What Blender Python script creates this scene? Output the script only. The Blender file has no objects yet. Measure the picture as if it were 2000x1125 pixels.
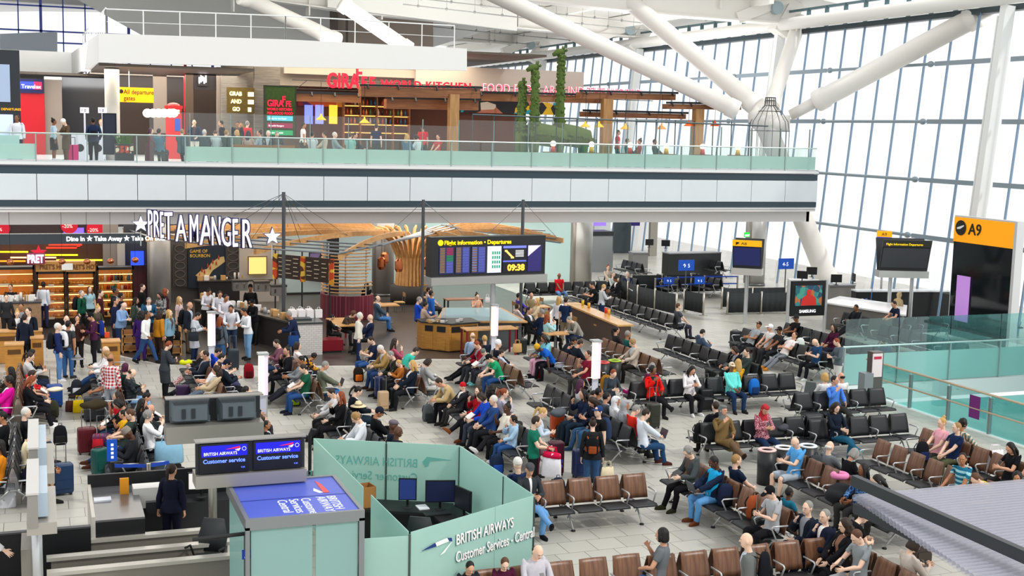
import bpy, math, random
import numpy as np
from mathutils import Vector, Matrix
S = bpy.context.scene
COL = S.collection
R_ = math.radians
random.seed(7)
# ---------------------------------------------------------------- camera
CF, CP, CR, CY, CH = 2448.3, .1248, .0236, .362, 7.80     # focal (px of a 2000 px frame), pitch, roll, yaw, height
cd = bpy.data.cameras.new('camera'); cam = bpy.data.objects.new('camera', cd); COL.objects.link(cam)
cd.sensor_width = 36; cd.lens = CF / 2000 * 36; cd.clip_end = 600; cd.clip_start = .3
_fw = np.array([math.sin(CY) * math.cos(CP), math.cos(CY) * math.cos(CP), -math.sin(CP)])
_r0 = np.array([math.cos(CY), -math.sin(CY), 0]); _u0 = np.cross(_r0, _fw)
_rt = _r0 * math.cos(CR) + _u0 * math.sin(CR); _up = -_r0 * math.sin(CR) + _u0 * math.cos(CR)
cam.matrix_world = Matrix(((_rt[0], _up[0], -_fw[0], 0), (_rt[1], _up[1], -_fw[1], 0), (_rt[2], _up[2], -_fw[2], CH), (0, 0, 0, 1)))
S.camera = cam
# ---------------------------------------------------------------- light
S.view_settings.view_transform = 'Standard'; S.view_settings.look = 'None'
S.view_settings.gamma = 1; S.view_settings.use_curve_mapping = False
S.view_settings.exposure = 0.12
wd = bpy.data.worlds.new('World'); S.world = wd; wd.use_nodes = True
wn = wd.node_tree.nodes; wl = wd.node_tree.links
bg = wn['Background']; bg.inputs[1].default_value = 1.02
tc = wn.new('ShaderNodeTexCoord'); sx = wn.new('ShaderNodeSeparateXYZ'); rp = wn.new('ShaderNodeValToRGB')
wl.new(tc.outputs['Generated'], sx.inputs[0]); wl.new(sx.outputs['Z'], rp.inputs[0]); wl.new(rp.outputs[0], bg.inputs[0])
rp.color_ramp.elements[0].position = 0.0; rp.color_ramp.elements[0].color = (.99, 1, 1, 1)
rp.color_ramp.elements[1].position = .12; rp.color_ramp.elements[1].color = (1, 1, 1, 1)
sun = bpy.data.lights.new('sun', 'SUN'); sun.energy = 1.3; sun.angle = R_(6); sun.color = (1, .97, .92)
so = bpy.data.objects.new('sun', sun); COL.objects.link(so)
so.rotation_euler = Vector((-.45, .55, -.75)).to_track_quat('-Z', 'Y').to_euler()     # high overcast glare from the right, behind the camera
try:
    S.cycles.use_denoising = True; S.cycles.max_bounces = 8; S.cycles.transparent_max_bounces = 24
    S.cycles.diffuse_bounces = 3; S.cycles.glossy_bounces = 3; S.cycles.transmission_bounces = 4
    S.cycles.sample_clamp_indirect = 4; S.cycles.caustics_reflective = False; S.cycles.caustics_refractive = False
except Exception: pass

# ---------------------------------------------------------------- pixel of the photograph -> point on a plane of the hall
def ray(x, y): return _fw * CF + _rt * (x - 1000) - _up * (y - 562.5)
def atz(x, y, z=0.): d = ray(x, y); t = (z - CH) / d[2]; return Vector((d[0] * t, d[1] * t, z))
def atv(x, y, v): d = ray(x, y); t = v / d[1]; return Vector((d[0] * t, v, CH + d[2] * t))
def atu(x, y, u): d = ray(x, y); t = u / d[0]; return Vector((u, d[1] * t, CH + d[2] * t))

# ---------------------------------------------------------------- materials
def lin(h):
    if not isinstance(h, str): return tuple(h)
    if len(h) == 3: h = ''.join(c * 2 for c in h)
    f = lambda c: c / 12.92 if c <= .04045 else ((c + .055) / 1.055) ** 2.4
    return tuple(f(int(h[i:i + 2], 16) / 255) for i in (0, 2, 4))
_M = {}
def mat(h, rough=.6, metal=0., emit=0., var=0., scale=8., spec=.4):
    k = (h, rough, metal, emit, var, scale)
    if k in _M: return _M[k]
    m = bpy.data.materials.new('surface'); m.use_nodes = True; n = m.node_tree.nodes; l = m.node_tree.links
    b = n['Principled BSDF']; c = (*lin(h), 1)
    b.inputs['Base Color'].default_value = c; b.inputs['Roughness'].default_value = rough; b.inputs['Metallic'].default_value = metal
    b.inputs['Specular IOR Level'].default_value = spec
    if emit: b.inputs['Emission Color'].default_value = c; b.inputs['Emission Strength'].default_value = emit
    if var:
        t = n.new('ShaderNodeTexCoord'); z = n.new('ShaderNodeTexNoise'); z.inputs['Scale'].default_value = scale; z.inputs['Detail'].default_value = 4
        r = n.new('ShaderNodeMix'); r.data_type = 'RGBA'; r.blend_type = 'MULTIPLY'; r.inputs[0].default_value = 1
        q = n.new('ShaderNodeMapRange'); q.inputs[3].default_value = 1 - var; q.inputs[4].default_value = 1 + var
        l.new(t.outputs['Object'], z.inputs['Vector']); l.new(z.outputs['Fac'], q.inputs[0]); l.new(q.outputs[0], r.inputs[7])
        r.inputs[6].default_value = c; l.new(r.outputs[2], b.inputs['Base Color'])
    _M[k] = m; return m
def nodes_mat(key):
    m = bpy.data.materials.new(key); m.use_nodes = True; return m, m.node_tree.nodes, m.node_tree.links, m.node_tree.nodes['Principled BSDF']
def mapping(n, l, s=(1, 1, 1), r=(0, 0, 0), src='Object'):
    t = n.new('ShaderNodeTexCoord'); p = n.new('ShaderNodeMapping'); p.inputs['Scale'].default_value = s; p.inputs['Rotation'].default_value = r
    l.new(t.outputs[src], p.inputs[0]); return p.outputs[0]
def wood(h1, h2, rough=.5, s=(1, 1, 6), freq=3.):
    k = ('wood', h1, h2, rough, s, freq)
    if k in _M: return _M[k]
    m, n, l, b = nodes_mat('wood grain'); v = mapping(n, l, s)
    z = n.new('ShaderNodeTexNoise'); z.inputs['Scale'].default_value = freq; z.inputs['Detail'].default_value = 6; z.inputs['Distortion'].default_value = .6
    r = n.new('ShaderNodeValToRGB'); r.color_ramp.elements[0].position = .3; r.color_ramp.elements[1].position = .7
    r.color_ramp.elements[0].color = (*lin(h1), 1); r.color_ramp.elements[1].color = (*lin(h2), 1)
    l.new(v, z.inputs['Vector']); l.new(z.outputs['Fac'], r.inputs[0]); l.new(r.outputs[0], b.inputs['Base Color'])
    b.inputs['Roughness'].default_value = rough; _M[k] = m; return m
def brick(h1, h2, mortar, s, w=.5, hgt=.25, ms=.02, rough=.5, rot=(0, 0, 0), off=.5):
    k = ('brick', h1, h2, mortar, s, w, hgt, ms, rot, off)
    if k in _M: return _M[k]
    m, n, l, b = nodes_mat('brick bond'); v = mapping(n, l, (1, 1, 1), rot)
    t = n.new('ShaderNodeTexBrick'); t.offset = off
    for i, c in enumerate((h1, h2, mortar)): t.inputs[i + 1].default_value = (*lin(c), 1)
    t.inputs['Scale'].default_value = s; t.inputs['Brick Width'].default_value = w; t.inputs['Row Height'].default_value = hgt; t.inputs['Mortar Size'].default_value = ms
    l.new(v, t.inputs['Vector']); l.new(t.outputs[0], b.inputs['Base Color']); b.inputs['Roughness'].default_value = rough; _M[k] = m; return m
def glass(h, clear=.8, gloss=.12, rough=.02, frost=0.):
    """clear pane: tinted see-through + mirror share; frost adds a diffuse milky share"""
    k = ('glass', h, clear, gloss, rough, frost)
    if k in _M: return _M[k]
    m = bpy.data.materials.new('glass'); m.use_nodes = True; n = m.node_tree.nodes; l = m.node_tree.links
    n.remove(n['Principled BSDF']); o = n['Material Output']
    t = n.new('ShaderNodeBsdfTransparent'); c = lin(h); t.inputs[0].default_value = (*[1 - (1 - x) * (1 - clear) for x in c], 1) if not frost else (*c, 1)
    g = n.new('ShaderNodeBsdfGlossy'); g.inputs['Roughness'].default_value = rough; g.inputs[0].default_value = (1, 1, 1, 1)
    last = t
    if frost:
        d = n.new('ShaderNodeBsdfDiffuse'); d.inputs[0].default_value = (*c, 1)
        tl = n.new('ShaderNodeBsdfTranslucent'); tl.inputs[0].default_value = (*c, 1)
        a = n.new('ShaderNodeMixShader'); a.inputs[0].default_value = .45; l.new(d.outputs[0], a.inputs[1]); l.new(tl.outputs[0], a.inputs[2])
        e = n.new('ShaderNodeMixShader'); e.inputs[0].default_value = frost; l.new(t.outputs[0], e.inputs[1]); l.new(a.outputs[0], e.inputs[2]); last = e
    lw = n.new('ShaderNodeLayerWeight'); lw.inputs[0].default_value = .35
    mr = n.new('ShaderNodeMapRange'); mr.inputs[3].default_value = gloss * .4; mr.inputs[4].default_value = min(1, gloss * 3)
    l.new(lw.outputs['Fresnel'], mr.inputs[0])
    x = n.new('ShaderNodeMixShader'); l.new(mr.outputs[0], x.inputs[0]); l.new(last.outputs[0], x.inputs[1]); l.new(g.outputs[0], x.inputs[2]); l.new(x.outputs[0], o.inputs[0])
    _M[k] = m; return m
STEEL = mat('b9bcbd', .28, .9); DSTEEL = mat('6b6e70', .35, .8); ALU = mat('c9ccce', .35, .6); WHITE = mat('f2f2ee', .5); BLACK = mat('141517', .5); CHROME = mat('dcdee0', .15, 1.)
DARK = mat('25272a', .55); GREY = mat('8b8d8e', .5)

# ---------------------------------------------------------------- mesh builder
class MB:
    def __init__(s): s.v = []; s.f = []; s.m = []; s.mi = 0
    def _add(s, vs, fs):
        o = len(s.v); s.v.extend([tuple(p) for p in vs]); s.f.extend([tuple(i + o for i in f) for f in fs]); s.m.extend([s.mi] * len(fs)); return s
    def use(s, i): s.mi = i; return s
    def box(s, x0, y0, z0, x1, y1, z1):
        return s._add([(x0, y0, z0), (x1, y0, z0), (x1, y1, z0), (x0, y1, z0), (x0, y0, z1), (x1, y0, z1), (x1, y1, z1), (x0, y1, z1)],
                      [(0, 3, 2, 1), (4, 5, 6, 7), (0, 1, 5, 4), (1, 2, 6, 5), (2, 3, 7, 6), (3, 0, 4, 7)])
    def bar(s, p, q, w, h, up=(0, 0, 1)):
        p = Vector(p); q = Vector(q); d = (q - p).normalized(); u = Vector(up)
        if abs(d.dot(u)) > .98: u = Vector((0, 1, 0))
        a = d.cross(u).normalized() * w / 2; b = a.cross(d).normalized() * h / 2
        vs = [p - a - b, p + a - b, p + a + b, p - a + b, q - a - b, q + a - b, q + a + b, q - a + b]
        return s._add(vs, [(0, 1, 2, 3), (7, 6, 5, 4), (0, 4, 5, 1), (1, 5, 6, 2), (2, 6, 7, 3), (3, 7, 4, 0)])
    def rings(s, rs, cap=True, closed=False):
        n = len(rs[0]); vs = [p for r in rs for p in r]; fs = []
        m = len(rs)
        for i in range(m - 1 + (1 if closed else 0)):
            j = (i + 1) % m
            for k in range(n): fs.append((i * n + k, i * n + (k + 1) % n, j * n + (k + 1) % n, j * n + k))
        if cap and not closed: fs.append(tuple(range(n))[::-1]); fs.append(tuple((m - 1) * n + k for k in range(n)))
        return s._add(vs, fs)
    def tube(s, pts, r, n=8, cap=True, flat=1., ref=None, closed=False):
        pts = [Vector(p) for p in pts]; rr = r if isinstance(r, (list, tuple)) else [r] * len(pts); rs = []; a = None
        for i, p in enumerate(pts):
            if closed: d = pts[(i + 1) % len(pts)] - pts[i - 1]
            else: d = (pts[min(i + 1, len(pts) - 1)] - pts[max(i - 1, 0)])
            d.normalize()
            if a is None:
                u = Vector(ref) if ref else Vector((0, 0, 1)) if abs(d.z) < .9 else Vector((0, 1, 0))
                a = d.cross(u).normalized()
            else: a = (a - d * a.dot(d)).normalized()
            b = a.cross(d).normalized()
            rs.append([p + a * math.cos(2 * math.pi * k / n) * rr[i] + b * math.sin(2 * math.pi * k / n) * rr[i] * flat for k in range(n)])
        return s.rings(rs, cap, closed)
    def cyl(s, p, q, r, n=12): return s.tube([p, q], r, n)
    def lathe(s, prof, c=(0, 0, 0), n=16, sx=1., sy=1.):
        rs = [[(c[0] + r * sx * math.cos(2 * math.pi * k / n), c[1] + r * sy * math.sin(2 * math.pi * k / n), c[2] + z) for k in range(n)] for r, z in prof]
        return s.rings(rs)
    def ell(s, c, r, n=12, m=8, rot=None):
        rs = []
        for i in range(m + 1):
            t = math.pi * (i + .02 if i == 0 else i - .02 if i == m else i) / m
            rs.append([Vector((r[0] * math.sin(t) * math.cos(2 * math.pi * k / n), r[1] * math.sin(t) * math.sin(2 * math.pi * k / n), -r[2] * math.cos(t))) for k in range(n)])
        if rot is not None: rs = [[rot @ p for p in q] for q in rs]
        return s.rings([[p + Vector(c) for p in q] for q in rs])
    def prism(s, poly, z0, z1):
        n = len(poly); vs = [(x, y, z0) for x, y in poly] + [(x, y, z1) for x, y in poly]
        return s._add(vs, [tuple(range(n))[::-1], tuple(range(n, 2 * n))] + [(i, (i + 1) % n, n + (i + 1) % n, n + i) for i in range(n)])
    def plate(s, pts, t):
        t = Vector(t); n = len(pts); vs = [Vector(p) for p in pts] + [Vector(p) + t for p in pts]
        return s._add(vs, [tuple(range(n))[::-1], tuple(range(n, 2 * n))] + [(i, (i + 1) % n, n + (i + 1) % n, n + i) for i in range(n)])
    def quad(s, *p): return s._add(p, [tuple(range(len(p)))])
    def xf(s, M):
        s.v = [tuple(M @ Vector(p)) for p in s.v]; return s
    def build(s, name, ms, parent=None, smooth=False, loc=None, rz=0):
        me = bpy.data.meshes.new(name); me.from_pydata([tuple(p) for p in s.v], [], s.f)
        for m in (ms if isinstance(ms, (list, tuple)) else [ms]): me.materials.append(m)
        if any(s.m): me.polygons.foreach_set('material_index', s.m)
        if smooth: me.polygons.foreach_set('use_smooth', [True] * len(me.polygons))
        me.update(); return link(name, me, parent, loc, rz)
def link(name, data, parent=None, loc=None, rz=0):
    o = bpy.data.objects.new(name, data); COL.objects.link(o)
    if parent is not None: o.parent = parent
    if loc is not None: o.location = loc
    if rz: o.rotation_euler = (0, 0, rz)
    return o
def tag(o, label, cat, group=None, kind=None):
    o['label'] = label; o['category'] = cat
    if group: o['group'] = group
    if kind: o['kind'] = kind
    return o
def thing(name, label, cat, loc=(0, 0, 0), rz=0, group=None): return tag(link(name, None, None, loc, rz), label, cat, group)
def struct(o): o['kind'] = 'structure'; return o
def copy_tree(o, parent=None):
    c = o.copy(); COL.objects.link(c); c.parent = parent
    for ch in list(o.children): copy_tree(ch, c)
    return c
def text(body, size, m, parent, loc, rx=90, rz=0, ext=.004, name='lettering', align='LEFT', sx=1., mirror=False, bold=0., sp=1.):
    """raised lettering standing on the parent (rx=90: upright, read from -Y)"""
    cu = bpy.data.curves.new(name, 'FONT'); cu.body = body; cu.size = size; cu.extrude = ext; cu.align_x = align; cu.offset = bold; cu.space_character = sp
    cu.resolution_u = 3; cu.materials.append(m)
    o = link(name, cu, parent, loc); o.rotation_euler = (R_(rx), 0, R_(rz)); o.scale = (-sx if mirror else sx, 1, 1); return o
# ---------------------------------------------------------------- people: one body and one wardrobe in a rest pose, then posed by numpy skinning
def remesh(mb, vox, ratio, smooth=2):
    o = mb.build('tmp', [BLACK])
    a = o.modifiers.new('r', 'REMESH'); a.mode = 'VOXEL'; a.voxel_size = vox
    if smooth: b = o.modifiers.new('s', 'SMOOTH'); b.iterations = smooth; b.factor = .5
    c = o.modifiers.new('d', 'DECIMATE'); c.ratio = ratio
    dg = bpy.context.evaluated_depsgraph_get(); ev = o.evaluated_get(dg); me = ev.to_mesh()
    co = np.empty(len(me.vertices) * 3); me.vertices.foreach_get('co', co); co = co.reshape(-1, 3)
    me.calc_loop_triangles(); t = np.empty(len(me.loop_triangles) * 3, int); me.loop_triangles.foreach_get('vertices', t); t = t.reshape(-1, 3)
    ev.to_mesh_clear(); d = o.data; bpy.data.objects.remove(o); bpy.data.meshes.remove(d)
    return co.copy(), t.copy()
_A = np.array([.574, 0, -.819]); _S = np.array([.17, .006, 1.405]); _E = _S + _A * .285; _W = _E + _A * .25
def mx(p, s): return (p[0] * s, p[1], p[2])
def torso(b, prof, n=16): b.rings([[(w * math.cos(2 * math.pi * k / n), yc + d * math.sin(2 * math.pi * k / n), z) for k in range(n)] for z, w, d, yc in prof]); return b
TORSO = [(.84, .135, .095, .01), (.90, .168, .112, .012), (.96, .166, .112, .01), (1.03, .148, .1, .002), (1.1, .14, .094, 0), (1.2, .15, .1, 0), (1.32, .165, .11, .002), (1.39, .16, .1, .008), (1.435, .125, .082, .012), (1.465, .075, .064, .015)]
def grow(prof, g, zmin=-9, zmax=9): return [(z, w + g, d + g, y) for z, w, d, y in prof if zmin <= z <= zmax]
def limb(b, pts, rs, n=10):
    for s in (1, -1): b.tube([mx(p, s) for p in pts], rs, n)
    return b
HIP = (.09, 0, .92); KNE = (.1, -.004, .5); ANK = (.104, .018, .09)
def body_mb():
    b = MB(); torso(b, TORSO); b.tube([(0, .014, 1.43), (0, .012, 1.5), (0, 0, 1.58)], [.06, .053, .055], 12)
    b.ell((0, -.008, 1.645), (.075, .096, .115), 20, 14); b.ell((0, -.045, 1.578), (.05, .055, .055), 14, 10); b.ell((0, -.03, 1.6), (.064, .07, .07), 14, 10)
    b.tube([(0, -.1, 1.655), (0, -.112, 1.632), (0, -.116, 1.618)], [.009, .013, .016], 8); b.ell((0, -.088, 1.675), (.05, .018, .012), 12, 8)
    b.ell((0, -.094, 1.578), (.022, .012, .012), 10, 8)
    for s in (1, -1): b.ell((.077 * s, .008, 1.635), (.013, .022, .033), 10, 8); b.ell((.085 * s, .055, .905), (.085, .075, .09), 12, 10)
    limb(b, [HIP, (.094, .002, .74), KNE, (.102, .014, .36), (.104, .016, .2), ANK, (.104, .02, .06)], [.092, .08, .056, .056, .042, .037, .036])
    limb(b, [(.104, .055, .036), (.107, 0, .042), (.11, -.08, .036), (.114, -.165, .022)], [.03, .04, .04, .02])
    limb(b, [_S, _S + _A * .12, _E, _E + _A * .08, _W - _A * .01, _W + _A * .03], [.054, .05, .041, .041, .028, .024])
    N = np.array([-.819, 0, -.574])
    for s in (1, -1):
        rs = []
        for t, hw, ht in ((-.005, .026, .017), (.03, .034, .016), (.07, .041, .014), (.095, .038, .011)):
            c = _W + _A * t; rs.append([mx(c + np.array([0, 1, 0]) * hw * math.cos(2 * math.pi * k / 12) + N * ht * math.sin(2 * math.pi * k / 12), s) for k in range(12)])
        b.rings(rs)
        for i, (y, ln) in enumerate(((-.032, .07), (-.011, .08), (.011, .074), (.032, .058))):
            p0 = _W + _A * .085 + np.array([0, y, 0]); sp = np.array([0, y * .35, 0]); c = .45
            p1 = p0 + (_A * math.cos(.15) + N * math.sin(.15)) * ln * .5 + sp * .5; p2 = p1 + (_A * math.cos(.55) + N * math.sin(.55)) * ln * .3 + sp * .2; p3 = p2 + (_A * math.cos(.95) + N * math.sin(.95)) * ln * .28
            b.tube([mx(p, s) for p in (p0, p1, p2, p3)], [.0095, .0088, .008, .0066], 8)
        p0 = _W + _A * .02 + np.array([0, -.026, 0]); p1 = p0 + _A * .03 + np.array([0, -.03, 0]) + N * .012; p2 = p1 + _A * .032 + np.array([0, -.01, 0]) + N * .01
        b.tube([mx(p, s) for p in (p0, p1, p2)], [.014, .0105, .008], 8)
    return b
def sleeve(b, upto, g):
    L = [(-.05, .046), (-.01, .053), (.05, .056), (.12, .053), (.24, .047), (.285, .05), (.34, .048), (.5, .034), (.535, .032)]
    pts = [(t, r) for t, r in L if t < upto - .01] + [(upto, np.interp(upto, [t for t, _ in L], [r for _, r in L]))]
    return limb(b, [_S + _A * t for t, _ in pts], [r + g for _, r in pts], 12)
def legs(b, zb, g, flare=0.):
    L = [(.93, .086), (.84, .09), (.74, .083), (.56, .067), (.5, .067), (.44, .065), (.36, .058), (.2, .047), (.075, .046)]
    zs = [z for z, _ in L if z > zb + .01] + [zb]
    for s in (1, -1):
        b.tube([(s * np.interp(z, [.09, .5, .92], [.104, .1, .09]), .004 + (.012 if z < .4 else 0), z) for z in zs], [np.interp(z, [q for q, _ in L][::-1], [r for _, r in L][::-1]) + g + flare * (1 - z) for z in zs], 12)
        b.ell((.085 * s, .055, .9), (.084 + g, .074 + g, .085), 12, 8)
    return torso(b, grow(TORSO, g - .008, .8, 1.05))
def skirt_rings(b, zb, w0=.185, w1=.2, top=1.0):
    return torso(b, [(zb, w1, w1 * .78, .0), ((zb + .9) / 2, (w0 + w1) / 2 + .005, (w0 + w1) * .39, 0), (.9, w0 + .024, .15, .01), (top, .175, .125, .005)])
def wardrobe():
    G = {}
    def tee(g, up, zb=.87, hood=0): b = MB(); torso(b, [(zb, .186 + g, .138 + g, .01), (.92, .184 + g, .125 + g, .01), (1.0, .162 + g, .112 + g, .006)] + grow(TORSO, g, 1.08, 1.44) + [(1.468, .078 + g * .4, .066 + g * .4, .014)]); sleeve(b, up, g); return b
    G['tee'] = (tee(.014, .17), .012, .1); G['shirt'] = (tee(.014, .5), .012, .12); G['jacket'] = (tee(.026, .525, .84), .012, .12)
    b = tee(.024, .525, .85); b.ell((0, .085, 1.455), (.105, .055, .06), 14, 8); G['hoodie'] = (b, .012, .12)
    b = tee(.026, .525); skirt_rings(b, .5); G['coat'] = (b, .013, .13)
    b = tee(.016, .2); skirt_rings(b, .48, .18, .22); G['dress'] = (b, .013, .13)
    G['trousers'] = (legs(MB(), .075, .012), .012, .1); G['shorts'] = (legs(MB(), .52, .02), .012, .14); b = MB(); torso(b, grow(TORSO, .014, .9, 1.03)); skirt_rings(b, .46, .182, .21); G['skirt'] = (b, .013, .15)
    for s in (1, -1):
        b = MB(); b.tube([(s * .104, .062, .05), (s * .106, .02, .056), (s * .11, -.07, .046), (s * .114, -.15, .034), (s * .115, -.178, .028)], [.036, .043, .044, .036, .018], 12); b.tube([(s * .104, .02, .04), (s * .104, .02, .115)], [.045, .041], 12)
        b.rings([[(s * .108 + w * math.cos(2 * math.pi * k / 14), -.055 + .135 * math.sin(2 * math.pi * k / 14), z) for k in range(14)] for z, w in ((0, .043), (.025, .045))]); G['shoe' + 'LR'[s < 0]] = (b, .008, .12)
    C = (0, .018, 1.668)
    def cap(r=(.083, .098, .108)): b = MB(); b.ell(C, r, 20, 14); return b
    G['short'] = (cap(), .009, .25); b = MB(); b.ell((0, .03, 1.635), (.081, .085, .05), 18, 10); G['fringe'] = (b, .008, .25)
    b = cap((.087, .1, .11)); torso(b, [(1.34, .075, .03, .085), (1.45, .1, .045, .075), (1.55, .1, .055, .06), (1.66, .088, .07, .04)])
    for s in (1, -1): b.tube([(.078 * s, -.01, 1.7), (.088 * s, -.02, 1.6), (.1 * s, -.04, 1.48), (.09 * s, -.06, 1.38)], [.02, .026, .03, .018], 8)
    G['long'] = (b, .011, .2); b = cap((.09, .102, .112)); torso(b, [(1.53, .088, .06, .045), (1.58, .098, .075, .04), (1.67, .09, .085, .03)])
    for s in (1, -1): b.tube([(.08 * s, -.02, 1.72), (.09 * s, -.025, 1.63), (.082 * s, -.03, 1.545)], [.02, .026, .02], 8)
    G['bob'] = (b, .011, .2); b = cap(); b.tube([(0, .1, 1.7), (0, .15, 1.69), (0, .165, 1.6), (0, .14, 1.45)], [.022, .032, .034, .015], 10); G['pony'] = (b, .01, .22)
    b = cap(); b.ell((0, .075, 1.775), (.042, .042, .038), 12, 8); G['bun'] = (b, .01, .22)
    rr = random.Random(3)
    def fuzz(b, c, r, k, e):
        for i in range(k):
            t = rr.random() * 6.28; z = rr.uniform(-.75, 1); q = math.sqrt(max(0, 1 - z * z)); p = (c[0] + r[0] * q * math.cos(t), c[1] + abs(r[1]) * q * math.sin(t), c[2] + r[2] * z)
            if p[1] > -.05 or p[2] > 1.71: b.ell(p, (e, e, e), 7, 5)
    b = cap((.092, .105, .115)); fuzz(b, (0, .02, 1.67), (.085, .095, .1), 70, .024); G['curly'] = (b, .012, .22)
    b = cap((.095, .107, .115)); torso(b, [(1.4, .1, .05, .07), (1.5, .135, .07, .055), (1.62, .12, .085, .04)]); fuzz(b, (0, .045, 1.56), (.13, .085, .17), 80, .026); G['mane'] = (b, .013, .2)
    b = cap((.088, .107, .105)); torso(b, [(1.67, .086, .102, .006), (1.70, .087, .104, .004)])
    b.ell((0, -.115, 1.697), (.074, .075, .0105), 14, 8); G['cap'] = (b, .008, .22)
    b = MB(); b.ell((0, .012, 1.7), (.088, .106, .105), 18, 12); torso(b, [(1.655, .086, .104, .01), (1.7, .088, .106, .008)]); G['beanie'] = (b, .009, .22)
    b = MB(); b.ell((0, -.005, 1.725), (.092, .112, .062), 18, 10); b.ell((0, -.09, 1.708), (.072, .05, .018), 14, 8); G['flatcap'] = (b, .008, .25)
    b = MB(); b.ell((0, .03, 1.655), (.092, .095, .122), 18, 12); torso(b, [(1.36, .15, .125, 0), (1.44, .13, .1, .0), (1.5, .09, .085, .0), (1.56, .085, .08, .02), (1.66, .092, .09, .03)]); b.ell((0, -.005, 1.735), (.084, .1, .045), 16, 8)
    G['hijab'] = (b, .011, .22)
    b = MB(); torso(b, [(1.66, .09, .107, .004), (1.7, .088, .105, .004), (1.76, .078, .095, .006), (1.79, .07, .085, .006)]); G['kufi'] = (b, .009, .25)
    return {k: remesh(b, v, r) for k, (b, v, r) in G.items()}
# bones: rest segments
def seg(a, b, r, side=0): return (np.array(a, float), np.array(b, float), r, side)
BN = ['pelvis', 'spine', 'chest', 'neck', 'head'] + [n + s for s in 'LR' for n in ('armU', 'armF', 'hand', 'thigh', 'shin', 'foot')]
SEG = [seg((0, 0, .9), (0, 0, .99), .15), seg((0, 0, 1.04), (0, 0, 1.18), .145), seg((0, 0, 1.23), (0, 0, 1.40), .17), seg((0, .01, 1.46), (0, .01, 1.52), .06), seg((0, 0, 1.58), (0, 0, 1.75), .1)]
for s in (1, -1):
    SEG += [seg(mx(_S + _A * .03, s), mx(_E, s), .058, s), seg(mx(_E, s), mx(_W, s), .044, s), seg(mx(_W, s), mx(_W + _A * .17, s), .036, s), seg(mx(HIP, s), mx(KNE, s), .085, s), seg(mx(KNE, s), mx(ANK, s), .06, s), seg(mx((.104, .03, .05), s), mx((.112, -.16, .03), s), .045, s)]
def weights(P):
    W = np.zeros((len(P), len(SEG)))
    for i, (a, b, r, sd) in enumerate(SEG):
        d = b - a; t = np.clip(((P - a) @ d) / (d @ d), 0, 1); q = np.linalg.norm(P - a - t[:, None] * d, axis=1)
        w = (r / (q + .004)) ** 7
        if sd: w *= np.clip((P[:, 0] * sd + .012) / .024, 0, 1)
        W[:, i] = w
    h = np.clip((P[:, 2] - 1.43) / .1, 0, 1)                     # skull, hair and scarves follow the head above the collar
    W[:, 4] += h ** 2 * 30; W[:, :3] *= (1 - h)[:, None] ** 2 + 1e-4; W[:, 5:] *= (1 - np.clip((P[:, 2] - 1.5) / .05, 0, 1))[:, None]
    W /= W.sum(1, keepdims=True); W[W < .02] = 0; return W / W.sum(1, keepdims=True)
def rx(a): c, s = math.cos(R_(a)), math.sin(R_(a)); return np.array([[1, 0, 0], [0, c, -s], [0, s, c]])
def rzm(a): c, s = math.cos(R_(a)), math.sin(R_(a)); return np.array([[c, -s, 0], [s, c, 0], [0, 0, 1]])
def between(a, b):
    a = a / np.linalg.norm(a); b = b / np.linalg.norm(b); v = np.cross(a, b); c = a @ b
    if c < -.999: return np.diag([1., -1, -1])
    K = np.array([[0, -v[2], v[1]], [v[2], 0, -v[0]], [-v[1], v[0], 0]]); return np.eye(3) + K + K @ K / (1 + c)
def ik(A, T, l1, l2, pole):
    d = T - A; L = np.linalg.norm(d); mxl = (l1 + l2) * .998
    if L > mxl: d = d * mxl / L; L = mxl
    u = d / L; x = (l1 * l1 - l2 * l2 + L * L) / (2 * L); h = math.sqrt(max(0, l1 * l1 - x * x))
    p = pole - u * (pole @ u); p = p / (np.linalg.norm(p) + 1e-9); return A + u * x + p * h, A + d
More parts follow.
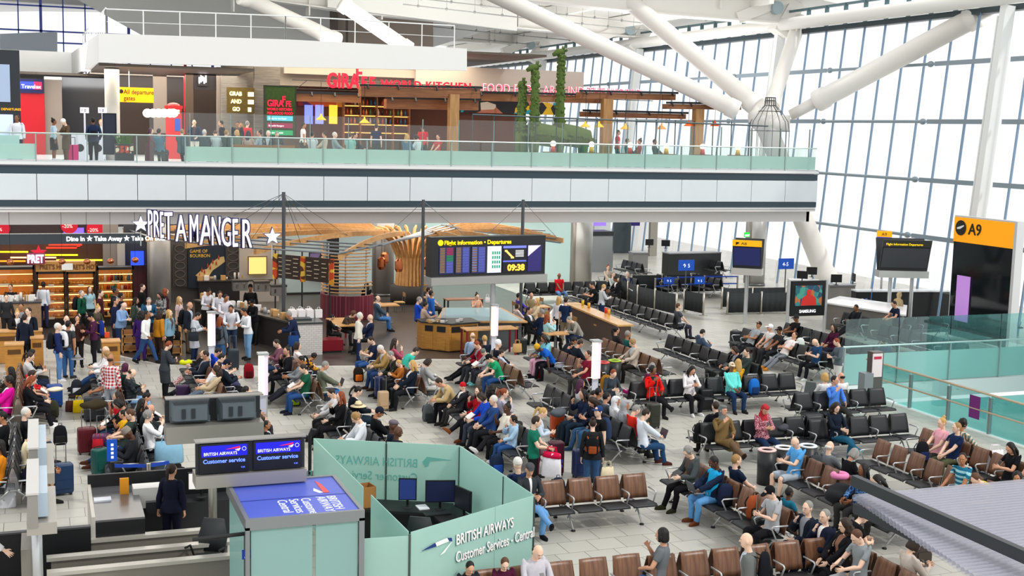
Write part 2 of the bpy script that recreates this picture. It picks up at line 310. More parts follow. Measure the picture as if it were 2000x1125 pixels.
# pose: hip height, lean back(-)/forward(+), extra upper-spine bend, head pitch(+down), head yaw, wrists L/R (x, forward, z), ankles L/R, knee spread
SEATP = .545
PO = dict(
    st=(.92, 0, 2, 3, 0, (.24, .02, .84), (-.24, .02, .84), (.11, -.02, .09), (-.11, .01, .09)),
    sp=(.92, 2, 6, 28, 0, (.07, .30, 1.14), (-.07, .31, 1.16), (.11, .02, .09), (-.12, -.04, .09)),
    sb=(.92, 0, 2, 5, 0, (.16, .22, 1.02), (-.06, .22, 1.46), (.11, .0, .09), (-.12, -.02, .09)),
    sh=(.92, 8, 10, 22, 0, (.16, .44, 1.08), (-.14, .42, 1.06), (.12, .03, .09), (-.12, -.05, .09)),
    wk=(.90, 4, 2, 4, 0, (.23, -.16, .88), (-.23, .2, .92), (.09, .34, .10), (-.09, -.36, .17)),
    pt=(.92, 6, 4, 6, 0, (.24, .02, .84), (-.2, .5, 1.02), (.11, .0, .09), (-.12, -.02, .09)),
    hc=(.92, 0, 4, 12, 25, (.1, .3, 1.05), (-.05, .34, 1.08), (.11, .0, .09), (-.12, -.02, .09)),
    si=(SEATP, -12, 6, 8, 0, (.09, .30, .66), (-.08, .31, .66), (.13, .44, .09), (-.13, .47, .09)),
    ph=(SEATP, -10, 14, 32, 0, (.07, .29, .83), (-.07, .30, .84), (.13, .44, .09), (-.14, .50, .09)),
    bk=(SEATP, -8, 16, 36, 0, (.14, .36, .72), (-.14, .36, .72), (.13, .42, .09), (-.13, .5, .09)),
    lp=(SEATP, -6, 12, 24, 0, (.10, .40, .69), (-.10, .40, .69), (.13, .44, .09), (-.13, .46, .09)),
    sl=(SEATP - .01, -28, 14, 22, 0, (.07, .22, .72), (-.07, .24, .73), (.11, .78, .09), (-.05, .82, .10)),
    rc=(SEATP - .01, -38, 6, -6, 8, (.09, .12, .75), (-.07, .14, .76), (.12, .74, .09), (-.12, .78, .09)),
    xl=(SEATP, -14, 10, 22, 0, (.08, .28, .76), (-.08, .30, .78), (.10, .46, .09), (.16, .68, .33)),
    ln=(SEATP, 24, 14, 24, 0, (.10, .52, .66), (-.06, .54, .66), (.14, .38, .09), (-.14, .42, .09)),
    ea=(SEATP, -8, 8, 8, 0, (.12, .30, .68), (-.05, .22, 1.03), (.13, .44, .09), (-.13, .48, .09)),
    ck=(SEATP, -10, 8, 4, 20, (.10, .28, .70), (-.08, .17, 1.00), (.10, .46, .09), (.16, .68, .33)),
    sc=(SEATP, -6, 8, 2, 52, (.16, .34, .66), (-.16, .34, .66), (.15, .42, .09), (-.15, .44, .09)),
    ki=(.30, 10, 14, 10, 0, (.12, .35, .45), (-.12, .36, .48), (.2, .45, .09), (-.2, .42, .09)),
    tl=(SEATP, 30, 22, 26, 0, (.34, .2, .40), (-.12, .4, .68), (.14, .42, .09), (-.14, .42, .09)),
    hs=(.80, -4, 8, 14, 0, (.12, .36, 1.02), (-.1, .38, 1.04), (.12, .26, .36), (-.12, .30, .36)),
)
def make_pose(code, scale=1., hy=None, jit=None):
    hz, lean, bend, hp, hyaw, wl, wr, al, ar = PO[code]
    if hy is not None: hyaw = hy
    if jit: lean += jit.uniform(-4, 4); hp += jit.uniform(-6, 6); hyaw += jit.uniform(-14, 14)
    f = lambda q: np.array([q[0], -q[1], q[2]])
    seated = hz < .6; k = 1.
    Rm = {}; P = {}; J = dict(zip(BN, [s[0] for s in SEG]))
    base = np.array([0, 0, hz]); rest0 = np.array([0, 0, .92])
    Rm['pelvis'] = rx(lean * .7); P['pelvis'] = base + Rm['pelvis'] @ (J['pelvis'] - rest0)
    Rm['spine'] = rx(lean); P['spine'] = P['pelvis'] + Rm['pelvis'] @ (J['spine'] - J['pelvis'])
    Rm['chest'] = rx(lean + bend); P['chest'] = P['spine'] + Rm['spine'] @ (J['chest'] - J['spine'])
    Rm['neck'] = rx(lean + bend + 4 + hp * .3) @ rzm(hyaw * .4); P['neck'] = P['chest'] + Rm['chest'] @ (J['neck'] - J['chest'])
    Rm['head'] = rzm(hyaw) @ rx(min(60, (lean * .35 if code == 'rc' else max(lean, 0) * .6) + bend * .3 + hp)); P['head'] = P['neck'] + Rm['neck'] @ (J['head'] - J['neck'])
    for sd, nm, wt, an in ((1, 'L', wl, al), (-1, 'R', wr, ar)):
        S0 = P['chest'] + Rm['chest'] @ (np.array(mx(_S, sd)) - J['chest']); ra = np.array(mx(_A, sd))
        T = f(wt)
        if jit: T = T + np.array([jit.uniform(-.02, .02), jit.uniform(-.03, .03), jit.uniform(-.015, .03)])
        E0, T = ik(S0, T, .285, .25, np.array([.75 * sd, .35, -.9]))
        R1 = between(Rm['chest'] @ ra, E0 - S0) @ Rm['chest']; R2 = between(R1 @ ra, T - E0) @ R1
        P['armU' + nm] = S0 + R1 @ (J['armU' + nm] - np.array(mx(_S, sd))); Rm['armU' + nm] = R1
        P['armF' + nm] = E0; Rm['armF' + nm] = R2; P['hand' + nm] = T; Rm['hand' + nm] = R2
        H0 = base + Rm['pelvis'] @ (np.array(mx(HIP, sd)) - rest0) if not seated else base + np.array([.09 * sd, 0, 0])
        A0 = f(an)
        if jit and seated: A0 = A0 + np.array([jit.uniform(-.03, .03), jit.uniform(-.06, .06), 0])
        pole = np.array([.28 * sd if seated else .1 * sd, -1, .9 if seated else .15])
        if code in ('xl', 'ck') and sd == -1: pole = np.array([-.1, -.6, 1.])
        K0, A0 = ik(H0, A0, .42, .412, pole)
        rl = np.array([.01 * sd, -.004, -.42]); R1 = between(rl, K0 - H0); R2 = between(R1 @ np.array([.004 * sd, .022, -.41]), A0 - K0) @ R1
        P['thigh' + nm] = H0; Rm['thigh' + nm] = R1; P['shin' + nm] = K0; Rm['shin' + nm] = R2
        tip = rx(-40 if A0[2] > .2 else 18 if (code == 'wk' and sd == -1) else -8 if A0[1] < -.65 else 0) if True else None
        Rm['foot' + nm] = rzm(9 * sd) @ tip; P['foot' + nm] = A0 + Rm['foot' + nm] @ (J['foot' + nm] - np.array(mx(ANK, sd)))
    return [(Rm[b], P[b], J[b]) for b in BN]
def skin(P0, W, pose):
    out = np.zeros_like(P0)
    for i, (R, P, J) in enumerate(pose):
        w = W[:, i]; k = w > 0
        if k.any(): out[k] += w[k, None] * ((P0[k] - J) @ R.T + P)
    return out
def figure(P, fem, fat, nar):
    P = P.copy(); z = P[:, 2]; tor = (np.abs(P[:, 0]) < .24) & (z > .7) & (z < 1.5)
    g = lambda c, s: np.exp(-((z - c) / s) ** 2)
    body = 1 - np.clip((np.abs(P[:, 0]) - .15) / .08, 0, 1)
    if fem:
        P[:, 0] *= 1 - .09 * g(1.4, .14) - .08 * g(1.1, .1) * body + .05 * g(.9, .1)
        for s in (1, -1): P[:, 1] -= .035 * np.exp(-((P[:, 0] - .075 * s) / .06) ** 2) * g(1.29, .07) * (P[:, 1] < .02)
    if fat:
        P[:, 1] -= fat * .09 * g(1.08, .15) * (P[:, 1] < .03) * body; P[:, 0] *= 1 + fat * .16 * g(1.05, .2) * body; P[:, 1] += fat * .02 * g(1.0, .2) * (P[:, 1] > .03) * body
    return P
PROTO = {}
def setup_people():
    co, tr = remesh(body_mb(), .0052, .05, 3)
    n0 = len(co); mi = [0] * len(tr); co = list(map(tuple, co)); tr = [tuple(t) for t in tr]
    def addm(b, m):
        o = len(co); co.extend(b.v); tr.extend([tuple(i + o for i in f) for f in b.f]); mi.extend([m] * len(b.f))
    for s in (1, -1):
        addm(MB().ell((.032 * s, -.0905, 1.648), (.0125, .008, .0075), 8, 6), 1); addm(MB().ell((.032 * s, -.0975, 1.648), (.0055, .003, .0058), 7, 5), 2)
        addm(MB().tube([(.017 * s, -.1015, 1.668), (.035 * s, -.0985, 1.672), (.052 * s, -.086, 1.667)], [.004, .0045, .0025], 6), 2)
    addm(MB().tube([(-.022, -.1, 1.583), (0, -.1065, 1.586), (.022, -.1, 1.583)], [.003, .0055, .003], 6), 3)
    co = np.array(co); T = np.array(tr[:n0 * 2 - 4] if 0 else [t for t, m in zip(tr, mi) if m == 0]); fn = np.cross(co[T[:, 1]] - co[T[:, 0]], co[T[:, 2]] - co[T[:, 0]]); vn = np.zeros_like(co)
    for i in range(3): np.add.at(vn, T[:, i], fn)
    vn /= np.linalg.norm(vn, axis=1, keepdims=True) + 1e-12; PROTO['_n'] = vn
    PROTO['body'] = (co, tr, mi)
    for k, (c, t) in wardrobe().items(): PROTO[k] = (c, [tuple(x) for x in t], None)
    for k in list(PROTO):
        if k != '_n': PROTO[k] = PROTO[k] + (weights(PROTO[k][0]),)
def under(P, top, bot):
    """the body keeps clear of the cloth over it"""
    z = P[:, 2]; x = np.abs(P[:, 0]); s = (P - np.c_[np.sign(P[:, 0] + 1e-9) * _S[0], np.full(len(P), _S[1]), np.full(len(P), _S[2])]); t = s[:, 0] * np.sign(P[:, 0] + 1e-9) * _A[0] + s[:, 2] * _A[2]
    arm = (x > .165) & (t > 0) & (z > .75) & (x > .165 + (1.4 - z) * .3); up = .15 if top in ('tee', 'dress') else .49
    m = (~arm & (z < 1.44) & (z > .8)) | (arm & (t < up)); lg = z < .95
    m |= lg & ~arm & (z > (.57 if bot == 'shorts' else .5 if bot == 'skirt' else .09)); m |= lg & ~arm & (z < .09)
    return P - PROTO['_n'] * (m * np.where(arm, .021, .015))[:, None]
SKIN = ['f0c8ae', 'd9a283', 'b57a55', '8a5737', '56341f']
def skinmat(i):
    k = ('skin', i)
    if k not in _M:
        m, n, l, b = nodes_mat('skin'); b.inputs['Base Color'].default_value = (*lin(SKIN[i]), 1); b.inputs['Roughness'].default_value = .55
        b.inputs['Subsurface Weight'].default_value = 0; _M[k] = m
    return _M[k]
def cloth(spec):
    """colour or pattern: 'c33' plain, 's:fff,c33,40' stripes, 'p:c33,fff' plaid, 'n:123,9ab' mottled print"""
    k = ('cloth', spec)
    if k in _M: return _M[k]
    if ':' not in spec: m = mat(spec, .85, 0, 0, .12, 14., .15); _M[k] = m; return m
    m, n, l, b = nodes_mat('cloth'); b.inputs['Roughness'].default_value = .85; b.inputs['Specular IOR Level'].default_value = .15
    t, a = spec.split(':'); a = a.split(','); at = n.new('ShaderNodeAttribute'); at.attribute_name = 'rest'
    mix = n.new('ShaderNodeMix'); mix.data_type = 'RGBA'; mix.inputs[6].default_value = (*lin(a[0]), 1); mix.inputs[7].default_value = (*lin(a[1]), 1)
    if t == 'n':
        z = n.new('ShaderNodeTexNoise'); z.inputs['Scale'].default_value = float(a[2]) if len(a) > 2 else 22; l.new(at.outputs['Vector'], z.inputs['Vector'])
        q = n.new('ShaderNodeMapRange'); q.inputs[1].default_value = .47; q.inputs[2].default_value = .53; l.new(z.outputs['Fac'], q.inputs[0]); l.new(q.outputs[0], mix.inputs[0])
    else:
        sp = n.new('ShaderNodeSeparateXYZ'); l.new(at.outputs['Vector'], sp.inputs[0])
        def wave(out, f):
            w = n.new('ShaderNodeMath'); w.operation = 'MULTIPLY'; w.inputs[1].default_value = f; l.new(out, w.inputs[0]); s_ = n.new('ShaderNodeMath'); s_.operation = 'SINE'; l.new(w.outputs[0], s_.inputs[0])
            q = n.new('ShaderNodeMath'); q.operation = 'GREATER_THAN'; q.inputs[1].default_value = .1; l.new(s_.outputs[0], q.inputs[0]); return q.outputs[0]
        if t == 'o':
            f = lambda op, a_, b_: (lambda q: ([l.new(w, q.inputs[i]) if not isinstance(w, float) else setattr(q.inputs[i], 'default_value', w) for i, w in enumerate((a_, b_))], setattr(q, 'operation', op), q.outputs[0])[2])(n.new('ShaderNodeMath'))
            wd_ = float(a[2]) if len(a) > 2 else .2; lim = f('MULTIPLY', f('SUBTRACT', sp.outputs['Z'], .98 if wd_ < .25 else .6), wd_); k1 = f('LESS_THAN', f('ABSOLUTE', sp.outputs['X'], 0.), lim); l.new(f('MULTIPLY', k1, f('LESS_THAN', sp.outputs['Y'], -.02)), mix.inputs[0])
        if t == 's': l.new(wave(sp.outputs['Z'], float(a[2]) if len(a) > 2 else 90), mix.inputs[0])
        if t == 'v': l.new(wave(sp.outputs['X'], float(a[2]) if len(a) > 2 else 90), mix.inputs[0])
        if t == 'p':
            q = n.new('ShaderNodeMath'); q.operation = 'ADD'; l.new(wave(sp.outputs['Z'], 75), q.inputs[0]); l.new(wave(sp.outputs['X'], 75), q.inputs[1])
            h = n.new('ShaderNodeMath'); h.operation = 'MULTIPLY'; h.inputs[1].default_value = .5; l.new(q.outputs[0], h.inputs[0]); l.new(h.outputs[0], mix.inputs[0])
    l.new(mix.outputs[2], b.inputs['Base Color']); _M[k] = m; return m
HAIRC = dict(k='14110f', d='2e1f17', b='5a3a24', g='8e8c88', w='d9d6cf', y='c79f5e', r='8a3f1c', p='4a1838', e='a07c4c')
def mesh_piece(name, key, pose, fem, fat, mats, parent, M, pat=False, cov=None):
    P0, tr, mi, W = PROTO[key]
    if cov: P0 = under(P0, *cov)
    Q = skin(figure(P0, fem, fat, 0), W, pose) @ M[0].T + M[1]
    me = bpy.data.meshes.new(name); me.from_pydata(Q.tolist(), [], tr)
    for m in mats: me.materials.append(m)
    if mi: me.polygons.foreach_set('material_index', mi)
    me.polygons.foreach_set('use_smooth', [True] * len(me.polygons))
    if pat: a = me.attributes.new('rest', 'FLOAT_VECTOR', 'POINT'); a.data.foreach_set('vector', P0.ravel())
    return link(name, me, parent)
GNAME = dict(tee='t_shirt', shirt='long_sleeved_top', jacket='jacket', hoodie='hooded_top', coat='coat', dress='dress', trousers='trousers', shorts='shorts', skirt='skirt', shoeL='shoe', shoeR='shoe',
             cap='cap', beanie='beanie', flatcap='flat_cap', hijab='headscarf', kufi='cap')
def person(loc, rz, code, label, skin_i=0, top='shirt', topc='222', bot='trousers', botc='235', shoe='222', hair='short', hairc='d', fem=0, fat=0., h=1.75, seed=0, hyaw=None, cat='person', group=None, hat=None):
    jit = random.Random(seed * 7 + 13); pose = make_pose(code, hy=hyaw, jit=jit); k = h / 1.76
    M = (np.eye(3) * (k if code in ('st', 'sp', 'sb', 'sh', 'wk', 'pt', 'hc', 'hs') else 1.) if True else 0, np.zeros(3))
    if code not in ('st', 'sp', 'sb', 'sh', 'wk', 'pt', 'hc', 'hs') and h < 1.6: M = (np.eye(3) * max(.75, h / 1.7), np.array([0, 0, (1 - max(.75, h / 1.7)) * .44]))
    hm = mat(HAIRC.get(hairc, hairc), .6, 0, 0, .2, 30.)
    o = mesh_piece('person', 'body', pose, fem, fat, [skinmat(skin_i), mat('eeeae4', .3), mat('1a1210', .4), mat('9c5a4c' if skin_i < 3 else '5a2f28', .5)], None, M, cov=(top, bot))
    tag(o, label, cat, group); o.location = loc; o.rotation_euler = (0, 0, rz)
    C = lambda key, c: mesh_piece(GNAME.get(key, 'hair'), key, pose, fem, fat, [cloth(c)], o, M, ':' in c)
    C(bot, botc); C(top, topc); C('shoeL', shoe); C('shoeR', shoe)
    if hair and hair != 'bald':
        if hair in GNAME: C(hair, hairc if len(hairc) > 1 else HAIRC[hairc])
        else: mesh_piece('hair', hair, pose, fem, fat, [hm], o, M)
    if hat: C(hat[0], hat[1])
    hand = (pose[BN.index('handL')][1] + pose[BN.index('handR')][1]) / 2 @ M[0].T + M[1]; head = M[0] @ (pose[4][1] + pose[4][0] @ np.array([0, -.02, .08])) + M[1]
    return o, hand, head
# ---------------------------------------------------------------- the hall itself
FZ = 6.18                                     # upper floor level
def tiles(c1, c2, mortar, s=.6, shift=(.42, .33)):
    m, n, l, b = nodes_mat('stone tiles'); t = n.new('ShaderNodeTexCoord'); p = n.new('ShaderNodeMapping'); p.inputs['Location'].default_value = (-shift[0], -shift[1], 0)
    l.new(t.outputs['Object'], p.inputs[0]); k = n.new('ShaderNodeTexBrick'); k.offset = .5
    for i, c in enumerate((c1, c2, mortar)): k.inputs[i + 1].default_value = (*lin(c), 1)
    k.inputs['Scale'].default_value = 1; k.inputs['Brick Width'].default_value = s; k.inputs['Row Height'].default_value = s; k.inputs['Mortar Size'].default_value = .0065; k.inputs['Mortar Smooth'].default_value = .1
    l.new(p.outputs[0], k.inputs['Vector']); l.new(k.outputs[0], b.inputs['Base Color']); b.inputs['Roughness'].default_value = .32; b.inputs['Specular IOR Level'].default_value = .45
    z = n.new('ShaderNodeTexNoise'); z.inputs['Scale'].default_value = .35; l.new(t.outputs['Object'], z.inputs['Vector'])
    q = n.new('ShaderNodeMapRange'); q.inputs[3].default_value = .22; q.inputs[4].default_value = .42; l.new(z.outputs['Fac'], q.inputs[0]); l.new(q.outputs[0], b.inputs['Roughness']); return m
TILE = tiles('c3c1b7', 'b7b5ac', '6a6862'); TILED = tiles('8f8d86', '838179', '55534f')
b = MB(); b.box(-14, 8, -.35, 23.68, 112, 0); b.box(23.68, 32.85, -.35, 44, 112, 0); struct(b.build('floor', TILE))
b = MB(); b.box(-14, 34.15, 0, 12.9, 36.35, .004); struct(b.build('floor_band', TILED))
pl = [atz(x, y) for x, y in ((-60, 660), (150, 668), (240, 697), (314, 713), (560, 716), (735, 715), (830, 702), (940, 703), (985, 690), (1050, 640), (1085, 600))]
poly = [(p.x, p.y) for p in pl] + [(21.5, 60), (-10, 60)]
b = MB(); b.prism(poly, 0, .006); struct(b.build('floor_cafe', brick('4a443f', '413b37', '35302c', 1.6, 1.5, .22, .006, .3)))
b = MB()
for p, q in zip(pl[:-1], pl[1:]): b.bar((p.x, p.y, .006), (q.x, q.y, .006), .09, .012)
struct(b.build('trim_floor_edge', mat('d9d8d2', .4)))
# void by the lifts, lower storey glass on its far side
TEAL = glass('9fe0da', .8, .14, .03, .55); TEALC = glass('bfeee8', .75, .14)
b = MB(); b.box(23.68, 32.72, -.5, 36, 32.86, .02); b.box(23.6, 12, -.5, 23.74, 32.86, .02); struct(b.build('trim_void_edge', mat('e6e8e6', .4)))
b = MB(); b.box(23.75, 32.66, -4.4, 36, 32.72, -.62); struct(b.build('wall_void', mat('a6e2dd', .2)))
b = MB(); b.box(23.75, 14, -4.5, 36, 32.6, -4.4); struct(b.build('floor_lower', mat('7cc9c5', .3)))
# upper floor slab, fascia, bulkhead
b = MB(); b.box(-14, 49.45, 5.0, 33.57, 90, FZ); struct(b.build('floor_upper', mat('c7cbd6', .25, 0, 0, .05, 3)))
b = MB(); b.box(-14, 49.18, FZ - .02, 33.57, 49.5, FZ + .09); b.box(-14, 49.3, 4.5, 33.57, 49.6, 4.62); struct(b.build('trim_balcony_edge', mat('e9ebeb', .4)))
b = MB(); b.box(-14, 49.26, 5.84, 33.57, 49.45, 6.1); b.box(-14, 49.26, 4.62, 33.57, 49.45, 4.86); struct(b.build('trim_balcony_bands', mat('344650', .4)))
pan = MB()
for i in range(-8, 19):
    x = -.075 + 1.774 * i; pan.box(x + .012, 49.24, 4.87, min(x + 1.762, 33.57), 49.45, 5.83)
struct(pan.build('wall_balcony_front', mat('dce4e9', .35, 0, 0, .03, 2)))
b = MB(); b.box(-14, 49.75, 3.92, 33.57, 49.9, 4.6); b.box(33.4, 49.75, 3.92, 33.55, 62, 6.1); b.box(-14, 49.3, 4.42, 33.57, 62, 4.52); struct(b.build('wall_bulkhead', mat('e2dfde', .35)))
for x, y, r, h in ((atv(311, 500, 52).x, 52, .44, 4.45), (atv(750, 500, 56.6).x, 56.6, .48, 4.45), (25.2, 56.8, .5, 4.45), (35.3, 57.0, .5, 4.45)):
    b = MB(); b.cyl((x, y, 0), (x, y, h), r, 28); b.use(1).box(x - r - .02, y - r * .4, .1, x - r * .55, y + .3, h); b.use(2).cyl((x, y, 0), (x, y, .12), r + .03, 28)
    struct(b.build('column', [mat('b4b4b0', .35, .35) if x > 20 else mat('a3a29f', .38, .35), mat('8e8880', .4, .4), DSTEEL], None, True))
# facade: leaning glazing u = 37.04 + .0888 z
fu = lambda z, d=0.: 37.04 + .0888 * z + d
b = MB(); b.quad((fu(0), 40.5, 0), (fu(0), 112, 0), (fu(13.4), 112, 13.4), (fu(13.4), 38, 13.4)); b.quad((fu(0, .02), 112, 0), (fu(0, .02), 40.5, 0), (fu(13.4, .02), 38, 13.4), (fu(13.4, .02), 112, 13.4))
w1 = struct(b.build('window_1', glass('f6fafd', 1., .03)))
mb_ = MB()
for i in range(-6, 38):
    v = 49.5 + 1.62 * i; mb_.bar((fu(0), v, 0), (fu(13.35), v, 13.35), .05, .1, (1, 0, 0))
    if i % 10 in (3, 7): mb_.bar((fu(0, -.25), v - .35, 0), (fu(13.3, -.25), v - .35, 13.3), .03, .05, (1, 0, 0))
o = struct(mb_.build('mullions', mat('7f9ab4', .4, .3))); o.parent = w1
b = MB()
for z in (3.53, 6.04, 8.64, 11.2):
    for pv in (42.3, 59.4, 76.5, 93.6):
        b.bar((fu(z, -.5), pv - 4.6, z), (fu(z, -.5), pv - .5, z), .06, .2); b.bar((fu(z, -.5), pv + .5, z), (fu(z, -.5), pv + 4.2, z), .06, .2)
        for q in (pv - 4.9, pv + 4.5): b.ell((fu(z, -.5), q, z), (.12, .2, .14), 8, 6)
        b.cyl((fu(z, -.5), pv + 4.3, z), (fu(z, -.5), pv + 12.4, z), .07, 8)
o = struct(b.build('wind_rods', mat('93a3ad', .4, .4))); o.parent = w1
for pv in (42.3, 59.4, 76.5, 93.6):
    b = MB(); b.bar((fu(.2, -.6), pv, .2), (fu(13.4, -.6), pv, 13.4), .34, .5, (1, 0, 0)); b.use(0).bar((fu(0, -.75), pv + .32, 0), (fu(13, -.75), pv + .32, 13), .06, .1, (1, 0, 0))
    struct(b.build('column', mat('eef0ee', .45)))
b = MB(); b.box(fu(13.4) - .25, 40, 13.25, fu(13.4) + .2, 112, 13.5); struct(b.build('trim_facade_head', mat('3d4a50', .4)))
b = MB()
for i in range(44):
    v = 44 + 1.62 * i
    if any(abs(v - q) < 2.2 for q in (42.3, 59.4, 76.5, 93.6)): continue
    b.box(fu(13.4) - .55, v, 13.45, fu(13.4) - .35, v + .1, 14.5); b.box(fu(13.4) - .5, v + .3, 13.6, fu(13.4) - .3, v + .42, 13.8)
b.box(fu(13.4) - .5, 44, 13.5, fu(13.4) - .38, 112, 13.62); b.box(fu(13.4) - .5, 44, 14.4, fu(13.4) - .38, 112, 14.52); struct(b.build('trim_clerestory_brackets', mat('5f7a80', .45, .2)))
b = MB(); b.tube([(fu(13.4, -.9), 40, 13.75), (fu(13.4, -.9), 112, 13.75)], .32, 14); struct(b.build('roof_edge_beam', mat('f1efe9', .45), None, True))
# roof: shell, girders, struts
RP = [(40, 14.75), (37, 15.2), (30, 15.9), (20, 16.7), (10, 17.0), (0, 16.6), (-14, 15.6)]
b = MB(); b.rings([[(u, 57, z), (u, 112, z), (u, 112, z + .3), (u, 57, z + .3)] for u, z in RP]); struct(b.build('roof', mat('f3f1ec', .6, 0, 0, .03, .5)))
CREAM = mat('f2efe8', .5)
for gv in (59.2, 77, 95):
    k = (gv - 59.2) * .02; prof = [(37.9, 13.85 + k), (30.5, 13.95 + k), (27, 14.1 + k), (19.3, 14.35 + k), (10, 15.1 + k), (-14, 15.2 + k)]
    b = MB(); b.rings([[(u, gv - .3, z), (u, gv + .3, z), (u, gv + .3, z + 1.5), (u, gv - .3, z + 1.5)] for u, z in prof])
    b.rings([[(u, gv - .55, z - .06), (u, gv + .55, z - .06), (u, gv + .55, z + .03), (u, gv - .55, z + .03)] for u, z in prof])
    for u in (33.5, 29, 24.5, 20, 15.5, 11): b.box(u - .04, gv - .52, 14.4, u + .04, gv + .52, 16.2)
    struct(b.build('roof_girder', CREAM))
    b = MB(); b.lathe([(0, -.18), (.34, -.18), (.34, .18), (0, .18)], n=20); b.xf(Matrix.Translation((36.9, gv - .45, 14.6)) @ Matrix.Rotation(R_(90), 4, 'X')); struct(b.build('trim_pin_joint', mat('a9bcc2', .4)))
    b = MB(); b.bar((34.6, gv - .2, 13.95), (37.9, gv - .2, 15.3), .5, .6); b.bar((37.3, gv, 13.3), (38.3, gv, 15), .8, .9); struct(b.build('roof_node', CREAM))
b = MB()
for u in (35.5, 31, 26.5, 22, 17.5, 13, 8.5):
    z = np.interp(-u, [-q for q, _ in RP], [w for _, w in RP]) - .75; b.box(u - .14, 57, z, u + .14, 112, z + .7)
struct(b.build('roof_purlins', CREAM))
b = MB()
for v, du in ((62, 0), (66, 1.5), (70, .5), (81, 0), (86, 2)):
    pts = [(35.5 - du, v, 14.05), (28 - du, v, 14.35), (20 - du, v, 14.75)]; b.tube(pts, .035, 6)
    for t in range(9): u = 34.5 - du - t * 1.7; z = 14.05 + (35.5 - du - u) * .045; b.ell((u, v, z), (.09, .09, .09), 6, 4); b.cyl((u, v, z), (u, v, z + 1.2), .012, 4)
struct(b.build('trim_sprinkler_pipe', mat('8f8f8c', .4, .5)))
N = Vector((33.1, 53.5, 8.76))
def strut(p, q, r, name='roof_strut', t0=0., t1=0.):
    p = Vector(p); q = Vector(q); L = (q - p).length; b = MB(); a = p.lerp(q, t0); c = p.lerp(q, 1 - t1); d = (q - p).normalized()
    b.tube([a, a + d * .02, a + d * .5, a + d * .52, c - d * .52, c - d * .5, c - d * .02, c], [r * 1.12, r * 1.14, r * 1.14, r, r, r * 1.14, r * 1.14, r * 1.12], 24)
    if t0: b.bar(p, a, .22, .5)
    if t1: b.bar(c, q, .22, .5)
    return struct(b.build(name, CREAM, None, True))
strut(atv(1440, 216, 53.6), atv(930, -28, 58), .41); strut(atv(1478, 208, 53.6), atv(1195, -25, 60), .44)
strut(N + Vector((.3, 0, 0)), atv(1562, 40, 58.9), .36, t0=.1); strut(atv(1545, 225, 53.2), atv(1990, -12, 43.5), .46, t0=.13, t1=.16)
strut(atu(1617, 549, 36.4), N, .5)
b = MB(); b.ell(N, (.75, .5, .7), 16, 10); b.box(N.x - .1, N.y - .6, N.z - .7, N.x + 1.2, N.y + .4, N.z + .1); struct(b.build('roof_node', CREAM, None, True))
# far gable window and walls behind the upper shops
b = MB(); b.box(-14, 92, 6.2, 11, 92.05, 17); w2 = struct(b.build('window_2', glass('dfeaf5', .9, .05)))
b = MB()
for i in range(17): u = -11 + i * 1.42; b.box(u - (.09 if i % 4 == 0 else .04), 91.9, 6.2, u + (.09 if i % 4 == 0 else .04), 92.1, 17)
for z in (8.6, 10.2, 11.4, 13.0, 13.75, 15.4): b.box(-14, 91.9, z - .05, 11, 92.1, z + .05)
o = struct(b.build('mullions', mat('3f4fa8', .4, .2))); o.parent = w2
def vpoly(pts, v, t=.2): b = MB(); b.plate([atv(x, y, v) for x, y in pts], (0, t, 0)); return b
struct(vpoly([(0, 66), (112, 62), (112, 108), (0, 112)], 88).build('trim_gable_screen', mat('b8c3cf', .5)))
struct(vpoly([(118, -20), (950, -40), (950, 60), (820, 100), (470, 88), (300, 80)], 84, .4).build('wall_roof_back', mat('dfe0dd', .5, 0, 0, .03, .4)))
struct(vpoly([(640, -20), (1010, -20), (1010, 60), (640, 14)], 76, .4).build('roof_fairing', mat('e9e8e2', .5)))
struct(vpoly([(646, 8), (846, 40), (846, 96), (646, 82)], 80, .3).build('wall_plant_room', mat('8d8075', .6, 0, 0, .1, .8)))
b = vpoly([(646, 9), (660, 11), (660, 84), (646, 84)], 79.5); b.plate([atv(x, y, 79.5) for x, y in ((676, 14), (680, 14), (680, 85), (676, 85))], (0, .1, 0)); struct(b.build('trim_plant_room', mat('4d453f', .6)))
strut(atv(470, -8, 70), atv(660, 80, 72), .42); strut(atv(665, 5, 71), atv(800, 98, 71), .42)
# soft white canopy roof over the upper shops, with its railings
CANB = [atv(193, 122, 54), atv(560, 131, 54), atv(912, 138, 54)]; CANT = [atv(193, 65, 54), atv(560, 77, 54), atv(912, 95, 54)]
cx = CANB[0].x
b = MB(); b.plate([CANB[0], CANB[1], CANB[2], CANT[2], CANT[1], CANT[0]], (0, .25, 0)); b.quad(*[Vector(p) + Vector((0, .1, 0)) for p in (CANT[0], CANT[2])], CANT[2] + Vector((0, 9, 0)), CANT[0] + Vector((0, 18, 0)))
LB = atv(110, 152, 72); b.plate([CANB[0], CANT[0], Vector((cx - .6, 72, CANT[0].z + .05)), Vector((cx - .6, 72, CANB[0].z))], (.25, .1, 0))
b.box(-14, 72, CANB[0].z - .1, cx - .5, 72.3, CANT[0].z + .1)
struct(b.build('wall_canopy_front', mat('e9e9e6', .55, 0, 0, .02, .6)))
b = MB(); b.box(cx, 54.1, 10.02, 8.6, 66, 10.14); b.box(8.6, 54.3, 11.2, 22, 66, 11.3); b.box(-14, 66, 9.98, 15.3, 84, 10.1); struct(b.build('ceiling_upper', brick('5c5044', '51473d', '3a322b', 1, 6, .14, .012, .6)))
b = MB()
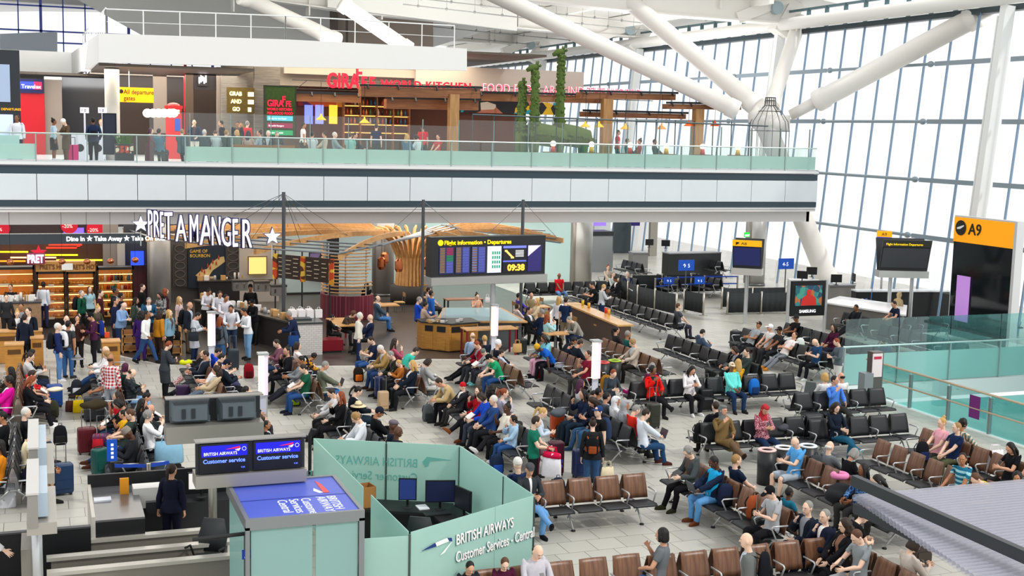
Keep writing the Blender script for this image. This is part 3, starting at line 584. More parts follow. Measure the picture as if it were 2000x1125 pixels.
def rail(b, pts, h=1.05, n=9, r=.028):
    for p, q in zip(pts[:-1], pts[1:]):
        p = Vector(p); q = Vector(q); b.cyl(p + Vector((0, 0, h)), q + Vector((0, 0, h)), r, 6); b.cyl(p + Vector((0, 0, h * .5)), q + Vector((0, 0, h * .5)), r * .4, 4)
        for i in range(n + 1): s = p.lerp(q, i / n); b.cyl(s, s + Vector((0, 0, h)), r * .9, 6)
rail(b, [CANT[0] + Vector((.3, .3, 0)), CANT[1] + Vector((0, .3, 0)), CANT[2] + Vector((-.5, .3, 0))], 1.0, 5); rail(b, [CANT[0] + Vector((.3, .3, 0)), Vector((cx, 72, CANT[0].z))], 1.05, 12)
struct(b.build('trim_canopy_railing', mat('eef0ef', .4)))
b = MB(); b.cyl((2.95, 55.6, FZ), (2.95, 55.6, 10.0), .3, 20); struct(b.build('column', mat('c9c5bb', .4), None, True))
# added area lights under the balcony and in the shops; uplights brighten the roof
def area(x, y, z, sx, sy, e, c=(1, .93, .82), rot=(0, 0, 0)):
    d = bpy.data.lights.new('lamp', 'AREA'); d.shape = 'RECTANGLE'; d.size = sx; d.size_y = sy; d.energy = e; d.color = c; o = link('fill_light', d, None, (x, y, z)); o.rotation_euler = rot; return o
area(20, 68, 12.4, 10, 10, 700, (1, 1, .98), (math.pi, 0, 0)); area(4, 60, 11.4, 8, 8, 2200, (1, 1, .98), (R_(150), 0, 0)); area(32, 66, 9.5, 6, 14, 900, (1, 1, 1), (math.pi, 0, 0)); area(4, 53.5, 4.35, 14, 7, 800); area(18, 55, 4.35, 12, 9, 900, (1, .97, .92)); area(30, 62, 4.35, 10, 14, 500, (1, 1, 1)); area(5, 59, 9.95, 7, 8, 900, (1, .9, .75)); area(14.5, 57.0, 11.1, 11, 4, 750, (1, .85, .65)); area(-4, 62, 9.8, 8, 10, 500)
# ---------------------------------------------------------------- airport beam seating
SEATWOOD = wood('5f4030', '8a6248', .35, (1, 14, .8), 2.2); SEATPAD = mat('26282b', .5, 0, 0, .1, 40); SEATBLK = mat('2c2e31', .45, 0, 0, .08, 30); EDGE = mat('c99a5e', .5)
def mesh_of(mb, ms, smooth=False):
    o = mb.build('x', ms, None, smooth); d = o.data; bpy.data.objects.remove(o); return d
def shell(w, pts, t, taper=.03):
    """seat shell: profile (x, z) extruded over the width, slightly dished, thickness t"""
    b = MB(); n = 7; rs = []
    for side in (0, 1):
        for x, z in (pts if side == 0 else pts[::-1]):
            k = (z - pts[0][1]) / max(.01, pts[-1][1] - pts[0][1]) if abs(pts[-1][1] - pts[0][1]) > .1 else 0
            rs.append([(x + (t if side else 0) * (1 if abs(pts[-1][1] - pts[0][1]) > .1 else 0) + .02 * (1 - (2 * i / n - 1) ** 2) * (1 if abs(pts[-1][1] - pts[0][1]) > .1 else 0), (i / n - .5) * (w - taper * 2 * k), z - (t if side and abs(pts[-1][1] - pts[0][1]) <= .1 else 0)) for i in range(n + 1)])
    m = len(rs); vs = [p for r in rs for p in r]; N1 = n + 1; fs = []
    for j in range(m):
        q = (j + 1) % m
        for i in range(n): fs.append((j * N1 + i, q * N1 + i, q * N1 + i + 1, j * N1 + i + 1))
    fs.append(tuple(j * N1 for j in range(m))); fs.append(tuple(j * N1 + n for j in range(m))[::-1]); b._add(vs, fs); return b
SM = {}
def seat_meshes():
    SM['pan'] = mesh_of(shell(.53, [(-.61, .43), (-.56, .455), (-.38, .445), (-.16, .43)], .03), SEATPAD, True)
    bk = [(-.15, .46), (-.135, .56), (-.10, .72), (-.055, .86), (-.03, .93)]
    SM['wood'] = mesh_of(shell(.54, bk, .016), SEATWOOD, True); SM['black'] = mesh_of(shell(.54, bk, .016), SEATBLK, True)
    b = MB(); b.tube([(-.11, 0, .66), (-.42, 0, .665), (-.455, 0, .64), (-.33, 0, .38)], .017, 8); SM['arm'] = mesh_of(b, ALU, True)
    b = MB()
    for s in (1, -1): b.tube([(s * .06, 0, .40), (s * .26, 0, .25), (s * .46, 0, .03)], [.022, .02, .017], 8); b.tube([(s * .3, 0, .40), (s * .17, 0, .19)], .015, 6); b.use(1).cyl((s * .46, 0, 0), (s * .46, 0, .025), .045, 10); b.use(0)
    b.cyl((-.32, 0, .39), (.32, 0, .39), .02, 8); SM['leg2'] = mesh_of(b, [ALU, BLACK], True)
    b = MB()
    for s in (-.62, .02): b.tube([(-.3, 0, .39), (s * .5 - .15, 0, .2), (s, 0, .03)], [.022, .02, .017], 8); b.use(1).cyl((s, 0, 0), (s, 0, .025), .045, 10); b.use(0)
    b.cyl((-.45, 0, .39), (-.12, 0, .39), .02, 8); SM['leg1'] = mesh_of(b, [ALU, BLACK], True)
PITCH = .6
ROWS = []     # (axis, centre, lo, hi) for placing sitters
def seat_row(axis, c, lo, n, style, double, label, empty=0):
    """axis 'v': seats along v facing -u (and +u); axis 'u': seats along u facing -v (and +v)"""
    L = n * PITCH; loc = (c, lo + L / 2, 0) if axis == 'v' else (lo + L / 2, c, 0)
    t = thing('seat_row', label, 'airport seats', loc, 0 if axis == 'v' else R_(90), 'rows of waiting seats')
    ROWS.append((axis, c, lo, lo + L, double))
    for s in ((1, -1) if double else (1,)):
        rz = 0 if s == 1 else math.pi
        b = MB(); b.box(-s * .3 - .03, -L / 2 + .1, .355, -s * .3 + .03, L / 2 - .1, .41); b.build('beam', ALU if style == 'wood' else DSTEEL, t)
        for i in range(n):
            y = -L / 2 + PITCH * (i + .5)
            for nm, k in (('seat', 'pan'), ('backrest', style)): o = link(nm, SM[k], t, (0, y, 0)); o.rotation_euler = (0, 0, rz)
        for i in range(0, n + 1):
            if i in (0, n) or i % 2 == 0 or style == 'wood': o = link('armrest', SM['arm'], t, (0, -L / 2 + PITCH * i, 0)); o.rotation_euler = (0, 0, rz)
    for i in range(max(2, n // 3 + 1)):
        y = -L / 2 + .3 + (L - .6) * i / (max(2, n // 3 + 1) - 1); link('leg', SM['leg2' if double else 'leg1'], t, (0, y, 0))
    return t
seat_meshes()
for a in (
    ('v', -.62, 26.1, 7, 'black', 1, 'double black seat row at the left edge behind the upright screens'),
    ('v', -.62, 33.0, 8, 'wood', 1, 'double brown seat row under the hot pink jacket at the left edge'),
    ('v', 1.95, 25.6, 10, 'black', 1, 'double black seat row with the man in a grey patterned cap'),
    ('v', 1.85, 33.2, 9, 'wood', 1, 'double brown seat row beside the standing plaid shirt'),
    ('v', 4.45, 25.9, 9, 'black', 1, 'double black seat row mostly hidden behind the twin monitor backs'),
    ('v', 4.45, 33.0, 9, 'wood', 1, 'double brown seat row whose end rises above the twin monitor backs'),
    ('v', 7.0, 25.3, 10, 'black', 1, 'double black seat row with a cream hat hung on a backrest'),
    ('v', 6.95, 32.9, 9, 'wood', 1, 'double brown seat row holding the dark green tee and the laptop user'),
    ('v', 9.85, 32.9, 9, 'wood', 1, 'double brown seat row between blonde girl and grey cardigan'),
    ('v', 10.5, 26.0, 9, 'black', 1, 'double black seat row with the woman in red jumper'),
    ('v', 12.9, 33.2, 7, 'wood', 1, 'double brown seat row behind the emerald tee'),
    ('v', 12.95, 25.9, 9, 'black', 1, 'double black seat row under the laptop user with maroon shoes'),
    ('v', 12.95, 19.2, 7, 'wood', 1, 'double brown seat row with the cyan shirted laptop user'),
    ('v', 12.95, 14.9, 6, 'wood', 1, 'double brown seat row with the uniformed officer'),
    ('v', 15.35, 33.0, 8, 'wood', 1, 'long brown seat row of empty backs beside three round bins'),
    ('v', 15.5, 18.9, 7, 'wood', 1, 'double brown seat row with the sky blue tee and grey shorts'),
    ('v', 17.75, 33.9, 7, 'wood', 1, 'brown seat row with blonde woman reading a tablet'),
    ('v', 18.1, 18.2, 9, 'wood', 0, 'brown seat row with three empty seats facing the aisle'),
    ('v', 19.85, 20.0, 7, 'wood', 1, 'double brown seat row with the pink blouse couple'),
    ('v', 20.35, 32.3, 10, 'black', 1, 'double black seat row with the lone blue grey hood'),
    ('v', 23.75, 33.6, 9, 'black', 1, 'double black seat row of dozing men in caps'),
    ('v', 26.05, 33.2, 11, 'black', 1, 'double black seat row just behind the glass corner'),
    ('v', 22.6, 42.0, 16, 'black', 1, 'very long black seat row running to the far column'),
    ('v', 30.05, 40.0, 3, 'black', 0, 'short black seat row with a lounging man before the white counter'),
    ('u', 22.35, 7.9, 6, 'wood', 1, 'brown seat row facing the viewer with the flat capped man'),
    ('u', 17.75, 9.15, 6, 'wood', 1, 'brown seat row cut by the bottom edge near the black bob'),
    ('u', 17.95, 5.6, 6, 'wood', 0, 'brown seat row below the frosted glass lettering'),
    ('u', 31.0, 15.3, 9, 'black', 1, 'black seat row facing the viewer with scarlet coat and aqua shirt'),
    ('u', 26.0, 14.7, 6, 'black', 1, 'black seat row with camel coat and red headscarf'),
    ('u', 25.6, 17.5, 5, 'black', 1, 'black seat row with the reader in teal leggings'),
    ('u', 28.5, 19.0, 5, 'black', 1, 'black seat row with the headphones wearer by the steel help point'),
    ('u', 39.9, 31.5, 9, 'black', 1, 'black seat row in the sun before the gate board'),
    ('v', 29.6, 34.0, 8, 'black', 1, 'black seat row seen through the tall glass screen'),
    ('u', 52.9, 20.6, 9, 'black', 1, 'black seat row beside the far round column'),
): seat_row(*a)
for (x0, y0), n, lab in (((1236, 512), 4, 'far black seat row with small screens on its backs'), ((1225, 541), 6, 'far black seat row behind the fabric barrier, first of three'), ((1305, 541), 4, 'far black seat row behind the fabric barrier, middle of three'), ((1385, 541), 5, 'far black seat row behind the fabric barrier beside the column'), ((1390, 508), 5, 'farthest black seat row near the window light')):
    p = atz(x0, y0, .9); seat_row('v', p.x, p.y - 1.2, n, 'black', 1, lab)
# ---------------------------------------------------------------- upper floor: rail, shops, restaurant
def R4(x0, y0, x1, y1, v):
    xm, ym = (x0 + x1) / 2, (y0 + y1) / 2; return atv(x0, ym, v).x, atv(x1, ym, v).x, atv(xm, y1, v).z, atv(xm, y0, v).z
def panel(name, m, px, v, t=.06, parent=None, off=(0, 0, 0)):
    u0, u1, z0, z1 = R4(*px, v); b = MB(); b.box(u0 - off[0], v - off[1], z0 - off[2], u1 - off[0], v + t - off[1], z1 - off[2]); return b.build(name, m, parent)
def sboard(name, label, cat, px, v, m, t=.1, group=None, frame=None):
    """a flat sign: returns the thing and its rectangle (origin at lower left of the face)"""
    u0, u1, z0, z1 = R4(*px, v); o = thing(name, label, cat, (u0, v, z0), 0, group); w, h = u1 - u0, z1 - z0
    MB().box(0, 0, 0, w, t, h).build('panel', m, o)
    if frame: b = MB(); [b.box(*q) for q in ((-.04, -.02, -.04, w + .04, t, 0), (-.04, -.02, h, w + .04, t, h + .04), (-.04, -.02, 0, 0, t, h), (w, -.02, 0, w + .04, t, h))]; b.build('frame', frame, o)
    return o, w, h
RAILV = 49.38
t = thing('glass_balustrade', 'long glass balustrade with frosted band along the upper floor edge', 'balustrade', (0, RAILV, FZ))
CLR = glass('d8efe9', .7, .07); FROST = glass('d4f2ea', .8, .06, .1, .75)
for i in range(-7, 19):
    x = -.075 + 1.774 * i; x1 = x + 1.774 if i < 18 else 33.5
    MB().box(x + .02, -.01, .1, x1 - .02, .01, 1.1).build('pane', CLR, t)
    if i >= 3 or i < 0: MB().box(x + .02, -.016, .17, x1 - .02, -.011, .74).build('frosted_band', FROST, t)
    MB().box(x - .02, -.04, .08, x + .02, .05, 1.1).build('post', mat('9fb3b0', .3, .6), t)
b = MB(); b.cyl((-13, -.04, 1.13), (33.5, -.04, 1.13), .028, 8); b.build('handrail', mat('c2d3cf', .3, .6), t); b = MB(); b.box(-13, -.02, .09, 33.5, .02, .16); b.build('shoe_rail', ALU, t)
t = thing('glass_screen', 'taller clear glass wind screen standing behind the upper rail', 'glass screen', (0, 50.1, FZ))
x = 4.0
while x < 32.4:
    MB().box(x, 0, .06, x + 1.5, .02, 2.02 if x < 12 or x > 15.5 else 1.75).build('pane', glass('d8f0ec', .9, .08), t); MB().box(x + 1.5, -.02, .0, x + 1.53, .04, 2.0).build('post', mat('8aa3a0', .4, .4), t); x += 1.56
b = MB()
for k in range(15): xx = 17.5 + k * .98; b.cyl((xx, 51.5, FZ), (xx, 51.5, 8.45), .03, 6)
b.cyl((17.5, 51.5, 8.45), (32.2, 51.5, 8.3), .04, 6); o = b.build('metal_frame', mat('3c484c', .4, .4)); tag(o, 'thin dark metal frame of uprights enclosing the upstairs dining terrace', 'frame')
# shop fronts at the back (setting)
def front(name, px, v, m, t=.25): return struct(panel(name, m, px, v, t))
SG = wood('6b655f', '8b857d', .6, (.6, 1, 9), 2.5); DK = mat('1d1c20', .45); TAUPE = mat('7c736b', .55, 0, 0, .04, 1)
front('wall_shop', (-60, 152, 420, 330), 67, mat('2a2622', .6, 0, 0, .2, .7)); front('wall_shop', (88, 150, 122, 322), 63, TAUPE); front('wall_shop', (120, 152, 205, 322), 64, mat('17191f', .3)); front('wall_shop', (205, 140, 420, 322), 65.5, mat('33261f', .5, 0, 0, .25, .5))
front('wall_shop', (363, 133, 378, 322), 58.5, mat('4a3a2e', .5)); front('wall_shop', (378, 133, 424, 176), 58.6, mat('241d1f', .5)); front('wall_shop', (424, 131, 434, 322), 58.3, mat('8a8078', .5)); front('wall_shop', (378, 176, 424, 322), 61, mat('271b15', .5, 0, 0, .3, 2))
front('wall_shop', (433, 128, 483, 322), 58, SG); front('wall_shop', (483, 128, 499, 322), 58.4, SG); front('wall_shop', (497, 128, 547, 322), 57.4, SG)
front('wall_restaurant_fascia', (545, 128, 870, 172), 60, mat('a29a8e', .6, 0, 0, .04, .6)); front('wall_restaurant_fascia', (555, 132, 812, 148), 59.4, mat('b4ada1', .6)); front('wall_restaurant_fascia', (812, 134, 1140, 180), 59.2, mat('bdb6aa', .6, 0, 0, .04, .6)); front('wall_restaurant', (545, 170, 1010, 320), 62.5, mat('5a3220', .6, 0, 0, .4, .9))
front('wall_shop', (300, 140, 326, 260), 62, TAUPE); front('wall_shop', (360, 100, 365, 262), 60, mat('b41428', .4))
# left shops
o, w, h = sboard('shop_sign', 'blue and red illuminated exchange sign on dark blue shop fascia', 'sign', (38, 154, 84, 182), 62.72, mat('141a48', .4)); MB().box(.02, -.03, h * .28, w * .62, 0, h * .8).build('lit_panel', mat('2436d8', .4, 0, 1.6), o); MB().box(w * .62, -.03, h * .28, w * .95, 0, h * .8).build('lit_panel', mat('e0183c', .4, 0, 1.6), o)
text('Travelex', .24, mat('fff', .4, 0, 2.5), o, (.08, -.04, h * .34)); front('wall_shop', (38, 182, 88, 322), 62.8, mat('a8101c', .35))
o, w, h = sboard('hanging_sign', 'yellow hanging sign for all departure gates', 'sign', (232, 171, 300, 200), 57, mat('f5a800', .4, 0, .6)); text('All departure\ngates', .27, mat('20180a', .4), o, (.2, -.02, h * .56), ext=.006, sx=.86); b = MB(); b.cyl((w * .3, .04, h), (w * .3, .04, h + .9), .02, 6); b.build('hanger', ALU, o)
b = MB(); b.ell((.1, -.02, h * .72), (.09, .01, .09), 12, 8); b.build('arrow_symbol', mat('20180a', .4), o)
o, w, h = sboard('wall_emblem', 'white lit irregular emblem on the dark shop front', 'sign', (386, 144, 406, 168), 58.5, mat('241d1f', .5), .05)
b = MB(); [b.box(w * (.1 + .16 * i), -.06, h * (.2 + .1 * ((i * 7) % 3)), w * (.22 + .16 * i), -.02, h * (.7 + .08 * ((i * 5) % 3))) for i in range(5)]; b.build('lettering', mat('f4f0ff', .4, 0, 3), o)
# telephone box
u0, u1, z0, z1 = R4(327, 201, 355, 262, 58.6); o = thing('telephone_box', 'red telephone box with domed top and white panel', 'telephone box', ((u0 + u1) / 2, 58.6, FZ)); w = (u1 - u0) / 2; hh = z1 - FZ
RED = mat('d0161c', .35); MB().box(-w, 0, 0, w, .9, hh - .25).build('body', RED, o); b = MB(); b.box(-w - .04, -.04, hh - .25, w + .04, .94, hh - .12); b.ell((0, .45, hh - .12), (w * .95, .45, .14), 14, 6); b.build('roof', RED, o); MB().box(-w * .7, -.03, hh - .48, w * .7, -.005, hh - .3).build('name_panel', mat('f4ecdc', .4, 0, .5), o); MB().box(0, -.03, hh - 1.25, w * .8, -.005, hh - .7).build('notice', mat('2a4aa8', .4), o)
text('TELEPHONE', .14, BLACK, o, (-w * .6, -.035, hh - .45))
# herb wall signs
GRN = mat('2f4a1c', .8, 0, 0, .6, 9)
o, w, h = sboard('plant_wall_sign', 'green plant wall reading GRAB AND GO in lit letters', 'sign', (443, 171, 497, 221), 57.2, mat('5a4a1c', .8, 0, 0, .5, 8))
YL = mat('fff0a8', .4, 0, 2.2)
for i, (s, dx) in enumerate((('GRAB', .14), ('AND', .22), ('GO', .3))):
    text(s, .25, YL, o, (dx * .8, -.03, h * (.68 - .3 * i)), ext=.02, bold=.005, sx=.85); MB().box(w * .76, -.03, h * (.66 - .3 * i), w * (.97 if i < 2 else .88), -.01, h * (.83 - .3 * i)).build('light_panel', YL, o)
o, w, h = sboard('restaurant_board', 'tall green board with pink restaurant name and three coloured strips', 'sign', (517, 169, 577, 266), 56.6, GRN, .12, None, DARK)
PK = mat('e8123a', .4, 0, 1.2)
text('GIRA', .40, PK, o, (.1, -.03, h * .6), ext=.02, bold=.01, sx=.8); text('F', .40, PK, o, (w * .56, -.03, h * .68), ext=.02, bold=.01, sx=.8); text('FE', .36, PK, o, (w * .68, -.03, h * .6), ext=.02, bold=.01, sx=.7); text('WORLD KITCHEN', .15, PK, o, (.1, -.03, h * .52), ext=.01, bold=.004, sx=.9); text('FEEL-GOOD FOOD', .15, PK, o, (.1, -.03, h * .44), ext=.01, bold=.004, sx=.9)
for i, (c, s) in enumerate((('4fbcd0', 'Ready for the Road'), ('8a1540', 'Beautiful Burgers'), ('17955a', 'FRESH SALADS'))):
    MB().box(.1, -.03, h * (.31 - .145 * i), w - .12, 0, h * (.41 - .145 * i)).build('strip', mat(c, .4, 0, .5), o); text(s, .1, mat('fff', .4, 0, 1), o, (.16, -.04, h * (.34 - .145 * i)))
# restaurant name letters
RL = mat('e0102c', .4, 0, 1.0)
o = thing('restaurant_name_sign', 'big red restaurant name letters standing on a dark rail', 'sign', (atv(638, 171, 58.4).x, 58.4, atv(638, 171, 58.4).z)); k = 45 / 2448 * 62
text('GIRA', .95, RL, o, (0, 0, .02), ext=.05, bold=.025, sx=.72, name='letters'); text('F', .95, RL, o, (1.36, 0, .38), ext=.05, bold=.025, sx=.72, name='letters'); text('F', .8, RL, o, (1.64, 0, .02), ext=.05, bold=.02, sx=.72, name='letters'); text('E', .8, RL, o, (2.02, 0, .02), ext=.05, bold=.02, sx=.72, name='letters'); text('WORLD KITCHEN', .56, RL, o, (2.6, 0, .06), ext=.04, bold=.012, sx=.9, sp=1.12, name='letters'); b = MB(); b.cyl((-1.6, .08, .3), (17, .08, .3), .02, 6); b.cyl((-1.6, .08, -.1), (17, .08, -.1), .02, 6); [b.cyl((i * 1.4 - 1.4, .08, -.1), (i * 1.4 - .9, .08, .3), .014, 4) for i in range(13)]; b.build('rail', DARK, o)
o = thing('slogan_sign', 'row of red rimmed pale letters reading food from around the world', 'sign', (atv(940, 181, 57.6).x, 57.6, atv(940, 181, 57.6).z)); text('FOOD FROM AROUND THE WORLD', .62, mat('e8506a', .4, 0, .8), o, (0, 0, 0), ext=.05, bold=.008, sx=.8, sp=1.06, name='letters'); text('FOOD FROM AROUND THE WORLD', .62, mat('f6c8d0', .4, 0, .8), o, (.02, -.055, .03), ext=.005, bold=-.008, sx=.795, sp=1.06, name='letter_faces')
# timber frame: beams, lamp tracks, posts
TIM = wood('7a4a2a', 'a06a40', .5, (.5, 1, 8), 2); TIML = wood('9a7040', 'b98d58', .5, (6, 1, .6), 2)
def tbeam(label, x0, y0, x1, y1, h, v, d=.5):
    a = atv(x0, y0, v); c = atv(x1, y1, v); o = thing('timber_canopy', label, 'canopy beam', a); q = c - a; hz = h / 2448 * v * 1.06
    b = MB(); b.plate([Vector((0, 0, 0)), q, q - Vector((0, 0, hz)), Vector((0, 0, -hz))], (0, d, 0)); b.build('beam', TIM, o); b = MB(); b.bar((-.05, -.03, .06), q + Vector((.1, -.03, .06)), .1, .1); [b.cyl(q * f + Vector((0, -.1, .06)), q * f + Vector((0, -.22, -.1)), .05, 8) for f in (.05, .3, .62, .95)]; b.build('spotlight_track', mat('1c2126', .4), o)
tbeam('upper left timber canopy beam over the restaurant shelves', 565, 182, 705, 186, 14, 57); tbeam('longest timber canopy beam crossing in front of the red letters', 705, 169, 938, 174, 18, 55); tbeam('lower timber canopy beam over the restaurant bar', 755, 193, 935, 197, 18, 56); tbeam('timber canopy beam behind the green giraffes', 925, 182, 1180, 188, 14, 56.4)
tbeam('timber canopy beam right of the tallest green giraffe', 1133, 180, 1320, 184, 12, 55.4); tbeam('timber canopy beam by the window light', 1303, 203, 1448, 205, 10, 54.4); tbeam('lower right timber canopy beam near the birdcage', 1140, 218, 1340, 223, 10, 56.2)
for x0, x1, y0, v, lab in ((879, 897, 184, 54.8, 'thick pale timber post below the longest beam'), (1179, 1197, 193, 55.2, 'timber post right of the green giraffes'), (1359, 1375, 213, 54.2, 'timber post near the birdcage')):
    u0, u1, z0, z1 = R4(x0, y0, x1, 262, v); b = MB(); b.box(u0, v, FZ, u1, v + .4, z1); tag(b.build('timber_post', TIML), lab, 'post')
# shelves with bottles and jars
o = thing('bottle_shelf', 'backlit wooden wall shelves of bottles in the restaurant', 'shelves', (0, 61.8, 0)); SHV = 61.8
sx0, sx1 = atv(672, 230, SHV).x, atv(800, 230, SHV).x
for i, y in enumerate((206, 225, 242, 258)):
    z = atv(730, y, SHV).z; MB().box(sx0, -.02, z - .04, sx1, .35, z).build('shelf', TIML, o); MB().box(sx0, .3, z - .06, sx1, .33, z - .045).build('shelf_light', mat('ffb050', .4, 0, 6), o)
for u in np.linspace(sx0, sx1, 5): MB().box(u - .03, -.03, FZ, u + .03, .35, atv(730, 188, SHV).z).build('upright', TIM, o)
rb = random.Random(5); BC = ['c8402a', 'e8c060', '2a6a9a', 'd8d0c0', '7a1a2a', '3a7a4a', 'e89030', '181818']
def bottle_mesh(c): return mesh_of(MB().lathe([(.0, 0), (.05, 0), (.05, .17), (.018, .24), (.018, .3), (0, .3)], n=8), mat(c, .25), True)
BMS = [bottle_mesh(c) for c in BC]; JMS = [mesh_of(MB().lathe([(0, 0), (.06, 0), (.065, .12), (.05, .16), (0, .16)], n=8), mat(c, .3), True) for c in BC]
def stock(n, u0, u1, z, y, lab, grp, ms, nm='bottle'):
    for i in range(n): tag(link(nm, rb.choice(ms), None, (u0 + (u1 - u0) * (i + .5) / n + rb.uniform(-.02, .02), y + rb.uniform(-.05, .05), z)), lab, nm, grp)
for y, q in ((206, 'top shelf of the restaurant'), (225, 'second shelf of the restaurant'), (242, 'third shelf of the restaurant')): stock(16, sx0 + .1, sx1 - .1, atv(730, y, SHV).z, SHV + .12, 'small bottle on the ' + q, 'bottles on the ' + q, BMS)
# murals, menu screens
def mural(c): return cloth_like(c)
def mural_mat(cols, sc):
    m, n, l, b = nodes_mat('painted mural'); v = mapping(n, l, (1, 1, 1)); z = n.new('ShaderNodeTexVoronoi'); z.inputs['Scale'].default_value = sc; r = n.new('ShaderNodeValToRGB'); r.color_ramp.interpolation = 'CONSTANT'
    while len(r.color_ramp.elements) < len(cols): r.color_ramp.elements.new(.5)
    for i, c in enumerate(cols): r.color_ramp.elements[i].position = i / len(cols); r.color_ramp.elements[i].color = (*lin(c), 1)
    sp = n.new('ShaderNodeSeparateColor'); l.new(v, z.inputs['Vector']); l.new(z.outputs['Color'], sp.inputs[0]); l.new(sp.outputs[0], r.inputs[0]); l.new(r.outputs[0], b.inputs['Base Color']); return m
o, w, h = sboard('mural', 'colourful painted mural wall panel beside the restaurant bar', 'mural', (900, 198, 1090, 222), 62.38, mural_mat(['1a1a1e', 'e8d8c0', 'c8785a', '1c1c20', 'f0c020', '20a0b0', 'b86a48'], 1.6)); o, w, h = sboard('mural', 'warm orange and purple mural behind the menu screens', 'mural', (582, 188, 672, 208), 62.38, mural_mat(['d85a18', 'f0a030', '5a2a5a', '8a1c20', 'e8c040'], .9))
for x, c, lab in ((595, '6a78e0', 'blue lit menu screen, left of the pair'), (616, '7a84ea', 'blue lit menu screen, right of the pair'), (643, 'e8b030', 'yellow lit menu screen beside the blue pair')): sboard('menu_screen', lab, 'screen', (x, 205, x + 16, 242), 61.6, mat(c, .4, 0, 1.1), .06)
for x, y, c in ((627, 232, 'f0c010'), (712, 238, 'f0c010'), (1143, 246, 'f0c010'), (1170, 246, 'f0c010'), (1221, 250, 'f0b020'), (1292, 250, 'e89030'), (1345, 244, 'e86020'), (1362, 250, 'f0c010'), (1396, 244, 'e86020'), (1500, 244, 'c86a40')):
    p = atv(x, y, 54.6); o = thing('pendant_lamp', f'hanging pendant lamp, {({"f0c010": "bright yellow cone", "f0b020": "amber cone", "e89030": "pale orange cone", "e86020": "orange bell", "c86a40": "wide copper cone"})[c]} ' + ('near the menu screens' if x < 650 else 'before the bottle shelves' if x < 800 else 'left of the right timber post' if x < 1180 else 'on the bright terrace'), 'pendant lamp', p, 0, 'pendant lamps over the restaurant')
    MB().lathe([(.03, .22), (.05, .12), (.22, -.02), (.24, -.06), (.2, -.05), (.0, .05)], n=14).build('shade', mat(c, .4, 0, .3), o, True); MB().cyl((0, 0, .2), (0, 0, 1.6), .01, 5).build('cord', BLACK, o)
# topiary giraffes
LEAF = mat('53682f', .9, 0, 0, .6, 24)
def giraffe(label, hx, hy, bx, v, face, body=True):
    o = thing('topiary_giraffe', label, 'topiary giraffe', (atv(bx, 236, v).x, v, FZ)); top = atv(hx, hy, v); T = Vector((top.x - o.location.x, 0, top.z - FZ)); b = MB(); r2 = random.Random(hx)
    nb = Vector((0, 0, 1.55)); pts = [nb + (T - nb) * f for f in (0, .2, .5, .8, .97)]; rr = [.34, .22, .18, .16, .15]
    def fuzz(pts, rr, k):
        for i in range(k):
            f = r2.random() * (len(pts) - 1); j = min(int(f), len(pts) - 2); f -= j; c = Vector(pts[j]).lerp(Vector(pts[j + 1]), f); r = rr[j] * (1 - f) + rr[j + 1] * f; t = r2.random() * 6.28; e = .05 + r2.random() * .03; b.ell(c + Vector((math.cos(t) * r, math.sin(t) * r, 0)), (e, e, e), 5, 4)
    b.tube(pts, rr, 12); fuzz(pts, rr, 150); b.build('neck', LEAF, o, True); b = MB(); d = face
    b.tube([T + Vector((-.12 * d, 0, .06)), T + Vector((.18 * d, 0, .02)), T + Vector((.42 * d, 0, -.12))], [.14, .15, .08], 10); b.tube([T + Vector((-.05 * d, .08, .1)), T + Vector((-.1 * d, .12, .3))], .04, 6); b.tube([T + Vector((-.05 * d, -.08, .1)), T + Vector((-.1 * d, -.12, .3))], .04, 6); b.ell(T + Vector((-.16 * d, .16, .1)), (.05, .12, .07), 6, 4); b.ell(T + Vector((-.16 * d, -.16, .1)), (.05, .12, .07), 6, 4); b.build('head', LEAF, o, True)
    if body:
        b = MB(); P = [(-.25, 0, 1.4), (.2, 0, 1.5), (.8, 0, 1.42), (1.3, 0, 1.3), (1.5, 0, 1.05)]; R2 = [.3, .52, .5, .48, .25]; b.tube(P, R2, 14); fuzz(P, R2, 260); b.build('body', LEAF, o, True)
        for x, y in ((0, .22), (0, -.22), (1.2, .22), (1.2, -.22)): b = MB(); b.tube([(x, y, 1.2), (x, y, .7), (x, y, 0)], [.2, .14, .12], 8); b.build('leg', LEAF, o, True)
    else: b = MB(); b.tube([(0, 0, 1.6), (0, 0, 0)], [.34, .3], 10); b.build('body', LEAF, o, True)
giraffe('shortest leafy green topiary giraffe with head turned to the viewer', 1021, 165, 1018, 53.6, -.5, False); giraffe('middle leafy green topiary giraffe facing left', 1046, 133, 1044, 53.2, -1); giraffe('tallest leafy green topiary giraffe beside the right timber beam', 1097, 103, 1093, 53.4, -1)
# birdcage
p = atv(1503, 235, 53); o = thing('birdcage', 'big wire birdcage enclosure at the end of the terrace', 'birdcage', (p.x, 53, FZ)); WR = mat('2e3238', .4, .3)
prof = [(.98, 0), (.98, 1.9), (.9, 2.35), (.55, 2.85), (.28, 3.1), (.24, 3.5)]
for k in range(16): a = k * math.pi / 8; MB().tube([(r * math.cos(a), r * math.sin(a), z) for r, z in prof], .014, 5).build('wire', WR, o)
for r, z in ((.98, 1.9), (.56, 2.84), (.25, 3.12), (.24, 3.35), (.24, 3.5)): MB().tube([(r * math.cos(k * math.pi / 12), r * math.sin(k * math.pi / 12), z) for k in range(24)], .016, 5, closed=True).build('hoop', WR, o)
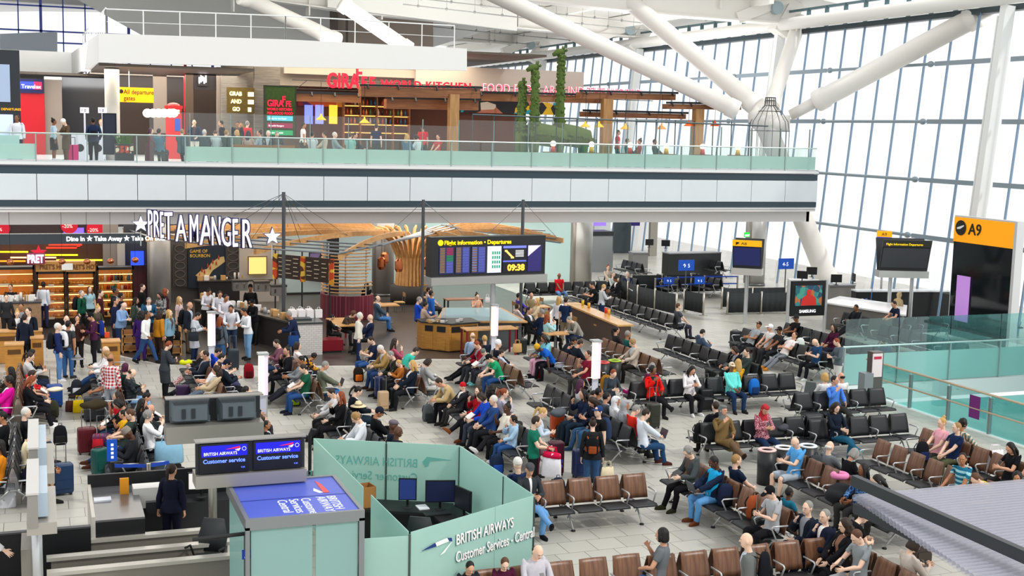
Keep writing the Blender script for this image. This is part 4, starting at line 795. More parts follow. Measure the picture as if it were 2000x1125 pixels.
# tables with lamps along the rail
for i, x in enumerate((1080, 1155, 1230, 1301, 1372, 1441)):
    p = atv(x, 300, 51.0); o = thing('cafe_table', f'small terrace table {["below the tallest giraffe", "left of the red waiter", "right of the red waiter", "beside the dark olive diner", "below the right timber post", "nearest the birdcage"][i]}', 'table', (p.x, 51.0, FZ), 0, 'terrace tables along the upper rail'); b = MB(); b.box(-.35, -.35, .7, .35, .35, .74); b.build('tabletop', TIM, o); b = MB(); b.cyl((0, 0, 0), (0, 0, .7), .04, 8); b.lathe([(0, 0), (.25, 0), (.25, .02), (0, .03)], n=12); b.build('pedestal', DARK, o)
    l = thing('table_lamp', f'small {"red" if i % 2 == 0 else "yellow"} table lamp with white globe {["below the tallest giraffe", "left of the red waiter", "right of the red waiter", "beside the dark olive diner", "below the right timber post", "nearest the birdcage"][i]}', 'lamp', (p.x, 51.0, FZ + .74), 0, 'globe lamps along the upper rail'); MB().lathe([(.0, 0), (.12, 0), (.1, .12), (.07, .26), (0, .26)], n=10).build('base', mat('e0341c' if i % 2 == 0 else 'f0b818', .4), l, True); MB().ell((0, 0, .36), (.13, .13, .13), 12, 8).build('globe', mat('fff0d8', .4, 0, 2), l, True)
# banquettes, chairs and tables of the diners
for x0, x1, c, lab in ((452, 575, 'b06a20', 'long ochre banquette behind the upper glass'), (285, 300, '5a2a34', 'short plum banquette at the planter end')):
    u0, u1 = atv(x0, 285, 50.6).x, atv(x1, 285, 50.6).x; o = thing('banquette', lab, 'bench', (u0, 50.5, FZ)); MB().box(0, .15, .05, u1 - u0, .7, .44).build('seat', mat(c, .6), o); MB().box(0, 0, .05, u1 - u0, .14, .82).build('backrest', mat(c, .6), o)
def cafe_chair(x, y, z, rz, c, lab, grp):
    o = thing('cafe_chair', lab, 'chair', (x, y, z), rz, grp); m = mat(c, .5)
    if 'cs' not in SM:
        SM['cs'] = mesh_of(MB().box(-.2, -.2, .42, .2, .2, .46), m); b = MB(); [b.cyl((sx * .18, sy * .18, 0), (sx * .18, sy * .18, .43), .014, 6) for sx in (1, -1) for sy in (1, -1)]; SM['cl'] = mesh_of(MB().cyl((0, 0, 0), (0, 0, .43), .014, 6), DSTEEL); SM['cp'] = mesh_of(MB().cyl((0, 0, .43), (0, .03, .86), .014, 6), DSTEEL); SM['cb'] = mesh_of(MB().box(-.19, .19, .68, .19, .22, .84), TIML)
    ob = link('seat', SM['cs'], o); link('backrest', SM['cb'], o)
    for sx in (1, -1): link('back_post', SM['cp'], o, (sx * .18, .18, 0)); [link('leg', SM['cl'], o, (sx * .18, sy * .18, 0)) for sy in (1, -1)]
    return o
# planter, desk, stanchion signs, adverts on the left
p0, p1 = atv(225, 300, 51.3), atv(262, 300, 51.3); o = thing('planter', 'dark slatted planter box of spiky green plants upstairs', 'planter', (p0.x, 51.3, FZ)); w = p1.x - p0.x
MB().box(0, 0, .05, w, .5, .75).build('box', mat('3a3c3e', .5), o)
for i in range(4): MB().box(w * (i + .1) / 4, -.02, .4, w * (i + .85) / 4, 0, .68).build('picture', mural_mat(['c8402a', '2a2a2a', 'e8d8c0', '7a4a2a'], 8), o)
for i in range(34):
    a = rb.random() * 6.28; b = MB(); x = rb.uniform(.1, w - .1); L = rb.uniform(.3, .6); b.tube([(x, .25, .72), (x + math.cos(a) * L * .3, .25 + math.sin(a) * L * .2, .72 + L * .7), (x + math.cos(a) * L * .7, .25 + math.sin(a) * L * .5, .72 + L * .75)], [.02, .025, .004], 5, flat=.3); b.build('leaf', mat('4f7a34', .6, 0, 0, .3, 9), o)
for x0, x1, lab in ((140, 172, 'left pale ticket desk'), (176, 206, 'right pale ticket desk')):
    u0, u1 = atv(x0, 270, 55).x, atv(x1, 270, 55).x; o = thing('ticket_desk', lab + ' upstairs with a round printed mark', 'desk', (u0, 55, FZ)); MB().box(0, 0, 0, u1 - u0, .6, 1.1).build('body', mat('e2e4ec', .5), o); MB().lathe([(0, 0), (.16, 0), (.16, .01), (0, .012)], n=18).xf(Matrix.Translation(((u1 - u0) * .5, -.0, .5)) @ Matrix.Rotation(R_(90), 4, 'X')).build('printed_mark', mat('1a1a1e', .5), o)
for x, lab in ((165, 'left white numbered sign on a pole upstairs'), (200, 'right white numbered sign on a pole upstairs')):
    p = atv(x, 216, 54.6); o = thing('pole_sign', lab, 'sign', (p.x, 54.6, FZ)); MB().cyl((0, 0, 0), (0, 0, p.z - FZ), .035, 8).build('pole', mat('e8e8ee', .4), o); MB().box(-.17, -.03, p.z - FZ - .1, .17, 0, p.z - FZ + .13).build('plate', mat('f0eef6', .4, 0, .4), o); text('1 0', .16, mat('2a2a5a', .4), o, (-.14, -.04, p.z - FZ - .04))
o, w, h = sboard('advert_totem', 'tall black advertising totem upstairs beside the round column', 'totem', (203, 223, 226, 300), 52.4, mat('20283c', .3), .12, None, BLACK)
o, w, h = sboard('departures_totem', 'tall dark departures screen cut by the left edge upstairs', 'screen', (-30, 97, 40, 300), 52, mat('2a2e35', .4), .3)
MB().box(w * .1, -.03, h * .5, w * .72, 0, h * .86).build('screen', mat('8fa0b8', .3, 0, .5), o); MB().box(w * .1, -.03, h * .08, w * .78, 0, h * .38).build('screen', mat('b8c4e8', .3, 0, .7), o); text('DEPARTURES', .12, mat('f0a800', .4, 0, 1.5), o, (w * .45, -.04, h * .42))
o, w, h = sboard('barrier', 'pale green solid barrier panel at the upper left corner', 'barrier', (-30, 264, 38, 296), 51, mat('b4d8d0', .4), .05)
p = atv(26, 308, 50.2); o = thing('bin', 'small blue waste tub by the upper left rail', 'bin', (p.x, 50.2, FZ)); MB().lathe([(0, 0), (.2, 0), (.23, .42), (.21, .42), (.19, .04), (0, .04)], n=18).build('tub', mat('3f86c4', .4), o, True)
p = atv(142, 305, 53); o = thing('suitcase', 'bright pink trolley case standing upstairs', 'suitcase', (p.x, 53, FZ)); MB().box(-.22, -.13, .04, .22, .13, .66).build('shell', mat('e0187a', .35), o); MB().box(-.02, -.14, .05, .02, -.128, .65).build('strap', BLACK, o); b = MB(); b.cyl((-.1, .05, .66), (-.1, .05, .95), .012, 6); b.cyl((.1, .05, .66), (.1, .05, .95), .012, 6); b.cyl((-.1, .05, .95), (.1, .05, .95), .015, 6); b.build('handle', DSTEEL, o)
for x in (288, 299, 310, 321, 332, 339):
    p = atv(x, 221, 57.4); tag(MB().ell((0, 0, 0), (.2, .2, .19), 14, 10).build('globe_lamp', mat('ffe8d8', .4, 0, 2.2), None, True, p), 'white glowing globe in a string before the telephone box', 'globe lamp', 'string of white globes')
d = None
# ---------------------------------------------------------------- lower floor shops and cafe under the balcony
WARM = mat('ffb868', .4, 0, 5.); BLACKM = mat('1b1a1c', .6)
front('wall_shop', (-80, 425, 205, 460), 58, mat('3a2a2c', .5, 0, 0, .4, 1.2)); front('wall_cafe_back', (-80, 476, 205, 640), 53.5, mat('4a2d22', .5, 0, 0, .3, 1)); front('wall_cafe', (202, 428, 232, 620), 52.6, mat('8a8079', .5)); front('wall_cafe', (230, 470, 245, 620), 52.5, mat('b9b2a8', .5)); front('wall_cafe', (243, 425, 292, 620), 52.8, mat('3a3c42', .5))
front('wall_cafe', (258, 518, 286, 620), 52.4, brick('5a1f2a', '4c1822', '2c0e14', 2.4, .5, .2, .02)); front('wall_cafe', (330, 428, 475, 640), 56, mat('4f4a48', .5)); front('wall_cafe', (468, 475, 545, 640), 55.5, mat('b0aaa3', .5, 0, 0, .04, 1)); front('wall_shop_glass', (540, 435, 650, 590), 58, mat('cfe6e8', .25)); front('wall_shop_glass', (830, 433, 1118, 600), 61, mat('d0efec', .25)); front('wall_shop', (640, 455, 662, 580), 57.5, mat('26282c', .4)); front('wall_shop', (650, 430, 840, 600), 62, mat('b9c9ca', .35)); front('wall_shop', (1160, 490, 1196, 590), 66, mat('8f9294', .4, .4))
front('wall_shop_dark', (205, 428, 660, 442), 56.6, mat('1c1e22', .5)); front('floor_skirt', (540, 572, 650, 590), 57.6, mat('1c1f22', .5))
# duty free signs above the cafe beam
for px, s, c, lab in (((-12, 431, 20, 462), '%%', 'b5122a', 'red round sale sign cut by the left edge'), ((118, 428, 152, 452), '-20%', 'b5122a', 'red heart shaped sale sign reading -20%'), ((168, 433, 202, 462), '-20%', 'c0142c', 'red round sale sign reading -20%')):
    u0, u1, z0, z1 = R4(*px, 57.97); o = thing('sale_sign', lab, 'sign', ((u0 + u1) / 2, 57.97, (z0 + z1) / 2)); r = (u1 - u0) / 2
    MB().lathe([(0, 0), (r, 0), (r, .05), (0, .05)], n=24).xf(Matrix.Rotation(R_(90), 4, 'X')).build('disc', mat(c, .4, 0, .5), o); text(s, r * .6, mat('ffd8d0', .4, 0, .8), o, (-r * .8, -.07, -r * .3))
sboard('advert_screen', 'violet advert screen between the two sale signs', 'screen', (124, 445, 164, 460), 57.94, mat('7a5ae0', .4, 0, 1), .05)
o, w, h = sboard('cafe_beam_sign', 'long slate cafe beam lettered Dine In Take Away Take On Board', 'sign', (-80, 457, 276, 477), 49.9, mat('3c454c', .4), .3); text('Dine In \u2605 Take Away \u2605 Take On Board', .235, mat('fff', .4, 0, 2.5), o, (w - 2.72, -.02, h * .3), ext=.01, bold=.004, sx=.95)
# neon strips and small sign
for x0, x1, y, c in ((90, 150, 484, 'ff2a18'), (0, 55, 492, 'ffc818'), (85, 152, 498, 'e8e020'), (20, 110, 503, 'ffb090'), (95, 160, 478, 'e83020'), (0, 50, 510, 'ff8a20'), (150, 156, 480, 'ff2020'), (110, 200, 508, 'd8e030')):
    a, c2 = atv(x0, y, 53.2), atv(x1, y, 53.2); b = MB(); b.bar(a, c2, .05, .06); tag(b.build('neon_strip', mat(c, .4, 0, 1.5)), 'glowing coloured strip light in the cafe ceiling behind the small sign', 'strip light', 'cafe neon strips')
o, w, h = sboard('small_neon_sign', 'small white lit PRET sign with red star above the hot cabinets', 'sign', (52, 494, 88, 516), 49.6, mat('6a2038', .5), .03)
text('PRET', .42, mat('f4f0ff', .4, 0, 4), o, (.02, -.05, .06), ext=.03, bold=.01, sx=.62)
def star(c, r, t=.05):
    P = [(c[0] + (r if i % 2 == 0 else r * .42) * math.sin(i * math.pi / 5), c[1], c[2] + (r if i % 2 == 0 else r * .42) * math.cos(i * math.pi / 5)) for i in range(10)]; b = MB(); b.plate([Vector(p) for p in P], (0, t, 0)); return b
star((.42, .02, .42), .3).build('star', mat('b01028', .4, 0, .8), o)
# hot cabinets and drinks fridge
def cabinet(px, label, header=None, n=4, item='bun', grp=''):
    u0, u1, z0, z1 = R4(*px, 49.9); w, h = u1 - u0, z1; o = thing('display_cabinet', label, 'cabinet', (u0, 49.9, 0), 0, 'glowing food cabinets'); CH = mat('a9a49c', .3, .6)
    b = MB(); b.box(0, .55, 0, w, .62, h); b.box(0, 0, 0, .06, .6, h); b.box(w - .06, 0, 0, w, .6, h); b.box(0, 0, h - .1, w, .6, h); b.box(0, 0, 0, w, .6, .3); b.build('carcass', mat('2a2624', .4, .2), o); MB().box(.06, .5, .3, w - .06, .54, h - .1).build('back_panel', mat('d8853a', .5, 0, .4), o)
    for i in range(n):
        z = .36 + (h - .6) * i / n; MB().box(.06, .02, z, w - .06, .5, z + .03).build('shelf', mat('c8a070', .4), o); MB().box(.06, .03, z + (h - .6) / n - .05, w - .06, .07, z + (h - .6) / n - .02).build('shelf_light', mat('ffd090', .4, 0, 2.5), o); MB().box(w * .4, -.005, z - .03, w * .6, .015, z + .06).build('price_card', WHITE, o)
        if item == 'bottle': stock(9, u0 + .12, u0 + w - .12, z + .03, 50.1, 'bottle or jar on the shelves of the drinks fridge', 'bottles in the drinks fridge', BMS + JMS)
        else:
            for k in range(7): tag(link('bun', SM.setdefault('bun', mesh_of(MB().ell((0, 0, .06), (.09, .1, .07), 9, 6), mat('d89a4a', .5, 0, 0, .3, 9), True)), None, (u0 + .14 + (w - .28) * k / 6 + rb.uniform(-.02, .02), 50.15 + rb.uniform(-.05, .08), z + .03)), grp, 'bun', 'buns in the hot cabinets')
    MB().box(.02, -.03, .3, w - .02, -.02, h - .1).build('glass_front', glass('f4ead8', .5, .06), o)
    if header:
        MB().box(-.02, -.06, h, w + .02, .3, h + .38).build('header', wood('b8803f', 'c9944f', .5, (1, 1, 6)), o); text("PRET'S HOT", .26, mat('6a3a18', .5), o, (.12, -.07, h + .09), ext=.008, bold=.004, sx=.72) if header == 2 else None
    return o, w, h
cabinet((-50, 522, 68, 622), 'glowing hot food cabinet at the left edge of the cafe', None, 4, 'bun', 'baked bun in the left hot cabinet')
o, w, h = cabinet((72, 530, 128, 622), 'glowing hot cabinet under the left half of the wood header', 2, 5, 'bun', 'baked bun in the middle hot cabinet'); MB().box(w - .12, -.09, h + .05, w + .28, -.07, h + .3).build('header_card', WHITE, o)
cabinet((131, 530, 186, 622), 'glowing hot cabinet under the right half of the wood header', 2, 5, 'bun', 'baked bun in the right hot cabinet'); cabinet((190, 522, 262, 622), 'bright drinks fridge full of jars and bottles', None, 5, 'bottle')
sboard('blue_screen', 'blue lit screen in a dark frame left of the steel column', 'screen', (255, 490, 281, 518), 52.2, mat('2a4ae8', .4, 0, 1.1), .06, None, DARK)
for x, y, lab in ((216, 510, 'small copper ball pendant over the drinks fridge'), (264, 508, 'small copper ball pendant before the blue screen'), (20, 512, 'small copper ball pendant left of the small lit sign'), (121, 511, 'small copper ball pendant over the left cabinet header'), (170, 511, 'small copper ball pendant over the right cabinet header')):
    p = atv(x, y, 49.2); o = thing('ball_pendant', lab, 'pendant lamp', p); MB().ell((0, 0, 0), (.13, .13, .11), 16, 10).build('shade', mat('c87a50', .15, .9), o, True); MB().cyl((0, 0, .1), (0, 0, 4.43 - p.z), .008, 5).build('cord', BLACK, o)
# feature wall: map poster between carved panels, niche
o, w, h = sboard('map_poster', 'tall dark map poster headed GAME OF BOURBON', 'poster', (367, 480, 441, 562), 55.8, mat('1d2836', .5, 0, 0, .15, 2), .06)
text('GAME OF\nBOURBON', .2, mat('c8a040', .4, 0, .3), o, (.08, -.01, h - .3), ext=.004, sx=.9); b = MB(); b.plate([Vector((w * a, -.012, h * c)) for a, c in ((.2, .3), (.35, .42), (.5, .45), (.62, .6), (.82, .72), (.95, .74), (.98, .62), (.8, .5), (.66, .42), (.5, .22), (.36, .2))], (0, .008, 0)); b.build('map_shape', mat('c9b078', .5, 0, 0, .2, 9), o)
for i in range(8): a = (i * .37) % 1; MB().lathe([(0, 0), (.035, 0), (.035, .1), (.012, .15), (.012, .2), (0, .2)], n=8).build('bottle_print', mat('a03a20', .5), o, False, (w * (.3 + .6 * a), -.015, h * (.28 + .4 * a + (.06 if i % 2 else -.03))))
for px, lab in (((338, 478, 365, 560), 'left dark carved panel beside the map poster'), ((441, 478, 470, 560), 'right dark carved panel beside the map poster')):
    o, w, h = sboard('carved_panel', lab, 'panel', px, 55.7, mat('3a3634', .6), .05)
    for i in range(5): b = MB(); b.tube([(w / 2 + w * .36 * math.cos(a * math.pi / 10), -.01, h * (i + .5) / 5 + h * .085 * math.sin(a * math.pi / 10)) for a in range(20)], .02, 5, closed=True); b.build('carving', mat('5a5450', .6), o)
o, w, h = sboard('lit_niche', 'small golden lit wall niche with bottles above the coffee counter', 'niche', (486, 502, 520, 535), 55.3, mat('e8c070', .4, 0, 1.0), .06, None, mat('6a5a48', .4))
o, w, h = sboard('wall_poster', 'framed blue and white poster on the turquoise glass wall', 'poster', (605, 494, 629, 537), 57.6, mural_mat(['20242c', '8a7ab0', 'e0dce8', '2a2e40', '4a5a90'], 2.2), .05, None, BLACK); text('IT STARTS HERE', .13, mat('fff', .4, 0, .5), o, (.04, -.02, h * .15))
# big letter sign on the canopy edge: letters climb along the slanting rim
SL = [atv(263, 452, 44.2), atv(290, 462, 43.6), atv(490, 480, 42.6), atv(560, 498, 42.4)]
o = thing('cafe_name_sign', 'big white lit PRET A MANGER letters with stars on the canopy rim', 'sign', (0, 0, 0)); FACE_M = mat('f4f1ff', .4, 0, .75); SIDE = mat('3a3560', .3, .3)
def letter3(ch, px0, px1, y0, y1, v, ang):
    a, c = atv(px0, (y0 + y1) / 2, v), atv(px1, (y0 + y1) / 2, v); z0 = atv((px0 + px1) / 2, y1, v).z; z1 = atv((px0 + px1) / 2, y0, v).z; H_ = z1 - z0; W_ = (c - a).length
    for mm, dy, ex, bo in ((SIDE, .1, .1, .032), (FACE_M, -.02, .02, .0)):
        t = text(ch, H_ / .73, mm, o, (a.x, v + dy, z0), ext=ex, bold=bo, name='letter' if mm is FACE_M else 'letter_casing', rz=ang); t.scale = (W_ / (H_ * (.95 if ch in 'MW' else .72)), 1, 1)
for i, (ch, x0, x1, y0, y1) in enumerate((('P', 288, 299, 407, 460), ('R', 299, 311, 408, 463), ('E', 312, 321, 410, 465), ('T', 321, 336, 411, 468), ('A', 343, 361, 417, 471), ('M', 369, 388, 416, 473), ('A', 390, 412, 418, 478), ('N', 412, 427, 420, 479), ('G', 431, 449, 422, 481), ('E', 453, 467, 424, 482), ('R', 471, 491, 425, 484))): letter3(ch, x0, x1, y0, y1, 44.4 - i * .16, 18)
for x, y, v in ((275, 438, 44.6), (532, 462, 42.4)):
    p = atv(x, y, v); star(p, .33, .16).build('star', SIDE, o); star(p - Vector((0, .03, 0)), .29, .03).build('star', FACE_M, o); MB().cyl(p - Vector((0, -.08, .25)), p - Vector((0, -.08, .75)), .02, 6).build('stem', ALU, o)
# timber canopy: branches spread from a slatted trunk, held by steel rods, masts and cables
OAK = wood('c08a4e', 'd6a468', .5, (2, 2, 2), 2.5); TR = Vector((15.6, 50.3, 0)); tp = atz(803, 590); TR = Vector((tp.x, tp.y, 0))
o = thing('timber_tree', 'tree shaped column of bent timber ribs spreading into a canopy', 'timber tree', TR)
MB().lathe([(0, 0), (.95, 0), (.95, .75), (.85, .8), (0, .8)], n=24).build('base_bench', mat('3a3632', .6), o, True)
CZ = 3.15
for k in range(26):
    a = 2 * math.pi * k / 26; c, s = math.cos(a), math.sin(a); R1 = 2.0
    b = MB(); b.tube([(c * .68, s * .68, .8), (c * .62, s * .62, 1.6), (c * .66, s * .66, 2.1), (c * .95, s * .95, 2.75), (c * 1.5, s * 1.5, CZ + .05), (c * R1, s * R1, CZ + .1)], .075, 6, flat=1.6); b.build('rib', OAK, o)
o2 = thing('timber_canopy_roof', 'wide canopy of long timber beams over the cafe, tied by cables to three masts', 'canopy', (0, 0, 0))
def bent(t, e, sag=.3, n=7, w=.07, h=.2):
    P = [t.lerp(e, f) + Vector((0, 0, sag * math.sin(math.pi * f))) for f in np.linspace(0, 1, n)]; d = (e - t).normalized(); a = Vector((-d.y, d.x, 0)).normalized() * w / 2; u = Vector((0, 0, h / 2)); b = MB(); b.rings([[p - a - u, p + a - u, p + a + u, p - a + u] for p in P]); return b.build('beam', OAK, o2)
tips = [atz(x, y, 3.3) for x, y in ((240, 452), (285, 467), (362, 480), (497, 492), (662, 503))]
for x, y, z in [(240, 452, 3.3), (285, 467, 3.3), (362, 480, 3.3), (497, 492, 3.3), (662, 503, 3.3), (330, 446, 3.5), (400, 446, 3.5), (462, 444, 3.5), (520, 441, 3.5), (575, 438, 3.5), (628, 436, 3.5), (680, 435, 3.5), (1100, 470, 3.35), (1085, 465, 3.35), (1060, 458, 3.4), (1035, 452, 3.4), (1005, 447, 3.45), (975, 443, 3.45), (948, 440, 3.5), (905, 437, 3.5), (934, 484, 3.3), (1010, 480, 3.3)]:
    t = atz(x, y, z); d = Vector((t.x - TR.x, t.y - TR.y, 0)).normalized(); bent(t, Vector((TR.x, TR.y, CZ + .1)) + d * 1.7, .22)
RODM = mat('8f9498', .3, .8)
for k in range(4):
    a = tips[0].lerp(tips[4], .0) + Vector((k * .9, k * 1.0, .12)); pts = [t + Vector((k * .75, k * .9, .14)) for t in tips] + [Vector((TR.x + 1.5, TR.y - 1.6 + k * .7, CZ + .3)), atz(1095 - k * 10, 474 - k * 8, 3.42)]; b = MB(); b.tube(pts, .035, 6); b.build('steel_rod', RODM, o2)
masts = [(554, 375, 44.6), (827, 390, 46.3), (1022, 390, 45.2)]
for x, y, v in masts:
    p = atv(x, y, v); b = MB(); b.cyl((p.x, p.y, 0), p, .065, 10); b.build('mast', mat('5a5c60', .35, .6), o2)
    for t in [tips[i].lerp(Vector((TR.x, TR.y, 3.4)), f) for i in range(4) for f in (.25, .55)] if x < 600 else [atz(930, 478, 3.35), atz(760, 455, 3.4)] if x < 900 else [atz(930, 478, 3.35), atz(1095, 472, 3.4)]:
        b = MB(); b.cyl(p - Vector((0, 0, .06)), t, .011, 4); b.build('cable', RODM, o2)
for x, y, lab in ((745, 516, 'front copper drum pendant left of the timber tree'), (751, 506, 'rear copper drum pendant left of the timber tree'), (779, 520, 'single copper drum pendant on the timber tree'), (834, 516, 'copper drum pendant right of the timber tree')):
    p = atz(x, y, 2.2); h = thing('drum_pendant', lab, 'pendant lamp', p); MB().lathe([(.08, .3), (.17, .22), (.18, -.1), (.12, -.22), (.0, -.22)], n=10).build('shade', mat('c8764a', .12, .95), h, False); MB().cyl((0, 0, .3), (0, 0, 1.2), .008, 5).build('cord', BLACK, h)
# round slatted booth
bc = atz(690, 625); o = thing('round_booth', 'curved booth of stacked timber slats on a maroon tiled base', 'booth', (bc.x, bc.y + .9, 0)); BR = 1.15
arc = lambda r, z, a0=150, a1=320: [(r * math.cos(R_(a)), r * math.sin(R_(a)), z) for a in np.linspace(a0, a1, 22)]
b = MB(); pi, po = arc(BR - .14, 0), arc(BR, 0); b.rings([[p, q, (q[0], q[1], 1.0), (p[0], p[1], 1.0)] for p, q in zip(pi, po)]); b.build('tiled_base', brick('6a1b2c', '581424', '8a3c48', 2.2, .5, .2, .02), o)
rz_ = random.Random(2)
for i in range(15): a1 = 320 - rz_.uniform(0, 26); b = MB(); b.tube(arc(BR - .06, 1.12 + i * .135, 150, a1), .035, 6, flat=.8); b.build('slat', OAK, o)
for a in (160, 205, 250, 300): x, y = (BR - .12) * math.cos(R_(a)), (BR - .12) * math.sin(R_(a)); MB().cyl((x, y, 1.0), (x, y, 3.1), .03, 8).build('post', ALU, o)
# hanging menu boards over the till line
m0, m1 = atz(534, 560, 1.5), atz(598, 585, 1.5); d = (m1 - m0); L = 3.2; d = d.normalized() * L; o = thing('menu_boards', 'slanting row of dark menu boards with yellow end strips', 'menu board', atz(534, 540, 1.75)); dirm = Vector((.62, -.78, 0)); 
for i in range(2):
    a = dirm * (i * 1.45 + .25); b = MB(); b.bar(a + Vector((0, 0, .45)), a + dirm * 1.2 + Vector((0, 0, .45)), .06, .95); b.build('board', mat('3d2d26', .6), o)
    for k in range(3):
        for r in range(9): c = a + dirm * (.08 + k * .38) + Vector((-.05, -.05, .8 - r * .085)); b = MB(); b.bar(c, c + dirm * (.2 + .1 * ((r * 7 + k) % 3) / 3), .012, .025); b.build('menu_line', mat('e8d8b8', .5), o) if (i * 27 + k * 9 + r) % 2 == 0 else None
for i in range(3): a = dirm * (i * 1.45 - .02); b = MB(); b.bar(a + Vector((0, 0, .42)), a + dirm * .22 + Vector((0, 0, .42)), .07, 1.02); b.build('end_strip', mural_mat(['e8a020', 'd84818', 'f0c840', '5a2818'], 5), o)
for f in (.1, 1.5, 2.9): a = dirm * f; MB().cyl(a + Vector((0, 0, -1.7)), a + Vector((0, 0, 1.1)), .03, 6).build('support', DARK, o)
# counters
STN = mat('4a4642', .3, 0, 0, .1, 2)
c0, c1 = atz(345, 615), atz(560, 690); o = thing('till_counter', 'long dark cafe till counter running diagonally', 'counter', (0, 0, 0)); a = atz(400, 640); c = atz(590, 690); dd = Vector((c.x - a.x, c.y - a.y, 0)); 
b = MB(); b.bar(a + Vector((0, .5, .5)), c + Vector((0, .5, .5)), .7, 1.0); b.build('body', mat('2c2826', .5), o); b = MB(); b.bar(a + Vector((0, .5, 1.03)), c + Vector((0, .5, 1.03)), .85, .06); b.build('worktop', STN, o)
e0, e1 = atz(575, 695), atz(630, 693); o = thing('counter_end', 'white tiled counter end with dark stone top and black tray', 'counter', (e0.x, e0.y, 0)); w = e1.x - e0.x; WT = brick('dcd8d4', 'd4d0cc', 'a8a4a2', 3, .5, .22, .015, .25, (R_(90), 0, 0)); MB().box(0, 0, 0, w, 1.5, 1.08).build('tiled_body', WT, o); MB().box(-.04, -.04, 1.08, w + .04, 1.54, 1.14).build('worktop', mat('3d423f', .25), o)
t = thing('serving_tray', 'dark rectangular tray on the white tiled counter end', 'tray', (e0.x + .1, e0.y + .5, 1.14)); MB().box(0, 0, 0, .6, .45, .05).build('tray', mat('33373c', .4), t)
o = thing('coffee_counter', 'dark rear coffee counter crowded with cups and machines', 'counter', (0, 0, 0)); p = atz(395, 600); q = atz(560, 612); b = MB(); b.box(p.x, p.y + 1.2, 0, q.x, p.y + 2, .95); b.build('body', BLACKM, o); MB().box(p.x - .05, p.y + 1.15, .95, q.x + .05, p.y + 2.05, 1.0).build('worktop', STN, o)
ci = [('cup', [(0, 0), (.035, 0), (.045, .12), (0, .12)], 'e9e4dc'), ('tin', [(0, 0), (.06, 0), (.06, .14), (0, .14)], 'c0a080'), ('jug', [(0, 0), (.07, 0), (.06, .12), (.05, .2), (0, .2)], 'b0b4b8'), ('cup_stack', [(0, 0), (.045, 0), (.05, .3), (0, .32)], 'e0d8d0'), ('box', None, 'c89a60'), ('box', None, 'eeeae6')]
CIM = [(n, mesh_of(MB().lathe(pr, n=9) if pr else MB().box(-.12, -.1, 0, .12, .1, .2), mat(c, .4), True if pr else False)) for n, pr, c in ci]
def clutter(n, f, lab, grp, kinds=None):
    for i in range(n):
        nm, ms = rb.choice([k for k in CIM if not kinds or k[0] in kinds]); x, y, z = f(i / n); tag(link(nm, ms, None, (x, y, z), rb.random() * 3), f'{nm.replace("_", " ")} among the clutter {lab}', nm, grp)
clutter(34, lambda f: (p.x + .1 + (q.x - p.x - .2) * f, p.y + 1.3 + rb.random() * .6, 1.0), 'on the rear coffee counter', 'things on the rear coffee counter'); clutter(30, lambda f: (a.x + dd.x * f + rb.uniform(-.15, .15), a.y + .5 + dd.y * f + rb.uniform(-.2, .2), 1.06), 'on the till counter', 'things on the till counter')
for i in range(7):                                          # white carrier bags beside the tray
    x, y = e0.x + .15 + (i % 4) * .3, e0.y + 1.05 + (i // 4) * .28; b = MB(); b.box(-.12, -.07, 0, .12, .07, .28); g = thing('paper_bag', 'white printed paper bag stacked behind the dark tray', 'paper bag', (x, y, 1.14), 0, 'paper bags on the tiled counter end'); b.build('bag', mat('efeaea', .6, 0, 0, .15, 30), g); MB().tube([(-.05, 0, .28), (-.04, 0, .36), (.04, 0, .36), (.05, 0, .28)], .008, 5).build('handle', WHITE, g)
for i, (x, y) in enumerate(((545, 578), (512, 570), (470, 568))):
    g = atz(x, y, 1.0); o = thing('coffee_machine', f'steel coffee machine {["nearest the menu boards", "in the middle of the coffee counter", "at the left of the coffee counter"][i]}', 'coffee machine', (g.x, g.y, 1.0)); MB().box(-.3, 0, 0, .3, .4, .36).build('body', mat('b5b0aa', .25, .8), o); MB().box(-.32, -.05, .36, .32, .42, .44).build('cup_rack', mat('3a3632', .4), o); [MB().cyl((x2, -.04, .12), (x2, -.04, .3), .035, 8).build('group_head', CHROME, o) for x2 in (-.15, .15)]
# litter bin by counter, red bench, wood tables
g = atz(537, 672); o = thing('litter_bin', 'steel bin with pink liner before the till counter', 'bin', g); MB().cyl((0, 0, 0), (0, 0, .62), .26, 18).build('drum', mat('6f6864', .35, .6), o, True); MB().cyl((0, 0, .62), (0, 0, .74), .27, 18).build('liner', mat('b04068', .5), o, True)
g = atz(640, 690); o = thing('red_bench', 'maroon leather bench with high back at the wooden table', 'bench', g); RL2 = mat('7a1220', .35); MB().box(-.5, 0, .08, .55, .62, .46).build('seat', RL2, o); MB().box(-.62, 0, .08, -.48, .7, 1.02).build('backrest', RL2, o); MB().box(-.62, .02, 0, .5, .62, .08).build('plinth', BLACK, o)
def table(px, py, sx, sy, h, label, m=OAK, legm=None, grp=None, stand=None):
    g = atz(px, py, h); o = thing('cafe_table', label, 'table', (g.x, g.y, 0), 0, grp); MB().box(-sx / 2, -sy / 2, h - .04, sx / 2, sy / 2, h).build('tabletop', m, o)
    if stand: MB().cyl((0, 0, 0), (0, 0, h - .04), .05, 8).build('pedestal', DSTEEL, o); MB().lathe([(0, 0), (.28, 0), (.28, .02), (0, .03)], n=14).build('foot', DSTEEL, o)
    else: [MB().box(x - .03, y - .03, 0, x + .03, y + .03, h - .04).build('leg', legm or DARK, o) for x in (-sx / 2 + .05, sx / 2 - .05) for y in (-sy / 2 + .05, sy / 2 - .05)]
    return o
MR = mat('7a1626', .4)
